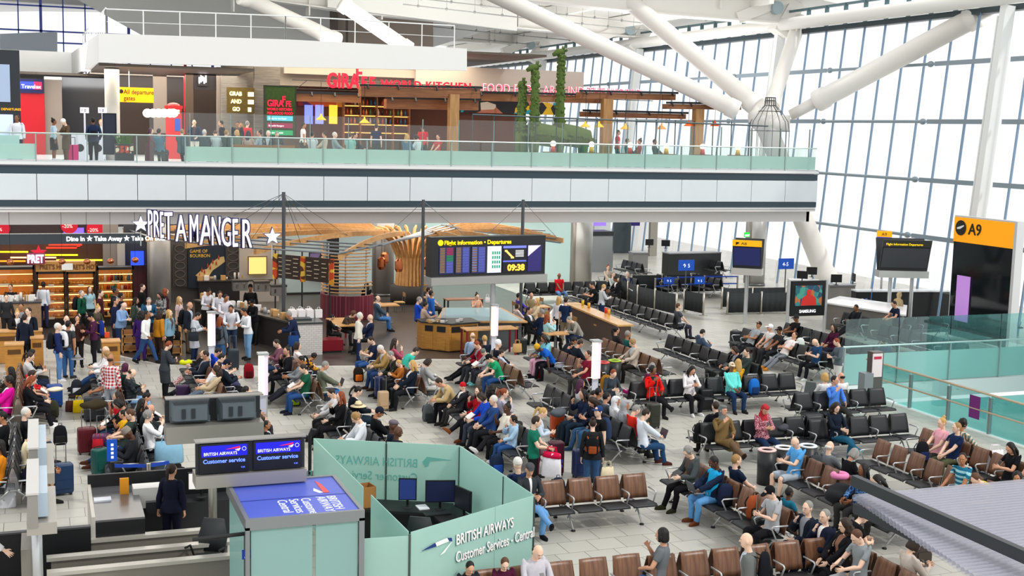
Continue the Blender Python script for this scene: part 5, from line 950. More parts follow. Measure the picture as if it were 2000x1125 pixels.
table(668, 628, .8, 1.9, .76, 'wooden table before the red bench', OAK, MR); table(757, 594, .8, .8, .76, 'pale wooden table beside the round booth', OAK, None, None, 1); table(1085, 650, .8, .6, .76, 'small wooden table of the aqua jumper couple', OAK, None, None, 1); table(955, 640, 1.9, .7, .95, 'tall wooden table on maroon legs beside the glass top', OAK, MR); table(1010, 638, .1, .1, .9, 'slim wooden ledge end beside the tall table', OAK, MR); table(1040, 598, 1.3, .7, .76, 'rear wooden table shared by violet and beige', OAK, MR); table(905, 583, 1.6, .6, .76, 'dark rear table behind the departures screen', TIM)
for x, y, rz, lab in ((735, 612, 90, 'cafe chair under the dark denim man'), (780, 610, -90, 'empty cafe chair right of the pale table'), (1063, 655, 90, 'cafe chair under the aqua jumper'), (1112, 662, -90, 'cafe chair under the stone jumper'), (1012, 628, 90, 'cafe chair under the child in pale pink'), (1048, 620, -90, 'cafe chair under the beige woman'), (1035, 640, 60, 'cafe chair under the dark grey jacket'), (1058, 648, -140, 'cafe chair under the navy coat'), (835, 600, 0, 'cafe chair in front of the timber tree base')):
    g = atz(x, y); cafe_chair(g.x, g.y, 0, R_(rz), 'c8a068', lab, 'cafe chairs')
def stool(x, y, lab):
    g = atz(x, y); o = thing('bar_stool', lab, 'stool', g, 0, 'bar stools'); MB().cyl((0, 0, .7), (0, 0, .75), .18, 16).build('seat', OAK, o); MB().cyl((0, 0, 0), (0, 0, .7), .03, 8).build('stem', DSTEEL, o); MB().lathe([(0, 0), (.2, 0), (.2, .02), (0, .03)], n=14).build('foot', DSTEEL, o); MB().tube([(.14 * math.cos(k * math.pi / 6), .14 * math.sin(k * math.pi / 6), .28) for k in range(12)], .012, 5, closed=True).build('foot_ring', DSTEEL, o)
for x, y, lab in ((1150, 662, 'left bar stool at the long bar'), (1168, 672, 'right bar stool at the long bar'), (822, 660, 'bar stool under the royal blue jumper'), (838, 668, 'bar stool under the person in beige'), (1092, 640, 'bar stool under the long fair hair'), (1106, 645, 'bar stool under the navy tee at the bar')): stool(x, y, lab)
# glass topped island, cabinet with waste slots, long bar
pp = [atz(x, y, 1.0) for x, y in ((866, 610), (868, 602), (965, 600), (1015, 632), (860, 640))]
o = thing('glass_top_island', 'pale blue glass topped cafe island with wooden border', 'island', (0, 0, 0)); poly = [(p2.x, p2.y) for p2 in (atz(858, 626, 1.), atz(872, 601, 1.), atz(975, 601, 1.), atz(1022, 626, 1.))]; cxm, cym = np.mean(poly, 0)
big = [(cxm + (x - cxm) * 1.1, cym + (y - cym) * 1.08) for x, y in poly]; MB().prism([(cxm + (x - cxm) * .98, cym + (y - cym) * .95) for x, y in poly], 0, .93).build('body', mat('5a6062', .4), o); MB().prism(big, .93, .985).build('border', OAK, o); MB().prism(poly, .985, 1.0).build('glass_top', mat('a8c8cc', .08), o)
g0, g1 = atz(828, 686), atz(933, 688); o = thing('waste_cabinet', 'oak waste cabinet with dark top and slots', 'cabinet', (g0.x, g0.y, 0)); OK2 = wood('b07830', 'c48c3e', .5, (1, 1, 6)); w = (g1 - g0).length; mid = (g0 + g1) / 2
fr = [(0, .3), (w * .42, -.45), (w * 1.02, -.2), (w * 1.02, .7), (0, .9)]; MB().prism(fr, .04, .98).build('body', OK2, o); MB().prism([(x + (.05 if x > .5 else -.05), y + (.05 if y > .5 else -.05)) for x, y in fr], .98, 1.03).build('top', mat('2c2e30', .4), o)
for s, f0, f1 in ((0, .12, .4), (0, .55, .85), (1, .06, .45), (1, .5, .95)):
    A, B_ = (fr[0], fr[1]) if s == 0 else (fr[1], fr[2]); A = Vector((*A, 0)); B_ = Vector((*B_, 0)); n = Vector((B_.y - A.y, A.x - B_.x, 0)).normalized() * .012; b = MB(); b.bar(A.lerp(B_, f0) + n + Vector((0, 0, .8)), A.lerp(B_, f1) + n + Vector((0, 0, .8)), .02, .2); b.build('slot', BLACK, o)
    b = MB(); b.bar(A.lerp(B_, f0) + n + Vector((0, 0, .35)), A.lerp(B_, f1) + n + Vector((0, 0, .35)), .02, .55); b.build('door', OK2, o)
for i in range(14): x, y = mid.x + rb.uniform(-.7, .6), mid.y + rb.uniform(.1, .45); nm, ms = rb.choice(CIM[:1] + CIM[4:]); q2 = link('carton', ms, None, (x, y, 1.03), rb.random() * 3); q2.scale = (.6, .6, .4); q2.data = ms; tag(q2, 'small carton or cup left on the oak waste cabinet', 'carton', 'cartons on the waste cabinet')
A, B_ = atz(1115, 592, 1.08), atz(1222, 636, 1.08); o = thing('long_bar', 'long bar with oak top and dark panelled front', 'bar', (0, 0, 0)); b = MB(); b.bar(A, B_, .62, .06); b.build('worktop', wood('c08a48', 'dcae6c', .25, (1, 1, 3)), o); b = MB(); b.bar(A - Vector((0, 0, .56)), B_ - Vector((0, 0, .56)), .4, 1.04); b.build('front', mat('4a3a32', .5, 0, 0, .2, 3), o)
for i, (x, y, c) in enumerate(((1138, 593, 'd8b020'), (1150, 598, 'e0a020'), (1183, 608, 'd83020'), (1189, 611, 'e8a020'))): g = atz(x, y + 4, 1.1); tag(MB().lathe([(0, 0), (.05, 0), (.06, .2), (0, .2)], n=10).build('sauce_pot', mat(c, .4), None, True, (g.x, g.y, 1.11)), f'{["yellow pot, first from the far end", "amber pot, second from the far end", "red pot", "orange pot beside the red one"][i]} on the long bar', 'pot')
# oak high tables and waste boxes at the left of the cafe
for px0, px1, y0, y1, h, lab in ((-60, 82, 645, 740, 1.05, 'long oak high table at the left edge of the cafe'), (10, 46, 668, 770, 1.1, 'narrow oak waste box with red mark at the left'), (60, 84, 655, 745, 1.1, 'oak waste box right of the high table'), (198, 233, 662, 712, 1.15, 'oak waste box with a small orange box on top')):
    A = atz(px0, y0, h); B_ = atz(px1, y0, h); o = thing('oak_box', lab, 'oak furniture', (A.x, A.y - .5, 0)); w = B_.x - A.x; MB().box(0, 0, .02, w, .55, h - .04).build('body', OK2, o); MB().box(-.02, -.02, h - .04, w + .02, .57, h).build('top', OAK, o); MB().box(w * .15, -.012, h - .3, w * .85, .0, h - .16).build('slot', mat('5a3a18', .5), o)
g = atz(209, 658, 1.15); tag(MB().box(-.07, -.05, 0, .07, .05, .16).build('small_box', mat('d84a20', .5), None, False, (g.x, g.y - .1, 1.15)), 'small orange box on the oak waste box', 'box')
A = atz(-40, 592, 1.25); B_ = atz(80, 592, 1.25); o = thing('service_counter', 'cafe service counter with herringbone wood front', 'counter', (A.x, A.y, 0)); w = B_.x - A.x; MB().box(0, 0, 0, w, .7, 1.2).build('front', wood('8a6a4c', 'a58461', .5, (3, 3, 3), 4), o); MB().box(-.03, -.03, 1.2, w + .03, .73, 1.25).build('worktop', mat('3a3d42', .3), o)
clutter(16, lambda f: (A.x + w * (.2 + .75 * f), A.y + .3 + rb.random() * .2, 1.25), 'on the service counter', 'things on the service counter', ('cup', 'cup_stack', 'box'))
for x0, x1, y, lab in ((240, 275, 690, 'low wooden crate shelf under the light blue shirt'), (285, 355, 697, 'long low wooden crate shelf behind the striding man'), (105, 150, 620, 'low wooden crate shelf beside the hot cabinets')):
    A = atz(x0, y); B_ = atz(x1, y); o = thing('crate_shelf', lab, 'crate shelf', (A.x, A.y, 0)); w = B_.x - A.x
    for i in range(3): MB().box(0, 0, .08 + i * .27, w, .5, .11 + i * .27).build('shelf', OK2, o); MB().box(0, 0, .11 + i * .27, w, .02, .27 + i * .27).build('crate_front', wood('9a6a38', '7f5428', .6), o)
    [MB().box(u - .03, 0, 0, u + .03, .5, .95).build('post', OAK, o) for u in (0, w)]
# ---------------------------------------------------------------- screens, desks, barriers and glass around the waiting area
SCRB = mat('1414c8', .4, 0, .35); SCRD = mat('0d0f16', .25); WTXT = mat('f4f6ff', .4, 0, .5)
def light_post(x, yb, y0, y1, w, label):
    g = atz(x, yb); h1 = atv(x, y0, g.y).z; h0 = atv(x, y1, g.y).z; o = thing('light_post', label, 'light post', g, 0, 'glowing posts between the seats'); MB().cyl((.05, .04, 0), (.05, .04, h1 - .02), .085, 14).build('pole', ALU, o, True)
    MB().box(-w, -.16, h0, w * .1, -.02, h1).build('light_panel', mat('fff2e4', .4, 0, .55), o); MB().box(w * .15, -.14, h0, w, -.02, h1).build('light_panel', mat('e4d4e4', .4, 0, .4), o); MB().box(-w - .02, -.18, h1, w + .02, .12, h1 + .05).build('cap', ALU, o); MB().box(-w * .8, -.06, h0 - .5, w * .7, -.04, h0 - .03).build('notice', mat('cfd4e4', .5), o)
light_post(413, 722, 611, 674, .115, 'glowing white light post near the cafe queue, farthest left'); light_post(513, 842, 692, 770, .115, 'glowing white light post just above the twin monitor backs'); light_post(963, 697, 597, 655, .115, 'glowing white light post under the departures screen'); light_post(1159, 802, 667, 738, .115, 'glowing white light post beside three round bins')
# departures screen
o = thing('departures_screen', 'big black flight information departures screen with yellow heading', 'screen', (12.45, 40.3, 2.55), R_(6)); w = 4.15; MB().box(-.12, .05, .25, w + .1, .5, 1.62).build('casing', mat('24272a', .4), o); b = MB(); b.plate([(-.16, -.1, 0), (w + .12, -.1, 0), (w + .12, .55, .28), (-.16, .55, .28)], (0, 0, -.02)); b.box(-.16, -.12, 0, w + .12, .5, .26); b.build('steel_tray', mat('b3b3ae', .35, .5), o)
text('Flight information \u2022 Departures', .2, mat('f8d000', .4, 0, 1.3), o, (.35, .03, 1.36), ext=.004, bold=.004); MB().lathe([(0, 0), (.1, 0), (.1, .01), (0, .012)], n=18).xf(Matrix.Translation((.22, .04, 1.43)) @ Matrix.Rotation(R_(90), 4, 'X')).build('information_symbol', mat('f8d000', .4, 0, 1.3), o)
rt_ = random.Random(9)
for i, (x, c) in enumerate(((.18, '20244e'), (.78, '20244e'), (1.38, '20244e'), (1.98, 'c8cdf0'), (2.58, '15161c'), (3.55, '26205a'))):
    ww = .9 if i == 4 else .53; s = MB().box(x, .02, .36, x + ww, .04, 1.28).build('screen', mat(c, .3, 0, .7), o)
    if i < 3:
        for r in range(20): z = 1.24 - r * .043; MB().box(x + .02, .012, z - .008, x + .2, .02, z + .008).build('row_text', mat('b08a40' if i < 2 or r % 2 else '9a9ee0', .4, 0, .3), o); MB().box(x + .26, .012, z - .009, x + .5, .02, z + .009).build('row_text', mat('c02848' if i == 0 and r < 6 else '28a048' if i == 0 and r < 11 else '6a74d8', .4, 0, .3), o)
    if i == 3: [MB().box(x + .18 + k * .085, .012, 1.0 - r * .16, x + .23 + k * .085, .02, 1.1 - r * .16).build('bar_symbol', mat('1a8a5a', .4, 0, .6), o) for k in range(4) for r in range(4)]
    if i == 4:
        text('09:38', .3, mat('ffa830', .4, 0, 3), o, (x + .17, .0, .42), ext=.004, bold=.01); MB().box(x, .012, 1.2, x + ww, .02, 1.28).build('header', mat('6a74e0', .4, 0, .8), o); MB().box(x, .012, .72, x + ww, .02, .77).build('header', mat('5a64c8', .4, 0, .8), o)
        b = MB(); b.bar((x + .1, .015, 1.12), (x + .38, .015, .86), .02, .07); b.box(x + .06, .01, 1.08, x + .16, .02, 1.14); b.box(x + .3, .01, .84, x + .42, .02, .9); b.build('terminal_map', mat('f0c060', .4, 0, 1), o); [MB().box(x + .48, .012, 1.1 - k * .05, x + .8, .02, 1.12 - k * .05).build('map_text', mat('f0f0f0', .4, 0, .8), o) for k in range(5)]
    if i == 5: b = MB(); b.plate([(x, .012, 1.28), (x + .5, .012, 1.28), (x, .012, .9)], (0, .006, 0)); b.build('picture', mat('d0c0e8', .4, 0, .8), o)
for f in (.45,): MB().cyl((2.35, .3, -2.55), (2.35, .3, .2), .09, 12).build('pole', ALU, o)
# service desk screens and their backs
def desk_screen(px, v, label, back=False, ty=0):
    u0, u1 = atv(px[0], px[1], v).x, atv(px[2], px[3], v).x; zt = atv(px[2], px[3], v).z; zm = atv(px[2], px[4], v).z; zb = atv(px[2], px[5], v).z; o = thing('service_screen', label, 'screen', (u0, v, 0)); w = u1 - u0
    MB().box(-.03, -.06, zb, w + .03, .4, zm).build('steel_tray', mat('a8a49c', .35, .6), o); MB().box(-.02, .06 if not back else .3, zm, w + .02, .1 if not back else .34, zt).build('back_plate', mat('2a2d31', .4), o)
    MB().box(-.03, -.02, zt, w + .03, .2, zt + .02).build('top_cover', mat('8f8c88', .4, .3), o); MB().cyl((w * .48, .18, 0), (w * .48, .18, zb), .075, 14).build('pole', mat('9a958c', .35, .6), o, True)
    for i in range(2):
        x0 = w * (.02 + .5 * i); x1 = x0 + w * .46
        if back:
            b = MB(); b.box(x0 + .03, .2, zm + .01, x1 - .03, .3, zm + .12); b.rings([[(x0 + .02, .3, zm + .04), (x1 - .02, .3, zm + .04), (x1 - .02, .3, zt - .02), (x0 + .02, .3, zt - .02)], [(x0 + .1, .02, zm + .08), (x1 - .1, .02, zm + .08), (x1 - .1, .02, zt - .14), (x0 + .1, .02, zt - .14)]]); m_ = b.build('monitor_back', mat('5d686e', .45), o); [MB().box(x0 + w * (.13 + .1 * k), .0, zm + .12, x0 + w * (.17 + .1 * k), .03, zt - .18).build('vent', mat('2a3034', .5), m_) for k in range(2)]
        else:
            s = MB().box(x0, 0, zm + .02, x1, .06, zt - .02).build('monitor', SCRD, o); MB().box(x0 + .03, -.008, zm + .55 * (zt - zm), x1 - .03, 0, zt - .05).build('blue_banner', SCRB, o)
            text('BRITISH AIRWAYS', .07, WTXT, o, (x0 + .06, -.014, zm + .6 * (zt - zm)), ext=.002, sx=.9); text('Customer service', .088, mat('5a78ff', .4, 0, 1.6), o, (x0 + .05, -.014, zm + .36 * (zt - zm)), ext=.002, bold=.002); text('9:38', .035, mat('5a78ff', .4, 0, 1), o, (x1 - .13, -.014, zm + .16 * (zt - zm)), ext=.002)
            b = MB(); b.plate([(x1 - .36, -.014, zt - .115), (x1 - .14, -.014, zt - .075), (x1 - .15, -.014, zt - .105)], (0, .004, 0)); b.build('ribbon_mark', mat('e01840', .4, 0, 1), o); b = MB(); b.plate([(x1 - .22, -.014, zt - .13), (x1 - .13, -.014, zt - .105), (x1 - .16, -.014, zt - .15)], (0, .004, 0)); b.build('ribbon_mark', WTXT, o); MB().tube([(x1 - .08 + .03 * math.cos(k * .52), -.012, zt - .12 + .03 * math.sin(k * .52)) for k in range(12)], .003, 4, closed=True).build('round_mark', WTXT, o)
    return o
desk_screen((385, 868, 594, 853, 914, 938), 19.03, 'blue and black twin customer service screen on a steel pole'); desk_screen((327, 781, 511, 772, 823, 856), 21.75, 'backs of two grey monitors in a steel tray behind the customer service screen', True)
# upright screens at the left edge, seen from the side
o = thing('upright_screens', 'pair of upright grey screens seen edge on at the left', 'screen', (-.1, 19.1, 0))
for y0, y1, zb in ((.0, 2.0, 1.85), (2.75, 4.9, 1.85)):
    MB().box(-.16, y0, zb, -.02, y1, zb + .5).build('frame', mat('9c9994', .35, .5), o); MB().box(-.02, y0 + .2, zb + .1, .12, y1 - .2, zb + .46).build('screen', mat('a8b9c6', .3, 0, .15), o); MB().box(-.18, y0 + .02, zb - .12, .24, y1 - .02, zb + .06).build('tray', mat('b4afa6', .35, .5), o); MB().cyl((-.05, y0 + 1.0, 0), (-.05, y0 + 1.0, zb), .08, 12).build('pole', ALU, o, True); MB().box(-.18, y0 - .02, zb + .5, .0, y1, zb + .53).build('cap', mat('c8c6c2', .4), o)
# service counter and clerk's place
o = thing('service_desk', 'black service desk with steel top and raised front panel', 'desk', (.78, 22.0, 0)); BLK = mat('16171a', .45)
MB().box(0, 0, 0, .82, .05, .95).build('front_panel', BLK, o); MB().box(0, 0, .95, .82, 2.1, .985).build('steel_top', mat('77777a', .25, .5), o); MB().box(-.05, 2.08, 0, 2.7, 2.16, 1.22).build('raised_panel', BLK, o); MB().box(-.06, .0, 0, -.0, 2.12, 1.05).build('side_panel', mat('c9c4ba', .4), o); MB().box(.84, 1.5, 0, 2.7, 2.05, .72).build('worktop', mat('2b2c2e', .4), o)
o = thing('low_partition', 'black low partition left of the service desk', 'partition', (-3, 21.9, 0)); MB().box(0, 0, 0, 3.7, .08, .9).build('panel', BLK, o); MB().box(0, -.02, .9, 3.7, .1, .93).build('top_rail', mat('3a3b3e', .4), o)
for (x, y, z, sx, sy, sz, c, n, lab) in ((.95, 23.2, .985, .3, .22, .03, 'e8ecf6', 'papers', 'white papers on the steel desk top'), (1.35, 23.5, .985, .16, .04, .3, 'f0a020', 'notice_stand', 'orange framed notice standing on the steel desk top'), (1.75, 23.55, .72, .5, .35, .38, 'e4e2de', 'printer', 'white printer shelf box on the service desk worktop'), (1.8, 23.1, .72, .2, .12, .2, '2a2b30', 'ticket_printer', 'small black printer before the white printer box')): tag(MB().box(-sx / 2, -sy / 2, 0, sx / 2, sy / 2, sz).build(n, mat(c, .5), None, False, (x, y, z)), lab, n.replace('_', ' '))
def monitor(x, y, z, rz, label, w=.5, h=.32, c='20263a', em=.3, back=False):
    o = thing('monitor', label, 'monitor', (x, y, z), rz); MB().box(-w / 2, 0, .12, w / 2, .04, .12 + h).build('casing', BLACK, o); MB().box(-w / 2 + .02, -.006, .14, w / 2 - .02, 0, .1 + h).build('display', mat(c, .3, 0, em), o); MB().cyl((0, .05, 0), (0, .03, .2), .025, 8).build('neck', BLACK, o); MB().lathe([(0, 0), (.12, 0), (.1, .015), (0, .02)], n=14).build('foot', BLACK, o); return o
monitor(2.75, 23.6, .8, R_(-10), 'monitor with white screen facing the desk clerk', .5, .34, 'e8e4e0', .5)
def office_chair(x, y, rz, label):
    o = thing('office_chair', label, 'chair', (x, y, 0), rz); m = mat('2c3033', .6); MB().box(-.25, -.25, .44, .25, .25, .52).build('seat', m, o); b = MB(); b.rings([[(-.23, .24, .55), (.23, .24, .55), (.23, .3, .55), (-.23, .3, .55)], [(-.25, .27, .8), (.25, .27, .8), (.25, .34, .8), (-.25, .34, .8)], [(-.18, .33, 1.1), (.18, .33, 1.1), (.18, .38, 1.1), (-.18, .38, 1.1)]]); b.build('backrest', m, o, True); MB().cyl((0, 0, .1), (0, 0, .45), .035, 8).build('gas_stem', DSTEEL, o); [MB().bar((0, 0, .09), (.3 * math.cos(k * 1.2566), .3 * math.sin(k * 1.2566), .05), .05, .04).build('foot', BLACK, o) for k in range(5)]; [MB().tube([(s * .25, .1, .5), (s * .3, .05, .7), (s * .3, -.15, .72)], .02, 6).build('armrest', BLACK, o) for s in (1, -1)]
office_chair(2.5, 20.9, R_(-30), 'dark grey office chair behind the standing clerk')
o = thing('stepped_kerbs', 'three long steel kerbs stepping down below the service desk', 'barrier', (0, 0, 0)); KB = mat('8d887f', .35, .3)
for i, (y, z) in enumerate(((1050, .62), (1078, .62), (1106, .62))): g = atz(250, y, z); MB().box(.05, g.y - .1, 0, 2.9, g.y, z).build('kerb', KB, o); MB().box(-.02, g.y - .14, z, 2.95, g.y + .04, z + .06).build('kerb_cap', mat('c4c0b6', .3, .3), o)
g = atz(52, 1040, 1.0); o = thing('kerb_gate', 'narrow steel fin standing on the stepped kerbs', 'barrier', (g.x, g.y, 0)); MB().box(-.08, -.9, 0, .14, 0, 1.0).build('block', KB, o); MB().box(.15, -1.0, 0, .17, .05, 1.25).build('glass_fin', mat('7f8a90', .2, .3), o)
# kiosk pod with lettered blue top
PZ = 2.25; q = [atz(x, y, PZ) for x, y in ((444, 949), (643, 930), (707, 996), (495, 1015))]; x0 = (q[0].x + q[3].x) / 2; x1 = (q[1].x + q[2].x) / 2; y0 = (q[2].y + q[3].y) / 2; y1 = (q[0].y + q[1].y) / 2
o = thing('service_pod', 'frosted glass service pod with sloping blue lettered roof', 'pod', (x0, y0, 0)); w, dd_ = x1 - x0, y1 - y0; MB().box(0, 0, PZ - .06, w, dd_, PZ).build('blue_roof', mat('4a5cc0', .35, 0, .12), o); MB().box(0, dd_ * .48, PZ, w, dd_ * .49, PZ + .004).build('roof_joint', mat('1c2a80', .4), o)
b = MB(); [b.box(*k) for k in ((-.06, -.06, PZ - .14, w + .06, 0, PZ + .02), (-.06, dd_, PZ - .14, w + .06, dd_ + .06, PZ + .02), (-.06, 0, PZ - .14, 0, dd_, PZ + .02), (w, 0, PZ - .14, w + .06, dd_, PZ + .02), (w - .02, -.06, 0, w + .06, .02, PZ - .1), (-.06, -.06, 0, .0, .02, PZ - .1))]; b.build('steel_frame', mat('8d9294', .35, .6), o)
PODG = glass('b4dcd6', .8, .05, .05, .93)
for i in range(2): MB().box(w * (.0 + .58 * i) + .02, -.03, .05, w * (.56 + .42 * i), -.01, PZ - .15).build('glass_panel', PODG, o)
MB().box(w, .02, .05, w + .02, dd_, PZ - .15).build('glass_panel', PODG, o); MB().box(-.02, .02, .05, 0, dd_, PZ - .15).build('glass_panel', PODG, o)
tw = mat('f4f6ff', .4)
for i, (s, sz) in enumerate((('BRITISH', .2), ('AIRWAYS', .2), ('Customer', .21), ('Services -', .21), ('Central', .21))): text(s, sz, tw, o, (w * (.80, .70, .55, .44, .33)[i], dd_ * (.45 if i < 2 else .44), PZ + .002), 0, -90, .002)
b = MB(); b.plate([(w * .80, dd_ * .92, PZ + .002), (w * .84, dd_ * .8, PZ + .002), (w * .86, dd_ * .55, PZ + .002), (w * .80, dd_ * .55, PZ + .002)], (0, 0, .004)); b.build('red_mark', mat('e04848', .4), o); b = MB(); b.plate([(w * .72, dd_ * .62, PZ + .002), (w * .74, dd_ * .7, PZ + .002), (w * .8, dd_ * .56, PZ + .002), (w * .76, dd_ * .55, PZ + .002)], (0, 0, .004)); b.build('white_mark', tw, o)
# numbered poles and small monitors before the pod
for px, py, num, h, arm, lab in ((679, 1015, '6', 2.05, -1, 'black bent pole with blue number 6 before the pod'), (481, 1042, '5', 2.0, -1, 'black bent pole with blue number 5 at the pod corner')):
    g = atz(px, py, h); o = thing('number_pole', lab, 'pole', (g.x, g.y, 0)); b = MB(); b.cyl((0, 0, 0), (0, 0, h), .035, 8); b.cyl((0, 0, h), (arm * .75, 0, h - .02), .03, 8); b.build('pole', BLACK, o); MB().box(-.07, -.06, h - .36, .07, -.045, h - .22).build('number_plate', mat('1c4cc0', .4), o); text(num, .12, WTXT, o, (-.04, -.065, h - .34))
    if num == '6': MB().box(-.22, -.06, h - .92, .16, -.045, h - .68).build('notice', mat('e8e4ec', .5), o); MB().box(-.22, -.065, h - .71, .0, -.05, h - .68).build('notice_edge', mat('d81828', .4), o); b = MB(); [b.box(-.19 + k * .07, -.066, h - .78 - r * .06, -.15 + k * .07, -.06, h - .745 - r * .06) for k in range(3) for r in range(3)]; b.build('notice_symbols', mat('d8506a', .5), o)
    m_ = MB().box(-.62, -.1, h - 1.45, -.2, -.06, h - 1.05).build('monitor', BLACK, o); MB().tube([(-.2, -.06, h - 1.25), (-.05, -.06, h - 1.3), (0, 0, h - 1.25)], .02, 6).build('monitor_arm', DARK, o)
g = atz(532, 1112, 1.1); monitor(g.x, g.y, .75, R_(180), 'low black monitor back before the pod', .5, .36)
# frosted glass enclosure with raised lettering
EN = [Vector((4.85, 23.4, 0)), Vector((7.39, 22.13, 0)), Vector((7.55, 18.67, 0)), Vector((5.05, 17.4, 0)), Vector((4.3, 17.47, 0))]; EG = glass('cdeee6', .8, .06, .05, .84); GH = 1.8
o = thing('glass_enclosure', 'pale green frosted glass enclosure lettered BRITISH AIRWAYS Customer Services - Central', 'glass enclosure', (0, 0, 0))
def gpan(a, c, f0, f1, m=EG, h=GH): b = MB(); b.bar(a.lerp(c, f0) + Vector((0, 0, h / 2 + .03)), a.lerp(c, f1) + Vector((0, 0, h / 2 + .03)), .014, h); return b.build('glass_panel', m, o)
gpan(EN[0], EN[1], 0, .495); gpan(EN[0], EN[1], .505, 1); gpan(EN[1], EN[2], .01, .62); gpan(EN[1], EN[2], .63, .99); gpan(EN[3], EN[2], .01, .66); gpan(EN[3], EN[2], .665, .99); gpan(EN[4], EN[3], 0, .98, EG, 1.75); gpan(EN[0], EN[3], .0, .58); gpan(EN[0], EN[3], .66, .99)
for p2 in (EN[1], EN[2], EN[3], EN[0].lerp(EN[1], .5), EN[1].lerp(EN[2], .625)): MB().box(p2.x - .015, p2.y - .015, 0, p2.x + .015, p2.y + .015, GH).build('joint_post', mat('4a5654', .3, .4), o)
d = (EN[2] - EN[3]); ang = math.degrees(math.atan2(d.y, d.x)); dn = Vector((d.y, -d.x, 0)).normalized() * .03; L1 = mat('f6f6f4', .4); L2 = mat('4f7f88', .4)
def glt(s, f, z, size, m, off, sxx): p2 = EN[3].lerp(EN[2], f) + dn * off; text(s, size, m, o, (p2.x, p2.y, z), rz=ang, ext=.006, sx=sxx, bold=.003)
for m_, off, dz in ((L2, .6, -.012), (L1, 1.1, 0)): glt('BRITISH AIRWAYS', .34, 1.42 + dz, .235, m_, off, .70); glt('Customer Services - Central', .34, 1.14 + dz, .24, m_, off, .66)
def rib(pts, m, nm='ribbon_mark'): b = MB(); b.plate([EN[3].lerp(EN[2], f) + dn + Vector((0, 0, z)) for f, z in pts], tuple(dn * .3)); b.build(nm, m, o)
rib([(.08, 1.5), (.18, 1.56), (.19, 1.5)], mat('1c3a7c', .4)); rib([(.18, 1.56), (.27, 1.58), (.285, 1.52), (.19, 1.5)], L1); rib([(.27, 1.58), (.305, 1.56), (.31, 1.5), (.285, 1.52)], mat('1c3a7c', .4)); rib([(.30, 1.49), (.31, 1.5), (.25, 1.36), (.22, 1.34)], L1)
d2 = EN[1] - EN[0]; ang2 = math.degrees(math.atan2(d2.y, d2.x)); LT = mat('6cb4aa', .5); up_ = Vector((d2.y, -d2.x, 0)).normalized() * .012
for s, f, z, sz in (('BRITISH AIRWAYS', .72, 1.36, .24), ('Customer Services - Central', .72, 1.08, .24)): p2 = EN[0].lerp(EN[1], f) + up_; text(s, sz, LT, o, (p2.x, p2.y, z), rz=ang2, ext=.002, sx=.84, mirror=True)
b = MB(); b.plate([EN[0].lerp(EN[1], f) + up_ + Vector((0, 0, z)) for f, z in ((.75, 1.48), (.78, 1.58), (.95, 1.54), (.8, 1.5), (.79, 1.4), (.77, 1.38))], tuple(up_ * .3)); b.build('ribbon_mark', LT, o)
o = thing('office_desk', 'black L shaped desk inside the frosted glass enclosure', 'desk', (0, 0, 0)); b = MB(); b.bar((5.35, 22.55, .72), (7.1, 21.7, .72), .7, .05); b.bar((6.95, 21.9, .715), (7.1, 18.95, .715), .65, .05); b.build('top', BLACK, o); b = MB(); b.bar((5.5, 22.6, .35), (7.0, 21.9, .35), .05, .7); b.bar((7.2, 21.6, .35), (7.25, 19.2, .35), .05, .7); b.build('panel', BLACK, o)
monitor(6.35, 22.05, .745, R_(-20), 'small monitor with dark blue list on the enclosure desk', .34, .42, '20306a', .5); monitor(6.9, 21.75, .745, R_(-15), 'wide dark blue monitor on the enclosure desk', .56, .42, '161c3a', .4); monitor(7.15, 21.2, .745, R_(-75), 'side turned dark monitor on the enclosure desk', .52, .4, '1a1c26', .2); office_chair(6.25, 20.6, R_(150), 'black chair with coat over its back inside the enclosure')
def carton(x, y, z, rz, s, label): o = thing('cardboard_box', label, 'box', (x, y, z), rz); m = mat('a9763e', .7, 0, 0, .1, 8); b = MB(); a, c, h = s; [b.box(*k) for k in ((-a, -c, 0, a, -c + .012, h), (-a, c - .012, 0, a, c, h), (-a, -c, 0, -a + .012, c, h), (a - .012, -c, 0, a, c, h), (-a, -c, 0, a, c, .012))]; b.build('box', m, o); b = MB(); b.bar((-a, 0, h), (-a - .1, 0, h + .1), c * 2, .012, (0, 0, 1)); b.build('flap', m, o)
carton(5.55, 22.3, .745, R_(10), (.2, .16, .4), 'tall open cardboard box on the enclosure desk corner'); carton(7.1, 19.5, .74, R_(20), (.22, .15, .2), 'low cardboard box beside the enclosure lettering')
for i, (x, y, sx, sy, c, lab) in enumerate(((6.85, 20.2, .34, .26, 'e8eaf2', 'white papers on the enclosure desk'), (6.95, 19.8, .25, .2, 'dfe0e8', 'form pad near the low cardboard box'), (6.75, 21.45, .5, .18, '25282c', 'black keyboard on the enclosure desk'), (7.0, 20.75, .18, .2, '1c1e22', 'black desk telephone on the enclosure desk'), (6.6, 21.9, .2, .28, 'eceef6', 'upright white sheet beside the small monitor'))): tag(MB().box(-sx / 2, -sy / 2, 0, sx / 2, sy / 2, .02 if i != 3 else .08).build(('papers', 'form_pad', 'keyboard', 'telephone', 'sheet')[i], mat(c, .5), None, False, (x, y, .745)), lab, ('papers', 'papers', 'keyboard', 'telephone', 'sheet')[i])
g = atz(605, 930, .9); o = thing('black_stand', 'black stand with round headed pole behind the pod', 'stand', (g.x, g.y, 0)); MB().box(-.25, -.2, 0, .25, .2, .95).build('body', mat('1e2422', .5), o); MB().tube([(0, 0, .95), (0, 0, 1.75), (.04, 0, 1.85), (.12, 0, 1.82)], .035, 8).build('pole', BLACK, o)
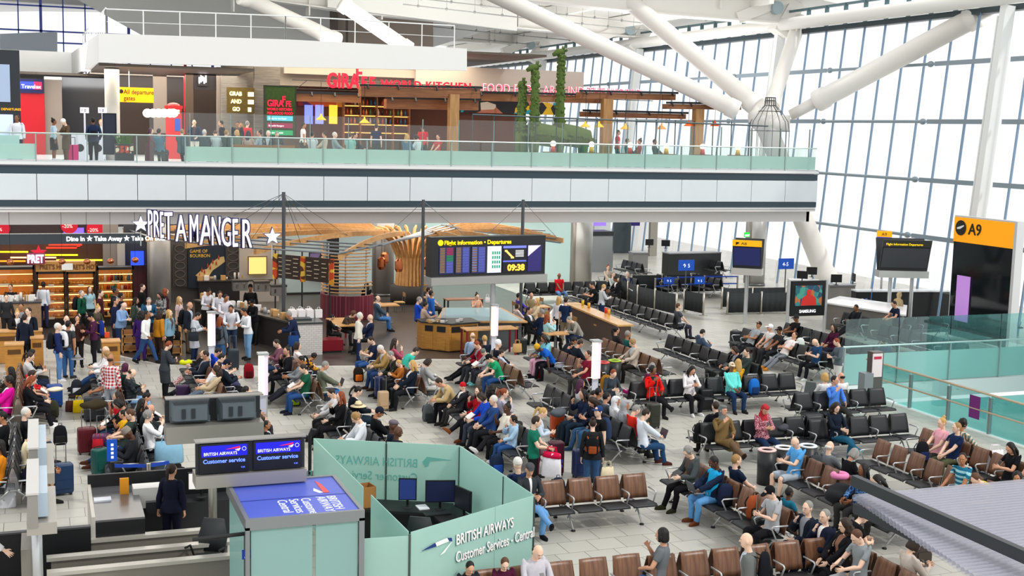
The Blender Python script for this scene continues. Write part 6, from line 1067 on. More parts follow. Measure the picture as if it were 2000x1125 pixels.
# clear tube canopy, lower right
o = thing('tube_canopy', 'canopy of clear plastic tubes under a dark beam', 'canopy', (0, 0, 0)); TZ = 2.6; e0_, e1_ = atz(1668, 972, TZ), atz(1900, 1128, TZ); TUBE, n_, l_, b_ = nodes_mat('clear tube'); b_.inputs['Base Color'].default_value = (*lin('b4b6c4'), 1); b_.inputs['Roughness'].default_value = .12; b_.inputs['Alpha'].default_value = .5; b_.inputs['Specular IOR Level'].default_value = .9; nT = 40
for i in range(nT): p2 = e0_.lerp(e1_, i / (nT * .78)); b = MB(); b.tube([(p2.x, p2.y, TZ), (p2.x + 4.2, p2.y - .05, TZ)], .047, 10, cap=False); b.build('tube', TUBE, o, True)
A, B_ = atz(1668, 938, TZ + .22), atz(2010, 1090, TZ + .22); b = MB(); b.bar(A, A + (B_ - A) * 1.1, .1, .16); b.build('beam', mat('3a3c40', .4, .2), o); dv = B_ - A; A = atz(1670, 992, TZ - .13); b = MB(); b.bar(A, A + dv, .08, .14); b.build('beam', mat('3a3c40', .4, .2), o); MB().cyl((12.4, 13.2, 0), (12.4, 13.2, TZ - .1), .06, 10).build('post', DSTEEL, o); MB().cyl((14.2, 13.2, 0), (14.2, 13.2, TZ - .1), .06, 10).build('post', DSTEEL, o)
# void balustrades
FZB = glass('c2f0ec', .8, .07, .04, .72); CLB = glass('a8e2e0', .5, .1, .02)
o = thing('tall_glass_screen', 'tall turquoise glass screen along the far side of the void', 'glass screen', (0, 32.8, 0))
for i in range(5): u = 23.7 + i * 2.05; MB().box(u, 0, .03, u + 2.02, .015, 2.15).build('pane', CLB, o); MB().box(u, -.006, .05, u + 2.02, -.001, 1.02).build('frosted_band', FZB, o); MB().box(u - .03, -.06, 0, u + .0, .06, 1.3).build('post', mat('a8bcbc', .35, .5), o)
MB().cyl((23.6, -.06, 1.28), (34, -.06, 1.28), .03, 8).build('handrail', mat('cfe0de', .3, .5), o)
o = thing('void_balustrade', 'glass balustrade with two steel handrails along the near side of the void', 'balustrade', (23.72, 0, 0))
for i, (y0, y1) in enumerate(((31.2, 29.6), (29.55, 27.95), (27.9, 26.3), (26.25, 24.6))): MB().box(0, y1, .05, .015, y0, 1.05).build('pane', CLB, o); MB().box(-.03, y1 - .08, 0, .05, y1, 1.0).build('post', mat('8a9698', .35, .6), o)
MB().cyl((-.06, 31.6, 1.1), (-.06, 24.4, 1.1), .032, 10).build('handrail', mat('b8a58c', .3, .6), o); MB().cyl((-.1, 31.6, .62), (-.1, 24.4, .62), .026, 10).build('handrail', mat('b8a58c', .3, .6), o)
o = thing('purple_notice', 'purple upright notice hung on the void balustrade post', 'sign', (23.6, 26.55, .35)); MB().box(0, -.02, 0, .02, .38, .62).build('panel', mat('6a1a6e', .5), o)
b = MB(); [b.box(31.2, 27.5 + k * 5.1, -4.4, 34, 27.52 + k * 5.1, 7) for k in range(2)]; b.box(31.2, 27.5, -4.4, 31.22, 32.6, 7); o = b.build('lift_glass', CLB); tag(o, 'glass lift shaft wall cut by the right edge', 'lift shaft')
b = MB(); [b.box(31.1, 27.4, z, 34, 32.7, z + .1) for z in (1.0, 3.2, 5.4)]; q_ = b.build('shaft_band', mat('8fa0a2', .35, .4), o)
o = thing('help_point', 'grey steel help point column with notice and speaker box', 'help point', (22.5, 29.7, 0)); MB().box(-.14, -.14, 0, .22, .14, 1.72).build('column', mat('6f6a66', .35, .6), o); MB().box(-.17, -.17, 1.0, .16, -.14, 1.68).build('notice', mat('e8e0e0', .5), o); MB().box(-.14, -.175, 1.52, .12, -.17, 1.6).build('notice_heading', mat('c02848', .5), o); MB().box(-.44, -.2, .62, -.14, .1, 1.12).build('speaker_box', mat('8f979b', .4, .3), o)
# round bins
for x, y, c, lab in ((1139, 765, 'e6e2de', 'white rimmed black bin, left of three by the light post'), (1176, 757, 'e05048', 'red rimmed black bin, middle of three by the light post'), (1199, 753, 'a8c83a', 'green rimmed black bin, right of three by the light post'), (1495, 945, 'f0c8c4', 'pink rimmed black bin before the red headscarf'), (1528, 940, 'f0eeee', 'white rimmed black bin in the middle behind grey shorts'), (1575, 936, 'dfe4ea', 'pale rimmed black bin half hidden behind the bald man in sky blue')):
    g = atz(x, y); o = thing('round_bin', lab, 'bin', g, 0, 'round black bins'); MB().lathe([(0, 0), (.2, 0), (.21, .76), (0, .76)], n=24).build('drum', mat('1f2124', .4, 0, 0, .1, 60), o, True); MB().tube([(.17 * math.cos(k * math.pi / 10), .17 * math.sin(k * math.pi / 10), .79) for k in range(20)], .045, 8, closed=True, flat=.6).build('rim', mat(c, .3), o, True)
# television, gate screens, gate board
def px_thing(name, label, cat, x, y, z=0): return thing(name, label, cat, atz(x, y, z) if z else atz(x, y))
TV = 42.4; u0, u1, z0, z1 = R4(1546, 549, 1611, 617, TV); o = thing('television_stand', 'black framed television on two steel posts showing a man in red', 'television', (u0, TV, 0)); w = u1 - u0; MB().box(0, 0, z0, w, .16, z1).build('frame', BLACK, o); MB().box(w * .1, -.02, z0 + .42, w * .9, 0, z1 - .18).build('screen', mural_mat(['2a6a7a', '3a8a8a', '28506a', '4aa090', 'c07040'], 5), o)
b = MB(); c_ = (w * .5, -.03, z0 + .43); b.plate([Vector(c_) + Vector(q2) for q2 in ((-.36, 0, 0), (.38, 0, 0), (.34, 0, .28), (.14, 0, .42), (-.12, 0, .42), (-.3, 0, .3))], (0, .006, 0)); b.ell((w * .5, -.03, z0 + .95), (.11, .008, .14), 12, 8); b.build('man_in_red_picture', mat('c0302a', .4, 0, .2), o); text('SAMSUNG', .17, mat('f0f0f4', .4, 0, .6), o, (w * .24, -.02, z0 + .14), bold=.004); [MB().cyl((x, .08, 0), (x, .08, z1 + .03), .07, 10).build('post', ALU, o) for x in (-.1, w + .1)]
def wedge_screen(x0, y0, x1, y1, u, v, label, txt, head, h0, two=0):
    o = thing('gate_screen', label, 'screen', (u, v, 0), R_(-38)); w = x1; z0, z1 = y0, y1
    for s in (-1, 1):
        b = MB(); b.rings([[(-w / 2, s * .1 - .04, z0), (w / 2, s * .1 - .04, z0), (w / 2, s * .1 + .04, z0), (-w / 2, s * .1 + .04, z0)], [(-w / 2, s * .5 - .04, z1), (w / 2, s * .5 - .04, z1), (w / 2, s * .5 + .04, z1), (-w / 2, s * .5 + .04, z1)]]); b.build('casing', mat('2a2c30', .4), o)
    f = lambda t: -.1 - .4 * t - .05
    b = MB(); b.plate([(-w / 2, f(.78), z0 + (z1 - z0) * .78), (w / 2, f(.78), z0 + (z1 - z0) * .78), (w / 2, f(1), z1), (-w / 2, f(1), z1)], (0, -.01, 0)); b.build('heading', mat(head, .4, 0, .5), o); b = MB(); b.plate([(-w / 2 + .05, f(.1), z0 + (z1 - z0) * .1), (w / 2 - .05, f(.1), z0 + (z1 - z0) * .1), (w / 2 - .05, f(.74), z0 + (z1 - z0) * .74), (-w / 2 + .05, f(.74), z0 + (z1 - z0) * .74)], (0, -.01, 0)); b.build('display', mat('1c2460' if not two else '3a3d42', .3, 0, .25), o)
    t = text(txt, .2 if not two else .125, mat('1a1408' if not two else 'f8d000', .4, 0, 0 if not two else 1), o, (-w / 2 + .12, f(.86) - .03, z0 + (z1 - z0) * .83)); MB().box(-w / 2 - .03, -.3, z0 - .28, w / 2 + .03, .3, z0).build('tray', mat('cfcdc8', .35, .5), o); [MB().cyl((q2, 0, 0), (q2, 0, z0 - .2), .08, 10).build('pole', ALU, o) for q2 in ((0,) if not two else (-.45, .45))]; return o
wedge_screen(0, 2.35, 1.2, 3.55, 27.6, 45.2, 'wedge shaped gate screen with yellow heading near the right column', '\u25B6 A8', 'f0b010', 0); o = wedge_screen(0, 2.45, 2.0, 3.75, 33.3, 42.5, 'wedge shaped flight information screen on two posts by the window', 'Flight Information Departures', '2a2c28', 0, 1); o.rotation_euler = (0, 0, R_(-20))
p = atu(1727, 463, 35.5); o = thing('gate_sign', 'small yellow and blue A9 gate sign above the wedge screen', 'sign', p, R_(-38)); MB().box(-.33, 0, .0, .33, .1, .27).build('yellow_plate', mat('f5a800', .4, 0, .5), o); MB().box(-.33, 0, -.26, .33, .1, 0).build('blue_plate', mat('2430d0', .4, 0, .5), o); text('A9', .2, BLACK, o, (-.12, -.02, .06)); MB().cyl((0, .05, -p.z), (0, .05, -.26), .05, 8).build('pole', ALU, o)
GU = 34.0; A, B_ = atu(1866, 425, GU), atu(1984, 434, GU); o = thing('gate_board', 'tall black gate board with orange A9 heading', 'gate board', (GU, 0, 0)); ya, yb = A.y, B_.y; zt, zm = 4.83, 3.86
MB().box(0, yb, .1, .25, ya, zm).build('black_glass', mat('14191c', .08), o); MB().box(-.03, yb, zm, .28, ya, zt).build('orange_heading', mat('f29a00', .45, 0, .45), o); text('A9', .62, mat('1c1a12', .4), o, (-.05, ya - .85, zm + .34), rz=-90, bold=.008, ext=.01)
MB().lathe([(0, 0), (.3, 0), (.3, .02), (0, .02)], n=22).xf(Matrix.Translation((-.05, ya - .42, zm + .56)) @ Matrix.Rotation(R_(-90), 4, 'Y')).build('round_symbol', mat('1c1a12', .4), o); b = MB(); b.plate([(-.075, ya - .42 + a_, zm + .56 + c_) for a_, c_ in ((.2, .0), (-.18, .12), (-.2, .08), (.0, -.04), (.18, -.06))], (-.01, 0, 0)); b.build('aeroplane_symbol', mat('f2f2f2', .4), o); b = MB(); b.box(-.06, ya - 1.15, .75, -.04, ya - .4, 2.55); b.build('advert_screen', mat('b080c8', .3, 0, .5), o); b = MB(); b.box(-.05, yb - .15, 0, .3, yb, zt + .05); b.box(-.02, yb, zt, .27, ya, zt + .06); b.build('steel_frame', mat('dcdcdc', .35, .4), o)
# white counter, desks and rooms by the window
q = [atz(x, y, 1.1) for x, y in ((1605, 590), (1640, 579), (1772, 597), (1770, 616))]; o = thing('white_counter', 'long white topped counter by the window', 'counter', (0, 0, 0)); pl2 = [(k.x, k.y) for k in (q[0], q[1], q[2], q[3])]; MB().prism(pl2[::-1], 1.06, 1.12).build('white_top', mat('f2f2f2', .3), o); cx_, cy_ = np.mean(pl2, 0); MB().prism([(cx_ + (x - cx_) * .94, cy_ + (y - cy_) * .9) for x, y in pl2[::-1]], 0, 1.06).build('front', mat('77726c', .5), o)
def desk(px, z, d, label, c='2b2e30', top='8a8c8e', name='gate_desk'):
    A, B_ = atz(px[0], px[1], z), atz(px[2], px[3], z); o = thing(name, label, 'desk', (0, 0, 0)); b = MB(); b.bar(A - Vector((0, 0, z / 2 + .03)), B_ - Vector((0, 0, z / 2 + .03)), d, z - .06); b.build('body', mat(c, .3, 0, 0, .15, 2), o); b = MB(); b.bar(A - Vector((0, 0, .03)), B_ - Vector((0, 0, .03)), d + .1, .06); b.build('top', mat(top, .3), o)
desk((1300, 493, 1402, 491), 1.35, .7, 'long dark granite gate desk behind the fabric barriers'); desk((1232, 492, 1262, 492), 1.3, .7, 'short steel fronted gate desk with printers', '8f8f8c'); desk((1668, 566, 1850, 566), 1.2, .5, 'long black desk beside the gate board', '17191c', 'dfe3e6'); desk((1615, 555, 1665, 555), 1.15, .6, 'steel desk behind the television', '8d8a86'); desk((1540, 545, 1600, 547), 1.1, .6, 'pale boarding desk at the foot of the leaning column', 'd9d6d2', 'efefef')
for x, y, lab in ((1567, 543, 'black desk screen on the pale boarding desk'), (1585, 535, 'second black desk screen beside the leaning column'), (1633, 550, 'black desk screen left on the steel desk'), (1668, 548, 'black desk screen right on the steel desk'), (1268, 478, 'black desk screen on the short gate desk'), (1300, 480, 'black desk screen on the granite desk')): g = atz(x, y, 1.35); monitor(g.x, g.y, 1.2, R_(rb.uniform(-30, 200)), lab, .5, .36, '16181c', 0)
u0, u1, z0, z1 = R4(1157, 460, 1196, 528, 64); o = thing('machine_cabinet', 'tall steel machine cabinet beside the far column', 'cabinet', (u0, 64, 0)); MB().box(0, 0, 0, u1 - u0, 1.2, 2.05).build('body', mat('a4a8aa', .35, .5), o); MB().box(-.03, -.03, 2.05, u1 - u0 + .03, 1.23, 2.3).build('dark_top', mat('2e3236', .4), o)
sboard('advert_screen', 'violet screen above the steel machine cabinet', 'screen', (1158, 428, 1184, 441), 66, mat('8a6ad8', .4, 0, .8), .08); sboard('advert_screen', 'dark navy screen hanging beyond the machine cabinet', 'screen', (1233, 428, 1250, 441), 67, mat('1c1450', .4, 0, .4), .08)
o, w, h = sboard('exit_sign', 'green lit exit sign beside the right column', 'sign', (1454, 454, 1467, 463), 56.9, mat('18c030', .4, 0, 1.4), .06); text('EXIT', .14, mat('fff', .4, 0, 2), o, (.02, -.02, .04))
front('wall_far', (1160, 425, 1192, 500), 70, mat('cfd4d6', .4)); front('wall_far', (1200, 428, 1232, 500), 74, mat('3f4a50', .3)); front('wall_far', (1232, 428, 1268, 500), 76, mat('e6e8e8', .5)); front('wall_far', (1270, 428, 1284, 500), 72, mat('9a968c', .4))
# fabric barriers
FAB = mat('2b3032', .8, 0, 0, .15, 30); PST = mat('b9b4a8', .3, .7)
def barrier(pts, label, z=.98, logo=False):
    P = [atz(x, y, z) for x, y in pts]; o = thing('fabric_barrier', label, 'barrier', (0, 0, 0), 0, 'fabric queue barriers')
    for i, p2 in enumerate(P): b = MB(); b.cyl((p2.x, p2.y, 0), (p2.x, p2.y, z + .04), .045, 10); b.lathe([(0, 0), (.19, 0), (.18, .02), (0, .03)], (p2.x, p2.y, 0), 16); b.build('post', PST, o, True)
    for A, B_ in zip(P[:-1], P[1:]):
        n = 14; b = MB(); L = (B_ - A).normalized(); Nn = Vector((-L.y, L.x, 0)); rs = []
        for k in range(n + 1): c = A.lerp(B_, .03 + .94 * k / n) + Nn * (.02 * math.sin(k * 2.1)); rs.append([c + Nn * .012 + Vector((0, 0, -z + .1)), c - Nn * .012 + Vector((0, 0, -z + .1)), c - Nn * .012 + Vector((0, 0, -.03)), c + Nn * .012 + Vector((0, 0, -.03))])
        b.rings(rs); b.build('fabric_panel', FAB, o, True)
    if logo: c = P[1].lerp(P[2], .5); b = MB(); b.plate([c + L * a_ + Vector((0, 0, c_)) - Nn * .03 for a_, c_ in ((-.35, -.25), (.1, -.3), (.25, -.38), (.3, -.5), (.18, -.58), (.22, -.45), (.1, -.36))], tuple(Nn * -.006)); b.build('ribbon_mark', mat('e8e8ea', .4), o)
barrier(((1208, 545), (1227, 550), (1246, 558), (1280, 565), (1322, 574)), 'long diagonal black fabric barrier with a white ribbon mark', logo=True); barrier(((1337, 566), (1375, 573)), 'short single black fabric barrier panel'); barrier(((1411, 562), (1470, 561), (1535, 560)), 'rear black fabric barrier behind the gate screen pole'); barrier(((1422, 572), (1488, 571), (1540, 570)), 'front black fabric barrier beside the television'); barrier(((1234, 537), (1293, 536), (1350, 535), (1412, 534)), 'far black fabric barrier before the gate seats')
o = thing('belt_barrier', 'blue belt barrier on steel posts between fabric panels', 'barrier', (0, 0, 0)); P = [atz(x, y, .98) for x, y in ((1280, 545), (1324, 542), (1376, 540), (1441, 540))]
for p2 in P: MB().cyl((p2.x, p2.y, 0), (p2.x, p2.y, 1.02), .045, 10).build('post', PST, o)
for A, B_ in zip(P[:-1], P[1:]): b = MB(); b.bar(A, B_, .01, .06); b.bar(A - Vector((0, 0, .35)), B_ - Vector((0, 0, .35)), .01, .06); b.build('belt', mat('1c4cc8', .5), o)
for x, y, h, sz, lab in ((1340, 518, 2.0, .4, 'blue square sign on a tall pole between the barriers'), (1306, 548, 1.25, .26, 'small blue sign, left on the belt barrier'), (1366, 548, 1.25, .26, 'small blue sign, right on the belt barrier'), (1535, 515, 1.9, .42, 'blue 4-5 sign on a pole by the boarding desk')):
    g = atz(x, y, h); o = thing('blue_sign', lab, 'sign', (g.x, g.y, 0)); MB().cyl((0, 0, 0), (0, 0, h), .03, 8).build('pole', DSTEEL, o); MB().box(-sz, -.03, h - sz * .6, sz, -.01, h + sz * .6).build('plate', mat('1c58c8', .4), o); text('4-5' if x == 1535 else '\u2191 5', sz * .6, WTXT, o, (-sz * .5, -.04, h - sz * .25))
o = thing('belt_barrier', 'blue belt barrier running from the service desk edge to the black seats', 'barrier', (0, 0, 0)); P = [atz(219, 905, .95), atz(290, 910, .9), atz(330, 903, .9)]
MB().cyl((P[0].x, P[0].y, 0), (P[0].x, P[0].y, .98), .045, 10).build('post', BLACK, o); MB().cyl((P[1].x, P[1].y, 0), (P[1].x, P[1].y, .95), .045, 10).build('post', PST, o); b = MB(); b.bar(P[0] - Vector((0, 0, .05)), P[1], .01, .07); b.bar(P[1], P[2], .01, .07); b.build('belt', mat('1c48b8', .5), o); MB().box(P[0].x - .1, P[0].y - .03, 1.0, P[0].x + .1, P[0].y, 1.45).build('blue_plate', mat('1c58c8', .4), o); [MB().box(P[0].x - .02, P[0].y - .036, 1.06 + k * .085, P[0].x + .03, P[0].y - .03, 1.06 + k * .085 + .05).build('white_marks', WTXT, o) for k in range(4)]
g = atz(248, 931); tag(MB().lathe([(0, 0), (.16, 0), (.16, .012), (0, .014)], n=20).build('floor_plate', mat('3a3a3c', .5), None, False, atz(1241, 932)), 'small round dark floor cover on the bare tiles', 'floor plate')
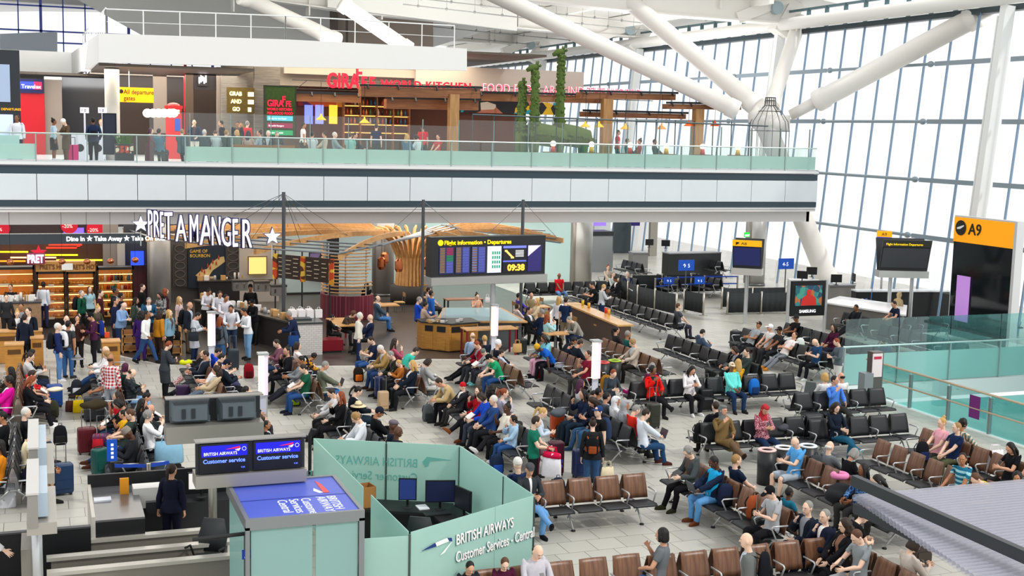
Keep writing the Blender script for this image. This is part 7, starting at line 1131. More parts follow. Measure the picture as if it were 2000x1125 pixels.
# ---------------------------------------------------------------- everyone in view: head pixel ; pose ; facing ; skin ; build ; top ; bottom ; shoes ; hair ; label
PEOPLE = '''
Q;20;560;st;0;1;m;S 1a1a1c;j 222;222;short k;cafe worker in black behind the wood counter beside a fridge
Q;12;580;st;20;0;w;S 2c2c30;j 222;222;bun d;cafe worker with tied dark hair looking over the wood counter
Q;49;556;st;175;1;w;S 131315;j 222;222;long k;long haired worker in black facing the glowing shelves
Q;85;555;st;170;3;m;S dfe3ea;j 335;222;short k;worker in white shirt facing the orange lit shelves
Q;160;572;st;80;0;w;S 14503c;j 222;222;short g;grey haired woman in green jumper wearing a black rucksack
Q;175;564;st;40;0;w;T 9fc3cf;j 222;222;long b;brown haired woman in pale blue top by the hot shelves
Q;197;572;st;95;0;m;S 4a2129;j 222;222;short d;man in maroon jumper with a cream bag strap in the queue
Q;226;567;st;90;3;m;J 17181b;j 222;222;short k;dark haired man in black before the bottle fridge
Q;238;577;st;120;2;m;J 1b2230;j 222;222;short k;man in black hunched in front of the bottle fridge
Q;279;560;st;85;0;m;S 121316;j 222;222;short d;tall man in black jumper seen side on near the steel column
Q;311;576;sp;-20;1;w;S n:222,bbb,40;j 222;222;long k;black haired woman in black and white print blouse
Q;324;568;st;110;0;w;S 3d1c26;j 222;222;mane r;auburn curly haired woman in plum top at the till
Q;291;587;sp;30;0;m;J 24506e;j 223;222;short g;grey haired man in teal blue jacket with pink strap
Q;266;586;st;90;1;w;J 3c4a40;j 222;222;long k;woman in grey green cardigan with a dark bun
Q;243;596;sp;70;0;M;S 86a9d6;j 223355;222;fringe g;balding man in light blue shirt and jeans in the queue
Q;226;587;st;100;1;m;S 1b2140;j 223;222;short k;man in navy jumper behind the light blue shirt
Q;192;602;sp;60;0;w;J 4a4c34;j 333;222;bun y;blonde woman in olive jacket reading a receipt
Q;175;617;sp;-60;1;m;S 4b2142;j 1c1c22;222;cap 14161c;man in black cap and purple shirt with a blue rucksack
Q;151;621;sb;20;1;w;S 3a2320;j 222;222;long k;dark haired woman in brown top drinking at the high table
Q;114;637;st;110;0;m;S 1f2c5c;j 5c88bd;ddd;short w;white haired man in navy jumper and faded jeans
Q;134;632;st;165;2;m;T 3b3d42;j 3c6598;333;short k;young man in grey tee with a white and black rucksack
Q;130;622;st;40;0;m;T e9e7e2;j 333;222;bald k;bald man in white tee facing the young man with rucksack
Q;49;619;st;170;0;m;H 1b2233;j 16181d;222;short d;man in navy hooded top with a white shoulder bag
Q;55;607;st;-10;0;m;J 18202d;j 222;222;short d;man in dark navy jacket leaning on the high table
Q;34;612;sp;30;0;w;J 1d1d20;j 222;222;bun y;fair haired woman in black at the high table
Q;41;598;st;20;2;m;J 141416;j 222;222;short k;black haired man behind the fair haired woman
Q;351;584;st;80;0;w;T e8cfd0;j 333;222;long y;blonde woman in pale pink tee near the till
Q;371;595;st;80;1;m;J 1d2430;j 5a4f3f;332;fringe g;grey haired man in dark jacket and khaki trousers with black rucksack
Q;331;610;st;70;0;w;J 7fa6bd;j 1b1b1f;222;long y;long haired blonde woman in denim jacket holding a black bag
Q;313;611;st;140;2;w;J c08020;j 3b2a26;222;mane d;curly dark haired woman in mustard jacket
Q;288;613;wk;80;3;m;S f0f0f0;j 2f4d7c;1a1a1a;short k;man in white shirt and jeans striding past the cafe
Q;276;612;st;170;3;w;C 3a1f66;j 3a1f66;222;mane k;woman in long purple coat behind the striding man
Q;388;616;sp;90;1;w;C c3c8d2;j 1f2b48;222;short k;woman in pale grey coat with a black handbag
Q;409;570;sh;40;2;w;S e9e9ee;j 222;222;bun k;worker in white shirt at the far end of the till line
Q;430;574;sh;20;1;m;S e6e7ee;j 222;222;short d;worker in white shirt bending over the counter
Q;442;581;sh;30;2;m;S e3e0e8;j 222;222;short k;worker in pinkish white shirt at the counter middle
Q;451;602;sh;10;2;m;S dfe1e8;j 2b3b55;222;short k;worker in white shirt with head bowed at the counter
Q;475;608;sp;-50;2;m;S eceef2;j 7aa6cf;222;short k;bearded worker in white shirt and pale jeans with an apron
Q;430;624;st;170;0;w;J 57606a;j 3c6598;222;long r;brown haired woman in grey jacket and jeans with black rucksack
Q;489;561;st;20;3;m;S 121214;j 222;222;beanie 111;bearded barista in black by the coffee machine
Q;490;590;sh;-30;3;w;S 131318;j 222;222;cap 15151a;barista in black with blue gloves
Q;563;614;sh;-80;2;m;J 1c2644;j 1b2033;222;short g;grey haired man in navy blazer paying at the counter
S;5;693;ph;R;2;m;J 1d2125;j 222;222;short k;man in dark padded jacket at the left edge facing right
S;45;695;ph;R;0;w;S c5c5c6;j 1f2b3f;ccc;pony d;woman in pale grey top with tied hair looking at a phone
S;46;732;bk;R;1;m;T 1a2742;j 223;222;short d;man in navy tee reading beside a child in red
S;65;729;bk;R;0;b;H c8232b;j 335;c33;short b;child in bright red hooded top between two readers
S;77;742;bk;R;0;w;S 18181c;j 1b1b20;eee;long r;ginger haired woman in black with headphones and white trainers
S;16;724;si;L;2;w;J 2a2422;j 222;222;long k;woman with long black hair at the left edge seen from behind
S;13;742;si;L;3;w;J e0149c;j 222;222;curly k;woman in hot pink jacket with dark curly hair
S;182;683;sl;L;0;m;J e8e6e6;j 24406b;222;bald k;bald man with long outstretched legs beside a curly blonde woman
S;189;693;sl;L;0;w;S f2f0f0;j 1a1a1e;222;mane e;curly fair haired woman in white top looking at a phone
S;202;726;bk;L;2;m;T e6e6ea;j 3d6ea5;222;short k;man in white tee holding a tablet near a plaid shirt
S;216;699;st;165;2;m;S p:b5202c,f1f1f3;j a9afb9;222;fringe d;standing man in red and white plaid shirt seen from behind
S;251;716;si;R;0;w;J 17332c;j 333;222;bob p;woman with purple hair and glasses in dark green
S;249;728;ph;R;0;M;S p:1b2126,343c42;j 88b2dc;222;fringe d;man in dark check shirt and pale jeans with a phone
S;236;773;ea;L;1;w;T c0141f;j 234;222;long d;long dark haired woman in red tee eating
S;199;790;bk;L;1;w;S 17171b;j 27405f;222;bob k;dark haired woman in black with a red and white checked bag
S;238;808;ea;L;1;b;T e9b41c;j 235;222;short k;child in yellow top with hand at mouth
S;252;807;sl;L;0;m;T 33403a;j 25406c;5b3a28;short b;man with glasses in dark green tee and brown shoes, legs stretched out
S;273;843;ph;L;4;m;C 23262b;j 4d4f54;222;kufi 8e867c;man in dark robe and grey patterned cap with a phone
S;288;810;ea;R;0;w;S f0f0f2;j 222;222;curly g;woman with curly grey hair in white sleeves drinking
S;320;793;bk;R;1;m;J 2c3236;j 333;222;fringe d;balding man in dark grey behind the grey curly haired woman
S;277;775;bk;R;1;w;J 1d1f26;j 333;222;bun k;dark haired woman bent forward behind the pale jeans
S;274;790;si;R;1;w;S 14151c;j 333;222;long k;dark haired woman in black behind the red tee
S;40;805;si;R;0;m;S 161a20;j 345a80;222;short w;white haired man in black shirt facing the aisle
S;8;812;si;L;2;m;J 17181c;j 222;222;short k;man in black jacket at the left edge facing left
S;45;849;bk;R;1;w;S ede0bb;j 2b4a78;222;bun d;dark haired woman in cream top next to the white haired man
S;58;876;ln;R;2;m;J 1b2030;j b59a70;222;short k;man in glossy navy jacket and tan trousers behind the upright screens
S;4;868;si;L;2;w;S e08a1e;j 244;222;long k;woman in orange top at the left edge
F;337;915;st;172;1;w;J 171a2e;j 15182a;222;pony d;service desk clerk in navy suit with brown ponytail
F;-33;996;pt;100;0;m;S e6e6ea;j 222;222;short d;arm of a person reaching in past a steel kerb
S;331;673;sp;130;0;w;C 3c4148;j 1b1b1e;8a5a34;short r;woman in long grey cardigan and pink collar standing with a phone
S;382;690;rc;L;0;b;S 15151a;j n:a33,ddd,30;333;short y;fair haired boy in black lying back with a yellow pillow
S;396;692;sl;L;1;m;J 222a36;j 35383e;222;short d;dark haired man in dark jacket lying back by the boy
S;402;714;rc;L;1;m;T f1f1f1;j 6b7b8e;333;short d;man in white tee leaning back against a brown haired woman
S;413;722;sl;L;1;w;J cdb896;j 24406b;222;mane d;woman with long brown hair in cream jacket resting on a shoulder
S;442;686;ph;R;1;m;H 1d43c4;j 223;222;short k;man in bright blue hooded top near the thin light post
S;450;697;ph;R;0;m;T e7e9ee;j 446;222;short k;man in white tee and grey sleeves with a phone
S;435;710;ph;R;1;w;J 1b2531;j 16181c;222;cap 141c2b;person in navy cap and dark jacket holding a phone
S;472;769;si;R;0;m;J 50443c;j 333;222;fringe b;balding head just above the twin monitor backs
S;492;763;si;R;1;m;J 26262c;j 333;222;short k;black haired man just above the twin monitor backs
S;530;670;ph;L;0;w;S 7b4e5e;j 29405f;ddd;short d;woman in mauve shirt with headphones using a phone
S;551;684;ck;L;1;w;J 17171c;j 1a1a20;222;bun k;woman with a pink scarf over black jacket, hand at chin
S;562;676;si;R;0;w;S ece7e2;j 333;222;bob d;brown haired woman in white top seen from behind
S;600;695;ln;R;2;b;S n:1a2145,e0a020,14;j 223;222;curly k;child in navy and gold patterned jumper bending forward
S;576;703;sl;L;2;w;S 84888c;j 25272e;555;pony k;woman in grey top with head tilted back
S;589;719;bk;L;0;m;T 1d5a40;j 2b4f86;223;short d;man in dark green tee and jeans using a phone
S;633;713;lp;R;1;m;J 6b7260;j 3c6aa6;222;short g;man in olive jacket typing on a laptop
S;660;766;bk;L;0;w;S d8d8da;j 222;222;short d;girl wearing bright pink headphones
S;678;772;ck;L;0;w;S 141417;j 17171b;222;long r;auburn haired woman in black with crossed legs
S;700;763;bk;R;0;w;J 161d29;j 234;222;pony k;black haired girl in navy jacket bent over a book
S;717;664;ph;L;0;m;T 17243f;j 2f558c;ccc;short d;man in navy tee and jeans with a coat on his lap
S;750;668;ea;R;0;w;S b4566c;j 2b4f86;ddd;long d;dark haired woman in rose cardigan with hand to face
S;745;681;bk;L;0;m;J a7874f;j 26406a;3a2b22;short w;older man with glasses in tan jacket reading
S;755;693;bk;L;0;m;J 23271f;j 1d2a3c;222;short g;grey haired man in dark coat reading papers
S;792;708;ph;L;0;b;S b06a2c;j 1a1a1e;222;short y;blond child in tiger orange top
S;804;713;si;L;0;w;J 17202e;j 1a1d23;222;long y;girl with long blonde hair and white striped trousers
S;824;685;ln;R;0;M;T 3fbfa8;j 345;333;short d;man in turquoise tee leaning on his hand
S;837;707;bk;R;0;w;S 9a9da0;j d5d0ca;ccc;bob d;woman with brown bob in grey cardigan
S;846;747;ln;L;1;m;J c2a878;j 15151a;222;short d;man in beige jacket bent over a phone
C;910;668;sl;L;4;m;J 17171b;j 141418;222;short k;man in black with a yellow sash and legs stretched
C;923;655;si;B;0;m;S a9c0e0;j 334;222;fringe e;man in pale blue shirt seen from behind near the wood cabinet
C;946;661;si;B;0;w;S 1c2330;j 334;222;short y;short blond person in navy seen from behind near the wood cabinet
S;930;675;bk;L;0;w;J 8e1626;j 35383f;222;bun r;girl with ginger bun in dark red
S;937;685;bk;L;0;b;H a8aab0;j 30343c;7cc;beanie 6f7a72;child in grey green beanie reading
S;947;699;ln;L;0;m;T 1fa36b;j 274a80;223;cap 16161a;man in emerald tee and black cap bent over a phone
S;972;672;si;R;0;w;J 222833;j 333;222;beanie f0eef2;woman in white knit cap behind the light column
S;982;687;sl;R;0;b;S p:dfe6f0,8fa3bd;j 35639c;ccc;short d;boy in pale check shirt and jeans with legs out
S;924;751;si;L;0;b;J 2a2a30;j 333;222;beanie c8202c;child in red knit cap behind a woman in red
S;921;763;ck;L;0;w;S a3101f;j 17171b;7a4526;long d;woman in red jumper with hand on cheek, legs crossed
S;945;777;bk;L;0;w;S 1f4fc8;j 3b4250;222;bob d;brown haired woman in royal blue reading
S;961;778;si;L;0;m;S 28477f;j 1d2026;222;short w;white haired man with glasses in blue jumper
S;972;767;ea;R;0;w;S b9b4c2;j 333;222;pony r;auburn haired woman eating something yellow
S;978;757;si;R;1;w;J 2b2724;j 333;222;mane k;woman with a large cloud of dark curls
S;986;796;ck;L;4;W;T e9e2d3;j 1a1a1e;ccc;bun k;woman in cream tee with patterned pouch, hand on cheek
S;1023;817;ea;L;1;b;H a9cbe6;j 2c538c;ddd;curly k;boy in pale blue hooded top with a snack
S;1049;822;hc;80;0;m;T 17705a;j 17171b;222;short d;standing man in green tee holding a big white carrier bag
S;1062;805;sp;85;0;w;S c9d9ea;j 5a1a30;222;pony y;standing woman with fair ponytail in pale blue cardigan
S;812;832;si;R;4;m;J 18212f;j 1c2230;222;flatcap 6d6670;man in grey beret and navy coat with a walking stick
S;772;836;si;R;4;m;J o:1a2234,e6d68a,.15;j 17171c;222;bald k;bald man in dark suit with a yellow scarf
S;729;813;bk;L;0;w;J e6ecf2;j 1b1b20;222;curly e;fair haired older woman in white jacket
S;768;802;ph;R;2;m;J 15161a;j 222;222;cap 1a2030;man in dark cap wearing grey headphones
S;533;815;si;L;3;w;S c2225a;j 234;222;mane k;dark haired girl in raspberry pink on the floor group
S;541;827;si;R;2;b;J 17181c;j 234;222;short k;black haired boy in dark jacket on the floor group
S;570;834;si;L;2;w;S e5a91d;j 234;222;long k;girl in yellow with a white and blue headband
S;1008;903;si;B;0;w;S 1d2c50;j 333;222;beanie e8e4de;person in cream knit hat and navy seen from behind
S;1040;919;xl;F;1;m;S o:33383d,f0f0f0,.06;j 6c9fd6;17171a;flatcap 4a4c50;man in grey flat cap and charcoal jumper with crossed legs
S;1158;825;st;178;0;w;J 202326;j 34557f;222;bun d;standing woman in charcoal jacket with small black rucksack
S;1168;801;st;-55;0;m;T 121317;j 345;222;cap 1f3c6e;standing man in navy cap, glasses and black tee
S;1154;784;ph;L;1;w;S 161b2c;j 33597f;27405f;mane d;woman with very long brown curls using a phone
S;1184;769;si;R;2;m;H 2c3a44;j 234;222;short k;man in slate hooded coat seen from behind
S;1199;729;sp;25;0;w;S 39434c;j 223;222;short r;standing ginger haired woman with mustard rucksack
S;1110;752;si;R;1;w;S dcdcdc;j 333;222;long p;woman with long dark red hair in white
S;1095;771;ea;L;1;w;S 17223e;j 234;222;long k;dark haired girl in navy eating
S;1131;768;bk;R;1;b;S e3e3e3;j 333;222;short k;boy in white bent over an open book
S;1204;775;si;R;1;m;J 4c5560;j 333;222;short k;black haired man in grey with sunglasses on his head
S;1219;793;ph;R;0;m;S d62a1c;j 333;222;short g;grey haired man in scarlet jumper
S;1236;790;si;R;2;w;C 9ba0a6;j 555;222;hijab a4a7ad;person under a silver grey shawl
S;1262;781;si;R;2;w;C d9dade;j 555;222;hijab e4e5e8;person under a white shawl
S;1258;806;lp;R;0;m;S dde6f2;j 24486f;4a2420;short d;man in white shirt typing on a laptop with maroon shoes
S;1292;728;ck;F;3;w;J de1a14;j 1a1a1e;222;curly k;woman in scarlet coat and black trousers with crossed legs
S;1281;718;si;B;0;w;S 6b2848;j 333;222;bob g;grey purple haired person behind the scarlet coat
S;1360;725;ph;F;1;w;S f1eef0;j 17171b;ddd;long k;black haired woman in white top with a phone
S;1430;714;si;F;3;M;S 6fe0d8;j 1d3355;222;cap d8cdb6;heavy man in aqua shirt and beige cap
S;1464;715;si;B;0;w;S eeb02a;j 333;222;long y;blonde person in yellow seen from behind
S;1431;686;bk;L;1;w;J 15181f;j 222;222;bob d;woman with brown bob and glasses in black coat
S;1453;684;si;L;0;m;S 34403e;j 222;222;short d;man with short brown hair in dark green jumper
S;1377;649;ph;R;0;m;H 46566e;j 346;222;short k;man in blue grey hooded top looking down alone
S;1476;633;rc;L;2;m;T 9ca3a8;j 1b1d22;222;cap 222;man in grey tee dozing with his head back
S;1519;642;si;L;3;m;T 2b2b2e;j 25282e;222;cap 16161a;man in black cap and dark printed tee, arms folded
S;1550;652;rc;L;1;m;T efe6e2;j 7a8088;c07a28;short k;man in white tee and tan boots lying back
S;1551;620;sl;L;3;m;T 17171a;j d5d5d0;222;cap 2b2b2e;man in black printed tee sprawled across seats
S;1549;640;si;L;1;m;T dcdcdc;j 333;222;cap eef0f4;man in white cap behind the dark printed tee
S;1638;638;si;L;1;w;S 4a1532;j 223;222;long k;woman with long dark hair in burgundy beside the glass
S;1615;666;ph;L;0;m;T 23466e;j 1a1b20;ddd;bald k;bald man in blue tee and black trousers with phone
S;1633;667;sp;-80;0;w;S 59646c;j d5d5d2;ccc;short r;standing red haired woman in grey jumper and pale trousers
S;1617;733;si;B;0;w;S e9e9ea;j 333;222;bob y;fair haired woman in white seen from behind
S;1641;737;si;B;1;m;S ececec;j 333;222;fringe k;balding man in white with black straps seen from behind
S;1662;751;ck;F;1;m;S 4d86dd;j 333;222;short k;man in blue top and black headphones with tablet
S;1650;800;xl;F;0;w;S 16202f;j 1f5a78;7fb0b0;mane d;curly haired woman reading in teal leggings
S;1632;869;si;R;0;m;S 6d7378;j 333;222;fringe w;white haired man in grey jumper seen side on
S;1651;887;bk;R;1;w;S 15161a;j 333;222;bob g;dark grey haired woman in black beside the grey jumper
S;1682;915;si;L;3;w;S n:1c3560,5d8cc0,26;j 333;222;long k;woman with braids in blue mottled top
S;1753;934;bk;L;0;w;J 1b2236;j 222;222;long k;woman with straight black hair above the tube canopy
S;1834;941;ln;L;0;m;T e0c04a;j 456;222;short b;brown haired man whose face shows above the tube canopy
S;1869;895;sc;L;2;m;T s:1d6f8f,9fd8dd,60;j 2a3a55;222;short k;bearded man in sunglasses and teal striped shirt
S;1825;828;si;L;0;w;T e7a9b6;j 333;222;bun y;fair woman in pink blouse looking back
S;1848;832;si;L;0;m;T 17284d;j 4d5039;333;short e;man in navy tee and dark shorts beside the pink blouse
S;1905;824;si;R;2;m;S v:d9cdb4,5f7f7a,95;j 2b3a55;222;curly k;curly haired man in multicolour striped shirt seen from behind
S;1978;873;ph;L;1;w;T 15151a;j 222;222;long k;woman in black beside a striped bag
S;1998;892;si;L;1;w;T 1b1b20;j 222;222;bob k;dark haired woman at the right edge
S;1959;934;sc;L;2;m;S 2c3026;j 333;222;curly k;dark haired man resting face on hand above the tube canopy
S;1349;881;bk;L;0;w;J 474d50;j 121215;332;curly g;grey haired older woman in charcoal cardigan with gift bag
S;1406;900;lp;L;4;M;J o:1b2740,1fa8e0,.3;j 5f9bd3;6b3a22;short k;man in navy jacket over cyan shirt using a laptop
S;1436;897;si;R;0;m;T 14233c;j 222;222;short e;blond man in navy tee seen from behind
S;1556;862;ph;L;0;m;T 58a6e4;s aab6c2;222;bald k;bald man in sky blue tee and grey shorts
S;1433;808;ck;F;1;m;C 7d6640;j 6e5844;33201c;hijab 6d7472;person in camel coat and grey headscarf, hand at mouth
S;1513;806;ph;F;1;w;S n:8d3048,d9a5b0,40;j 1e3354;222;hijab b03038;woman in red headscarf and pink plaid shirt
S;1397;792;si;B;0;m;H 1d1f26;j 222;222;short d;man in black hooded jacket seen from behind
S;1553;959;si;R;4;b;T 1a6a86;j 333;222;short k;child with cropped hair in teal tee
S;1504;986;ph;L;0;m;T b3b8bd;j 17171b;333;cap 131317;youth in black cap and grey tee with a phone
S;1569;989;ck;L;0;m;J 17202e;j 151d2a;222;short g;grey haired man in navy suit with hand on chest
S;1548;1035;si;L;0;w;C o:15161a,8a6450,.16;j 17171c;222;mane d;woman with long straight brown hair and tan scarf
S;1458;1052;st;-100;0;m;J 6a6e6c;j 3f5a80;222;bald k;standing bald man in grey jacket with black rucksack
S;1628;1000;ck;L;0;m;J o:161d33,f2f2f2,.12;j 141b2c;222;short g;officer in navy uniform with red tie and glasses, chin on hand
S;1692;1006;ln;R;0;w;T 101114;j 222;222;short d;woman in black leaning down behind the officer
S;1688;1042;bk;L;0;m;T 8f979b;j a3a7ab;ccc;short b;man in grey tee and grey sweatpants with tablet
S;1766;1064;ph;R;0;w;S cfc4b8;j 335;222;bob d;brown haired woman in beige jumper under the tube canopy
S;1292;1042;ea;-110;1;w;T 6d7378;j 4c80bd;222;bob k;woman with black bob in grey tee holding a phone
S;1050;1074;ph;F;0;M;S c6c4cc;j 333;222;fringe d;bald man in pale grey shirt by the frosted glass
S;982;1096;ph;F;0;b;S 4a1530;j 333;222;short b;boy in burgundy jumper wearing white earphones
S;924;1113;ph;F;1;b;S 23262e;j 333;222;short k;black haired boy playing on a handheld
S;1318;600;si;R;0;m;T 4a4f57;j 334;222;short b;man in dark grey tee on the long black row
S;1211;652;si;R;2;m;T 1c5c58;j 333;222;short g;man in teal tee seen from behind by the long bar
S;1218;643;si;R;1;w;S 2b2b30;j 333;222;pony k;dark haired woman next to the teal tee
S;1229;669;bk;L;0;w;J c4b8a8;j 26221f;222;curly e;blonde woman in beige cardigan with a tablet
C;1092;583;st;150;0;w;S eceaf0;j 1c1c22;222;long y;woman with long fair hair in white top at the bar
C;1106;586;st;160;0;m;T 1b2b4c;j 8a7a62;222;short d;man in navy tee at the bar
C;1070;619;ea;R;0;w;S a6d6dc;j 17171b;222;long r;auburn haired woman in aqua jumper at a small table
C;1111;624;ln;L;0;m;S 9a968c;j 22304a;222;short g;grey haired man in stone jumper at a small table
S;1096;673;bk;R;1;b;J 1b2434;j 333;222;short k;black haired boy on the long brown row seen from behind
S;1120;671;bk;R;1;m;J 1c232e;j 333;222;short d;man in dark jacket on the long brown row seen from behind
S;1152;665;ln;R;2;m;J 1a1f2a;j 222;222;short k;man in dark coat bending behind the light post
S;1174;690;ea;L;1;w;T 7a1430;j 333;222;pony d;woman in crimson top half behind the light post
S;1051;676;tl;L;4;w;T 1a5fc8;j 1a1a22;222;beanie d9a82c;woman in yellow head wrap and blue top reaching down
S;1056;663;bk;L;2;w;S 7fd0dc;j e8b0c8;222;long d;dark haired woman in pink and turquoise
C;1048;587;si;L;0;w;S d9c6a2;j 333;222;long y;fair haired woman in beige at the rear cafe table
C;1038;576;si;0;1;m;S 8a7d5a;j 333;222;bald k;bald man in olive at the rear cafe table
C;1014;577;si;R;1;w;S 4a3fae;j 333;222;short k;woman in violet at the rear cafe table
C;1011;597;si;R;1;b;S e5d4ce;j 333;222;bob d;child in pale pink at the rear cafe table
C;1034;605;si;60;1;m;J 33363a;j 333;222;short k;man in dark grey jacket facing the navy coat
C;1058;609;si;-140;1;m;J 1b2845;j 333;222;short g;man in navy coat with cap of grey hair
C;820;585;hs;R;0;M;S 1f4ec4;j 222;222;short g;grey haired man in royal blue jumper on a stool
C;832;595;hs;R;1;w;S c9b29e;j 222;222;short k;person in beige with a cup at the bar end
C;843;572;st;R;2;m;J 2a62b0;j 222;222;short k;man in blue with a hi-vis band at the bar end
C;838;566;si;R;1;m;S d8c2bc;j 333;222;short k;man in pale pink by the timber tree
C;932;578;ea;20;0;w;T e0a98a;j 222;222;bun d;woman in peach top eating behind the departures screen
C;1099;539;si;F;3;m;T d01a28;j 5a86bc;222;bald k;man in red tee seated near the far column
C;1120;557;ph;L;1;m;T 17171b;j 222;222;short d;man in black tee with headphones near the far column
C;1180;560;sp;110;0;w;S c3c8cc;j 1f3152;222;short y;standing woman with short fair hair in grey jumper
C;1188;522;si;F;0;w;S c8b8a8;j 333;222;bun r;auburn woman on the far seats
C;1195;534;si;F;0;w;S b9c4c0;j 333;222;short g;grey haired woman on the far seats
C;1201;544;bk;L;3;m;J 17181c;j 222;222;short k;man in black bent forward on the far seats
C;1221;531;si;F;0;m;J 2b3550;j 222;222;short w;white haired man beyond the fabric barrier
C;704;616;st;95;0;w;J dcd8ca;j 1f2f50;222;curly w;standing white haired woman in cream jacket
C;723;619;si;-80;0;m;J 1b2440;j 222;222;bald k;bald man in navy suit at the wooden table
C;691;613;ln;60;0;w;J 4a4038;j 333;222;curly b;curly brown haired woman leaning over the wooden table
C;650;619;bk;R;1;b;S 15161a;j 222;222;short k;boy in black on the red bench
C;738;582;si;95;0;m;J 46586a;j 4a7fbc;222;fringe d;balding man in dark denim at a cafe table
C;716;556;si;B;1;w;S 17171b;j 222;222;long d;person in black inside the round slatted booth
S;1672;600;sl;L;3;m;J 15181e;j 17181c;222;short k;man in black lounging before the white counter
S;1745;593;sh;-75;1;m;T 17233a;j 222;222;short k;cleaner in navy tee beside a yellow trolley
S;1757;575;st;120;0;w;J b9a27a;j 6d7278;222;hijab c4ac80;person in tan coat carrying a bag beyond the seats
S;1872;602;ln;F;0;m;T ecd8d8;s d8c0b8;eee;short b;man in pale pink tee and shorts leaning forward in the sun
S;1920;600;ea;F;0;w;S d8c0b0;j 222;222;short y;fair haired person in front of the black gate board
S;1744;668;bk;L;1;m;S 2a5a78;j 234;eee;short k;man in blue bent forward behind the glass screen
U;33;223;st;10;3;m;H e4e6ec;j 17181c;222;short k;man in white hooded top behind the upper rail
U;104;236;st;120;3;w;S b6cfe0;k 2b2d33;e5e5e8;bun k;woman in pale denim shirt and grey skirt upstairs
U;128;231;sp;-40;0;w;C 5a4a38;j 6b4a38;333;beanie f1efec;woman in white bobble hat and fur trimmed coat
U;182;247;wk;200;3;m;J 2b3a52;j 15161a;333;short k;person walking upstairs with a navy rucksack and bags
U;198;231;st;0;0;w;S dfe4ee;j 345;222;curly y;person in pale top by the upstairs ticket desk
U;298;257;si;90;0;w;S 6a3a44;j 333;222;bob p;diner with dark red hair behind the upper glass
U;312;262;si;180;1;m;T 4c7f96;j 333;222;short d;diner in teal tee with back to the rail
U;356;262;si;180;0;M;J 3e5560;j 333;222;short e;diner in slate jacket with back to the rail
U;380;242;sb;0;0;m;J 25324c;j d8d0c4;222;bald k;bald man in navy cardigan standing among the diners
U;401;262;si;170;0;M;S 34454f;j 333;222;short w;white haired diner in dark green grey
U;421;261;bk;200;0;w;S cfd6da;j 333;222;short b;diner in pale top reading a menu
U;445;264;si;160;0;m;J 2a4036;j 333;222;short e;sandy haired diner in dark green
U;462;262;si;-150;0;w;S 5b6a5a;j 333;222;bob y;fair haired diner in moss green
U;434;245;st;-90;1;m;J 17181c;j 222;222;short k;man in black standing near the herb wall sign
U;463;245;sp;20;2;m;J 1b1c22;j 222;222;short k;man in dark jacket at the grab and go shelf
U;483;247;st;150;0;m;S c82028;j 222;222;short g;person in red near the grab and go shelf
U;476;251;sp;-60;1;w;S 8a7a50;j 333;222;bob e;fair haired shopper in olive at the grab and go shelf
U;487;267;si;170;1;w;S dcc4bc;j 333;222;long k;diner in pale pink with dark hair
U;506;258;ck;-100;1;w;S 9ab0bc;j 333;222;bun d;diner in grey blue resting head on hand
U;523;256;si;0;0;m;J 22252b;j 333;222;short w;white haired diner in black facing outwards
U;540;257;bk;20;0;m;J 1c2434;j 333;222;short g;grey haired diner in navy facing outwards
U;592;247;st;110;2;m;T eef0f2;j 222;222;short k;waiter in white tee near the booth
U;610;262;si;180;1;m;T e8e9ec;j 333;222;short k;diner in white tee with back to the rail
U;632;264;si;-90;1;w;S c9b8a0;j 333;222;bun d;diner in beige at a table by a booth
U;656;268;si;90;0;m;S 8a9aa0;j 333;222;short w;white haired diner by a timber post
U;684;256;si;180;0;M;T 9fd6cc;j 333;222;short b;diner in mint tee seen from behind
U;698;268;si;90;1;m;J 1b1e24;j 333;222;short k;diner in black beside the mint tee
U;735;255;st;170;0;m;T 1c2a4a;j 222;222;short d;waiter in navy tee with white print
U;796;263;si;160;0;w;S 4f7898;j 333;222;long y;diner with long blonde hair in denim blue
U;816;267;bk;-120;1;w;S cfd8d8;j 333;222;bob k;diner in pale grey with black bob
U;826;255;st;190;1;m;T d0202e;j 222;222;short k;waiter in red tee leaning over a table
U;854;262;si;-30;1;w;T c83038;j 333;222;short d;diner in red near the big timber post
U;1207;263;st;100;1;m;T d21a28;j 1c2a44;222;short k;waiter in red tee by the bright window
U;1247;272;si;-90;1;w;S a83a3a;j 333;222;bun d;diner in brick red by the bright window
U;1228;280;si;90;1;m;J 2a3550;j 333;222;short k;diner in navy opposite the brick red
U;1283;278;si;90;1;m;J 3a3f38;j 333;222;short d;diner in dark olive further along the upper rail
'''
FACE = dict(L=-90., R=90., F=0., B=180.)
SIT = {'si', 'ph', 'bk', 'lp', 'sl', 'rc', 'xl', 'ln', 'ea', 'ck', 'tl', 'sc'}
HT = dict(m=1.77, M=1.77, w=1.67, W=1.67, b=1.38)
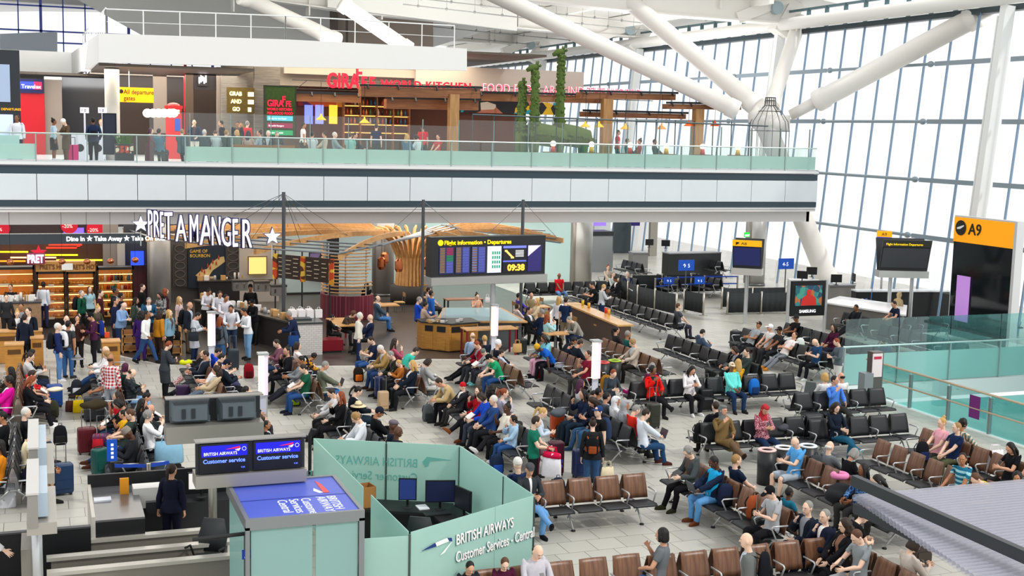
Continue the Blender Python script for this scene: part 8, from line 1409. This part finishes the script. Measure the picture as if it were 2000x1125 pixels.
def place_people(dry=False):
    out = []
    for i, ln in enumerate(x for x in PEOPLE.strip().split('\n')):
        z, hx, hyp, code, fc, sk, g, top, bot, shoe, hair, label = ln.split(';')
        rz = FACE[fc] if fc in FACE else float(fc) - 20.7
        h = HT[g]; fem = 1 if g in 'wW' else 0
        jit = random.Random(i * 7 + 13); pose = make_pose(code, jit=jit); k = h / 1.76
        kk = k if code not in SIT else (max(.75, h / 1.7) if h < 1.6 else 1.)
        up = (1 - kk) * .44 if code in SIT and h < 1.6 else 0
        hd = kk * (pose[4][1] + pose[4][0] @ np.array([0, -.01, .09]))
        base = FZ if z == 'U' else 0.
        p = atz(float(hx), float(hyp), base + hd[2] + up)
        c, s = math.cos(R_(rz)), math.sin(R_(rz))
        x = p.x - (c * hd[0] - s * hd[1]); y = p.y - (s * hd[0] + c * hd[1])
        if z == 'U':
            y = 50.95 if fc.lstrip('-').isdigit() and abs(abs(float(fc)) - 180) < 21 and code in SIT else 55.2 if code not in SIT else 52.6
            if float(hx) < 40: y = 51.6
            if 170 < float(hx) < 190: y = 50.6
            if 100 < float(hx) < 130: y = 52.2
            y += (i * 37 % 5) * .3 * (y > 52)
            x = atv(float(hx), float(hyp), y).x
        out.append(dict(i=i, x=x, y=y, z=base, rz=rz, code=code, fc=fc, sk=int(sk), g=g, h=h, fem=fem, fat=.9 if g in 'MW' else 0, top=top.split(' '), bot=bot.split(' '), shoe=shoe, hair=hair.split(' '), label=label, zone=z))
    return out
setup_people()
HELD = []
def snap(p):
    """sitters rest on the seat line of the row they use"""
    if p['code'] not in SIT or p['z'] > 1 or p['fc'] not in 'LRFB': return
    best = None
    for ax, c, lo, hi, dbl in ROWS:
        if (ax == 'v') != (p['fc'] in 'LR'): continue
        a, l = (p['x'], p['y']) if ax == 'v' else (p['y'], p['x'])
        if not lo - .5 <= l <= hi + .5: continue
        s = -1 if p['fc'] in 'LF' else 1
        d = abs(a - (c + s * .28))
        if d < 1.15 and (best is None or d < best[0]): best = (d, ax, c + s * .28, lo, hi)
    if best:
        _, ax, t, lo, hi = best; k, q = ('x', 'y') if ax == 'v' else ('y', 'x'); p[k] = t; p[q] = min(max(p[q], lo + .28), hi - .28); p['row'] = (ax, round(t, 2))
PL = place_people()
for p in PL: snap(p)
from collections import defaultdict
_g = defaultdict(list)
for p in PL:
    if 'row' in p: _g[p['row']].append(p)
for (ax, t), ps in _g.items():                      # neighbours keep half a metre between them
    k = 'y' if ax == 'v' else 'x'; ps.sort(key=lambda p: p[k])
    for _ in range(6):
        for a, b2 in zip(ps[:-1], ps[1:]):
            e = .52 - (b2[k] - a[k])
            if e > 0: a[k] -= e / 2; b2[k] += e / 2
GROUPS = dict(Q='people queueing and working at the cafe', S='passengers in the waiting seats', C='people around the cafe and far columns', U='people on the upper floor', F='people at the service desks')
POS = {}
for p in PL:
    hat = None; hs, hc = p['hair']; tc_ = p['top'][1]
    if p['top'][0] == 'J' and ':' not in tc_: tc_ = f"o:{tc_},{['e6e6e8', '8a8f96', '22262c', 'b9c4d0', '5a4a44', 'd8d2c8'][p['i'] % 6]}"
    o, hand, head = person((p['x'], p['y'], p['z']), R_(p['rz']), p['code'], p['label'], p['sk'], {'T': 'tee', 'S': 'shirt', 'J': 'jacket', 'H': 'hoodie', 'C': 'coat', 'D': 'dress'}[p['top'][0]], tc_, {'j': 'trousers', 's': 'shorts', 'k': 'skirt'}[p['bot'][0]], p['bot'][1], p['shoe'], hs, hc, p['fem'], p['fat'], p['h'], p['i'], None, 'person', GROUPS[p['zone']])
    M = Matrix.Translation((p['x'], p['y'], p['z'])) @ Matrix.Rotation(R_(p['rz']), 4, 'Z'); POS[p['label']] = (p, M, M @ Vector(hand), M @ Vector(head))
# ---------------------------------------------------------------- luggage, things held and things left on seats
def rbox(w, d, h, r=.05, n=4):
    """rounded upright box"""
    b = MB(); ring = []
    for cx_, cy_, a0 in ((w / 2 - r, d / 2 - r, 0), (-w / 2 + r, d / 2 - r, 90), (-w / 2 + r, -d / 2 + r, 180), (w / 2 - r, -d / 2 + r, 270)):
        for k in range(n): a = R_(a0 + 90 * k / (n - 1)); ring.append((cx_ + r * math.cos(a), cy_ + r * math.sin(a)))
    rs = [[(x * f, y * f, z) for x, y in ring] for z, f in ((0, .9), (r * .5, .98), (r, 1), (h - r, 1), (h - r * .4, .97), (h, .86))]; b.rings(rs); return b
def case(px, py, c, label, w=.42, h=.62, d=.25, rz=0, handle=1, z=0, ribs=0):
    o = thing('suitcase', label, 'suitcase', atz(px, py, z), R_(rz), 'trolley cases'); m = mat(c, .4, 0, 0, .06, 20); s = rbox(w, d, h); s.v = [(x, y, zz + .05) for x, y, zz in s.v]; sh = s.build('shell', m, o, True)
    if ribs: [MB().box(-w / 2 + .05 + k * (w - .1) / 6, -d / 2 - .008, .1, -w / 2 + .065 + k * (w - .1) / 6, -d / 2 + .01, h - .05).build('rib', m, sh) for k in range(7)]
    else: MB().box(-w * .36, -d / 2 - .015, .16, w * .36, -d / 2 + .01, h * .55).build('pocket', m, o)
    [MB().cyl((x - .015, y, .03), (x + .015, y, .03), .03, 8).build('wheel', BLACK, o) for x in (-w * .38, w * .38) for y in (-d * .3, d * .3)]
    hz = h + .05 + (.42 if handle else .03); MB().tube([(-.1, d * .3, h), (-.1, d * .3, hz), (.1, d * .3, hz), (.1, d * .3, h)], .011, 6).build('handle', mat('8d9094', .3, .7) if handle else BLACK, o); return o
def pack(p, c, label, acc='16171a', w=.32, h=.46, d=.2, rz=0, worn=0, group=None):
    o = thing('backpack', label, 'backpack', p, rz, group or 'rucksacks'); m = cloth(c); b = MB(); b.rings([[(x * f, y * g, z) for x, y in [(w / 2 * math.copysign(abs(math.cos(a)) ** .6, math.cos(a)), d / 2 * math.copysign(abs(math.sin(a)) ** .6, math.sin(a))) for a in np.linspace(0, 6.283, 17)[:-1]]] for z, f, g in ((0, .82, .85), (.06, 1, 1), (h * .6, .97, .95), (h * .85, .8, .75), (h * .97, .5, .5), (h, .2, .3))]); b.build('body', m, o, True)
    s = 1 if worn else -1; b = rbox(w * .7, d * .4, h * .42, .04); b.v = [(x, y + s * d * .45, z + h * .08) for x, y, z in b.v]; b.build('pocket', cloth(acc), o, True); MB().tube([(-.04, 0, h - .02), (-.03, 0, h + .05), (.03, 0, h + .05), (.04, 0, h - .02)], .009, 5).build('loop', BLACK, o)
    for x in (-.1, .1): MB().tube([(x, -s * d * .35, h * .9), (x * 1.15, -s * (d * .5 + (.12 if worn else .03)), h * (1.0 if worn else .7)), (x * 1.25, -s * (d * .5 + (.2 if worn else .04)), h * .6), (x, -s * d * .4, h * .1)] if not worn else [(x * .9, -d * .3, h * .82), (x * 1.1, -d * .5 - .1, h * .93), (x * 1.3, -d * .5 - .22, h * .75), (x * 1.45, -d * .5 - .2, h * .4), (x * 1.3, -d * .3, h * .12)], .017, 6, flat=.5).build('strap', cloth(acc), o)
    return o
def tote(p, c, label, w=.36, h=.36, d=.14, rz=0, name='bag', top=None):
    o = thing(name, label, 'bag', p, R_(rz), 'bags'); b = MB(); n = 14; b.rings([[(w / 2 * f * math.cos(a), d / 2 * g * math.sin(a) + .012 * math.sin(5 * a + z * 9), z) for a in np.linspace(0, 6.283, n + 1)[:-1]] for z, f, g in ((0, .95, 1), (.03, 1.03, 1.15), (h * .5, 1, 1.05), (h, .92, .5))]); b.build('body', cloth(c), o, True)
    if top: b = MB(); b.rings([[(w / 2 * f * 1.02 * math.cos(a), d / 2 * g * math.sin(a), z) for a in np.linspace(0, 6.283, n + 1)[:-1]] for z, f, g in ((h * .8, .97, .85), (h + .005, .93, .55))]); b.build('top_band', cloth(top), o, True)
    for y in (-.03, .03): MB().tube([(-w * .25, y, h - .02), (-w * .2, y, h + .12), (w * .2, y, h + .12), (w * .25, y, h - .02)], .009, 5).build('handle', cloth(top or c), o)
    return o
for a in ((122, 966, '1c3a5e', 'navy soft suitcase with raised handle beside the upright screens', .44, .62, .26, 10), (107, 795, '1d4690', 'bright blue suitcase with cream scarf on top near white trainers', .4, .58, .26, 10), (170, 886, '5c1420', 'dark red hard suitcase with raised handle beside outstretched legs', .42, .58, .26, 5, 1, 0, 1), (200, 902, '5a2a54', 'purple hard suitcase in front of the man in patterned cap', .42, .6, .26, 0, 1, 0, 1), (196, 928, '14544e', 'teal suitcase leaning by the man in patterned cap', .36, .56, .24, 30, 0), (358, 781, '3a2048', 'purple soft suitcase before the cream jacket', .4, .38, .24, 0, 0), (184, 822, '24282e', 'black suitcase under a dark olive coat', .5, .6, .3, 0, 0),
          (742, 778, '1c2a58', 'navy suitcase before the dark coat reader', .3, .6, .24, 0, 0), (757, 781, '1e2024', 'black suitcase right of the navy one', .34, .58, .24, 0, 0), (456, 722, '2c343c', 'ridged slate suitcase beside the red rucksack', .34, .62, .24, 0, 1, 0, 1), (1087, 856, 'c04a1c', 'burnt orange suitcase with grey jacket over it', .34, .58, .24, 0, 1), (1134, 932, '1c2c58', 'navy suitcase before the small black rucksack wearer', .4, .6, .24, 0, 1), (1084, 928, '4a1228', 'tall maroon suitcase beside the white carrier bag', .36, .74, .26, 0, 0), (1275, 836, '2c3026', 'dark olive suitcase behind the white shirted typist', .34, .62, .24, 0, 1),
          (1377, 802, '17181b', 'black suitcase with raised silver handle before the aqua shirt', .42, .58, .26, 0, 1), (1388, 738, '1c1e22', 'small black suitcase with tall silver handle behind the white top', .36, .45, .22, 0, 1), (1471, 690, '5a1a26', 'maroon ribbed suitcase among the dozing men', .36, .52, .24, 0, 0, 0, 1), (1457, 684, 'e4e4e6', 'white ribbed suitcase left of the maroon one', .22, .5, .24, 0, 0, 0, 1), (1436, 680, '191b1f', 'black suitcase at the feet of the dozing grey tee', .4, .6, .26, 0, 0), (1484, 703, '1b1d20', 'low black cabin bag lying by the tan boots', .5, .28, .3, 0, 0), (1487, 1072, '1a1c20', 'black suitcase with tall brushed handle before the youth in cap', .4, .58, .26, 0, 1), (748, 802, 'b89a78', 'tan trolley case with white toy tied on, behind the girl with headphones', .3, .5, .22, 0, 1), (1018, 692, '15171c', 'black suitcase with silver handle beside the pink and turquoise top', .36, .5, .24, 0, 1), (1625, 792, '1a1c20', 'black suitcase with handle near the headphones wearer', .36, .5, .24, 0, 1), (1588, 700, '1c1d22', 'black suitcase by the man sprawled in black printed tee', .32, .5, .24, 0, 1), (1795, 1105, '3a3028', 'striped dark trolley case under the tube canopy', .4, .55, .26, 0, 0)): case(*a)
for px, py, z, c, label, acc in ((103, 815, 0, 'n:4a4c34,23261c,18', 'camouflage rucksack on the floor by white trainers', '2a2c20'), (486, 738, 0, '8e1220', 'red rucksack standing on the floor near the phone users', '5a0c14'), (836, 822, 0, '5c6266', 'grey rucksack by the brown boots of the red jumper', '33383c'), (932, 880, 0, '17181b', 'black rucksack at the feet of the cream tee', '222'), (968, 905, 0, '1d2622', 'black and green rucksack by the boy in pale blue', '2f5a30'), (970, 925, 0, '1b2a44', 'navy rucksack lying behind the frosted glass', '1c4aa0'), (150, 772, 0, '2a2c36', 'dark rucksack with white and pink bags on top', 'e0e0ea'), (1472, 770, .44, '1f6fc8', 'bright blue rucksack on the seat beside the aqua shirt', '1a3a6a'), (1089, 976, .44, '1c2436', 'dark navy rucksack on the brown seat by the flat cap', '161c2a'), (1416, 988, .44, '1a2440', 'navy and black rucksack beside the cyan shirt', '101218'), (1472, 1012, .44, 'n:2a5a2c,d8402a,20', 'floral rucksack beside the youth in black cap', '1a1c1a'), (1366, 862, .44, '17191c', 'black rucksack left of the black hooded jacket', '222'), (1592, 928, .44, '3f4448', 'grey rucksack on black seat behind the bald man in sky blue', '26282c'), (1800, 900, .44, '15171c', 'black rucksack beside the pink blouse', '1c2a5a'), (1097, 862, 0, '2b2e33', 'dark rucksack beside the burnt orange suitcase', '1c1e22'), (576, 792, 0, '1c2620', 'black rucksack with lime straps before the dark green tee', 'b8d820'), (700, 745, 0, '241d18', 'dark brown bag on floor beside tan jacket reader', 'd86a20'), (1562, 685, .44, 'e6ebe6', 'white and green rucksack on the seat behind dozing men', '2a7a3a'), (118, 868, .2, '15171c', 'black rucksack hanging beside the upright screens', '222')): pack(atz(px, py, z), c, label, acc)
for px, py, z, c, label, w, h in ((154, 806, 0, 'e6c416', 'bright yellow tote bag on the floor by a black suitcase', .3, .34), (140, 804, 0, '4a2a20', 'brown leather bag beside the yellow tote', .32, .3), (330, 905, .42, '8fc0dc', 'large pale blue denim sack on the black seat', .62, .5), (10, 992, 0, 'dfe2ea', 'white plastic carrier bag at the left edge', .42, .5), (1941, 918, .44, 'v:f0e8ee,c0305a,60', 'big pink and white striped shopping bag by the woman in black', .5, .46), (1054, 738, 0, '9a1a26', 'red paper bag beside the reaching woman', .24, .3), (1350, 943, .44, 'n:e8b838,f4ecd8,30', 'yellow patterned gift bag on the grey woman lap', .2, .26), (1186, 935, .44, 'e4d6b4', 'cream shopping bag behind the empty brown seat', .3, .26), (191, 880, .5, 'p:b01c28,f0e8e0', 'red and white checked bag on a lap', .24, .26), (1010, 688, .3, 'c09a66', 'tan fluffy toy bag by the boy in check shirt', .34, .3)): tote(atz(px, py, z), c, label, w, h)
def by(label): return POS[label]
def onback(label, c, lab, acc='16171a', sc=1.): p, M, _, _ = by(label); k = p['h'] / 1.76; off = Vector((0, .22, 1.0 * k)); sit = p['code'] in SIT; w_ = M @ (off if not sit else Vector((0, .12, .75))); o = pack(w_, c, lab, acc, .32 * sc, .48 * sc, .2 * sc, R_(p['rz']), 1)
for a in (('grey haired woman in green jumper wearing a black rucksack', '1b1d22', 'black rucksack worn over the green jumper'), ('man in black cap and purple shirt with a blue rucksack', '1d2f80', 'blue and yellow rucksack worn over the purple shirt', 'e0b020'), ('young man in grey tee with a white and black rucksack', 'f0f0f2', 'white and black rucksack worn over the grey tee', '16181c'), ('grey haired man in dark jacket and khaki trousers with black rucksack', '17181c', 'black rucksack worn over the dark jacket and khaki trousers'), ('brown haired woman in grey jacket and jeans with black rucksack', '15171c', 'black rucksack worn over the grey jacket', '222', .8), ('standing woman in charcoal jacket with small black rucksack', '15161a', 'small black rucksack with tan straps on the charcoal jacket', '9a4a24', .8), ('standing ginger haired woman with mustard rucksack', '9a6a1c', 'mustard rucksack worn by the ginger haired woman', '7a5214'), ('standing man in navy cap, glasses and black tee', '2a3a5a', 'slate rucksack worn by the man in navy cap'), ('standing bald man in grey jacket with black rucksack', '1c1e24', 'black rucksack worn over the grey jacket near the bottom edge'), ('person walking upstairs with a navy rucksack and bags', '1c2a48', 'navy rucksack worn by the upstairs walker'), ('white haired man in navy jumper and faded jeans', '17181c', 'black rucksack on the shoulder of the white haired man in navy')): onback(*a)
def beside(label, side, z, c, lab, w=.34, h=.3, top=None): p, M, _, _ = by(label); return tote(M @ Vector((side, -.05, z)), c, lab, w, h, .12, p['rz'] + 90, 'bag', top)
beside('man in navy hooded top with a white shoulder bag', .3, .62, 'e9e9ec', 'white shoulder bag with red and blue stripes on navy hood', .36, .28); beside('long haired blonde woman in denim jacket holding a black bag', .3, .62, '1a1a1c', 'black handbag held by the denim jacket'); beside('woman in pale grey coat with a black handbag', -.3, .75, '2a2e36', 'dark handbag on the arm of pale grey coat'); beside('grey haired man in navy blazer paying at the counter', .3, .62, '1c3f74', 'blue shoulder bag of the navy blazer', .36, .36)
p, M, hp, hd_ = by('standing man in green tee holding a big white carrier bag'); o = tote(M @ Vector((-.16, -.42, .52)), 'ecebf2', 'big white carrier bag with pink top lettered Many happy returns', .46, .52, .2, p['rz'] + 70, 'carrier_bag', 'd8184a'); text('Many happy\nreturns', .1, mat('2a3ac0', .5), o, (-.2, -.135, .3), ext=.002, bold=.002)
PH = mesh_of(MB().box(-.036, -.005, -.075, .036, .005, .075), mat('1c1e24', .2)); BKM = mesh_of(MB()._add([(-.15, -.1, .03), (0, -.1, 0), (.15, -.1, .03), (-.15, .1, .03), (0, .1, 0), (.15, .1, .03), (-.15, -.1, .015), (0, -.1, -.02), (.15, -.1, .015), (-.15, .1, .015), (0, .1, -.02), (.15, .1, .015)], [(0, 1, 4, 3), (1, 2, 5, 4), (6, 9, 10, 7), (7, 10, 11, 8), (0, 6, 7, 1), (1, 7, 8, 2), (3, 4, 10, 9), (4, 5, 11, 10), (0, 3, 9, 6), (2, 8, 11, 5)]), mat('eceae6', .6)); TBM = mesh_of(MB().box(-.12, -.085, -.005, .12, .085, .005), mat('20232a', .25))
LBM = mesh_of(MB().box(-.16, -.11, 0, .16, .11, .016), mat('b9bcc2', .35, .5)); LSM = mesh_of(MB().box(-.16, 0, 0, .16, .012, .21), mat('3a3e48', .3))
def short(s, n): return ' '.join(s.split(' ')[:n])
used_l = set()
for lab, (p, M, hp, hd_) in POS.items():
    v = (lambda d_: d_.normalized())(hd_ - hp); code = p['code']; rz = R_(p['rz'])
    if code in ('ph', 'sp', 'hc') or (code == 'bk' and p['i'] % 3 == 0):
        o = tag(link('phone', PH, None, hp + v * .05 + Vector((0, 0, .03))), 'phone held by the ' + short(lab, 12), 'phone', 'phones in hands'); o.rotation_euler = (R_(-40), 0, rz)
    elif code == 'bk':
        t = 'tablet' in lab or p['i'] % 3 == 1; o = tag(link('tablet' if t else 'book', TBM if t else BKM, None, hp + Vector((0, 0, .06))), ('dark tablet' if t else 'open book') + ' held by the ' + short(lab, 11), 'tablet' if t else 'book', 'reading things in hands'); o.rotation_euler = (R_(35), 0, rz)
    elif code == 'lp':
        o = thing('laptop', 'open laptop on the lap of the ' + short(lab, 9), 'laptop', hp + Vector((0, 0, -.05)), rz, 'laptops on laps'); link('base', LBM, o); q = link('lid', LSM, o, (0, -.11, .012)); q.rotation_euler = (R_(20), 0, 0)
# hats, pillows and coats left on things
def soft(name, label, p, r, c, rz=0, cat=None): b = MB(); b.ell((0, 0, r[2]), r, 16, 10); rr2 = random.Random(int(p[0] * 100)); b.v = [(x * (1 + .1 * math.sin(9 * z + 5 * y)), y * (1 + .1 * math.sin(8 * x + 3)), z * (1 + .12 * math.sin(11 * x + 7 * y))) for x, y, z in b.v]; o = b.build(name, cloth(c), None, True, p, R_(rz)); return tag(o, label, cat or name.replace('_', ' '))
def hat(p, c, label): o = thing('sun_hat', label, 'hat', p); MB().lathe([(0, .12), (.06, .11), (.09, .05), (.1, .01), (.2, -.01), (.2, -.02), (.09, 0), (0, 0)], n=20).build('hat', cloth(c), o, True); MB().lathe([(.095, .015), (.104, .015), (.1, .045), (.092, .045)], n=20).build('band', mat('8a7a60'), o)
hat(atz(700, 792, .98), 'ead9b0', 'cream sun hat resting on a black seat back'); hat(atz(152, 700, .72), '8b9096', 'grey brimmed hat on knees near the bald man with long legs')
soft('folded_coat', 'dark olive coat heaped on a black suitcase', atz(184, 800, .66), (.32, .22, .12), '38301f', 0, 'coat'); soft('folded_coat', 'grey jacket heaped over the burnt orange suitcase', atz(1090, 815, .66), (.2, .16, .12), '5a5f66', 0, 'coat'); soft('folded_coat', 'khaki coat on the lap of the navy tee by the aisle', atz(722, 692, .62), (.22, .2, .1), '8a7440', 0, 'coat'); soft('scarf', 'cream scarf over the bright blue suitcase', atz(107, 765, .62), (.22, .16, .06), 'e8dcc4'); soft('folded_coat', 'dark coat heaped beside the pink neck pillow', atz(1640, 985, .44), (.3, .28, .2), '26282b', 0, 'coat'); soft('folded_coat', 'olive coat heaped beside the reader in teal leggings', atz(1622, 848, .46), (.28, .2, .09), '4a4a2a', 0, 'coat'); soft('folded_coat', 'red cloth and black bag on the brown seat by the couple', atz(1905, 900, .46), (.26, .2, .09), 'a81a28', 0, 'coat'); soft('plastic_bag', 'crumpled grey plastic bag on the black seat by the camel coat', atz(1478, 856, .46), (.16, .14, .07), 'a8abb0', 0, 'bag'); soft('folded_coat', 'grey patterned cloth on seat beside the reaching woman', atz(1095, 720, .46), (.2, .16, .07), '8f949c', 0, 'coat'); soft('handbag', 'grey quilted bag on the lap of the red headscarf', atz(1528, 842, .6), (.16, .12, .09), '4a4d54', 0, 'bag')
def npil(p, c, label): o = tag(MB().tube([(.13 * math.cos(R_(a)), .13 * math.sin(R_(a)), .07) for a in range(-240, 61, 20)], .065, 10).build('neck_pillow', cloth(c), None, True, p), label, 'neck pillow')
npil(atz(1640, 935, .84), 'e88ab8', 'pink neck pillow on a heap of dark coat'); npil(atz(1228, 768, .5), 'a8186a', 'magenta neck pillow on the seat left of the scarlet coat'); npil(atz(363, 712, .6), 'd8e020', 'lime yellow pillow on the fair haired boy')
b = MB(); b.plate([(-.2, 0, .45), (.2, 0, .45), (.16, .04, 1.0), (-.14, .04, 1.0)], (0, .05, 0)); b.plate([(-.2, 0, .45), (.2, 0, .45), (.24, -.1, .08), (-.22, -.1, .08)], (0, .05, 0)); tag(b.build('hanging_jacket', cloth('5f6668'), None, False, atz(1578, 815), R_(-60)), 'grey jacket hung over the end of the black seats', 'coat')
def cup(px, py, z, label, c='efece6'): o = thing('paper_cup', label, 'cup', atz(px, py, z), 0, 'paper cups'); MB().lathe([(0, 0), (.032, 0), (.042, .12), (0, .12)], n=12).build('cup', mat(c, .5), o, True); MB().lathe([(0, .12), (.045, .12), (.043, .135), (0, .137)], n=12).build('lid', mat('fafafa' if c != 'efece6' else '6a4a34', .4), o, True)
for a in ((640, 850, 0, 'left of two paper cups standing on the floor'), (646, 852, 0, 'right of two paper cups standing on the floor'), (972, 860, .45, 'paper cup with red lid on the black seat by the cream tee', 'e8e0dc'), (1248, 765, .46, 'white cup on the seat left of the scarlet coat'), (1320, 768, .46, 'clear green cup on the seat beside the scarlet coat', 'a8c8b0'), (1463, 662, .5, 'left paper cup between dozing men'), (1470, 662, .5, 'right paper cup between dozing men')): cup(*a)
g = atz(1692, 632); o = thing('cleaning_trolley', 'yellow cleaning trolley with bottles and mop beside the cleaner', 'trolley', g); MB().box(-.3, -.25, .1, .3, .25, .62).build('bucket', mat('f0b010', .4), o); MB().box(-.2, .3, .15, .8, .8, .75).build('cart', mat('2a2c30', .5), o); MB().cyl((.6, .6, .7), (.7, .65, 1.7), .015, 6).build('mop_handle', mat('3a8ad8', .4), o); [MB().cyl((x, .5, .75), (x, .5, 1.0), .05, 8).build('spray_bottle', mat(c, .4), o) for x, c in ((-.1, '2a7a3a'), (.1, 'e8e8e8'), (.3, '2a6ac8'))]; [MB().cyl((x, y, 0), (x, y, .1), .05, 8).build('wheel', BLACK, o) for x in (-.25, .7) for y in (-.2, .7)]
p, M, hp, hd_ = by('man in grey beret and navy coat with a walking stick'); q = hp; MB_ = MB(); MB_.tube([(q.x + .25, q.y - .1, .0), (q.x + .1, q.y - .05, .82), (q.x + .05, q.y - .03, .86)], .014, 6); tag(MB_.build('walking_stick', mat('c8c4be', .4)), 'pale walking stick held by the man in grey beret', 'walking stick')
for px, py, lab in ((842, 1178 / 2, 'white bag with handles, first on the bar beside the royal blue jumper'), (866, 622, 'white bag on the oak waste cabinet corner'), (952, 592, 'white bag behind the glow post on the glass top')): g = atz(px, py, 1.0); tote(g, 'f0eeee', lab, .2, .24, .1, 0, 'paper_bag')
# ---------------------------------------------------------------- lettering becomes plain mesh
bpy.context.view_layer.update(); _dg = bpy.context.evaluated_depsgraph_get()
for o in [o for o in COL.objects if o.type == 'FONT']:
    me = bpy.data.meshes.new_from_object(o.evaluated_get(_dg)); n = o.name; o.name = 'old'
    q = link(n, me, o.parent, o.location.copy()); q.rotation_euler = o.rotation_euler; q.scale = o.scale
    if o.get('label'): q['label'] = o['label']
    bpy.data.objects.remove(o)
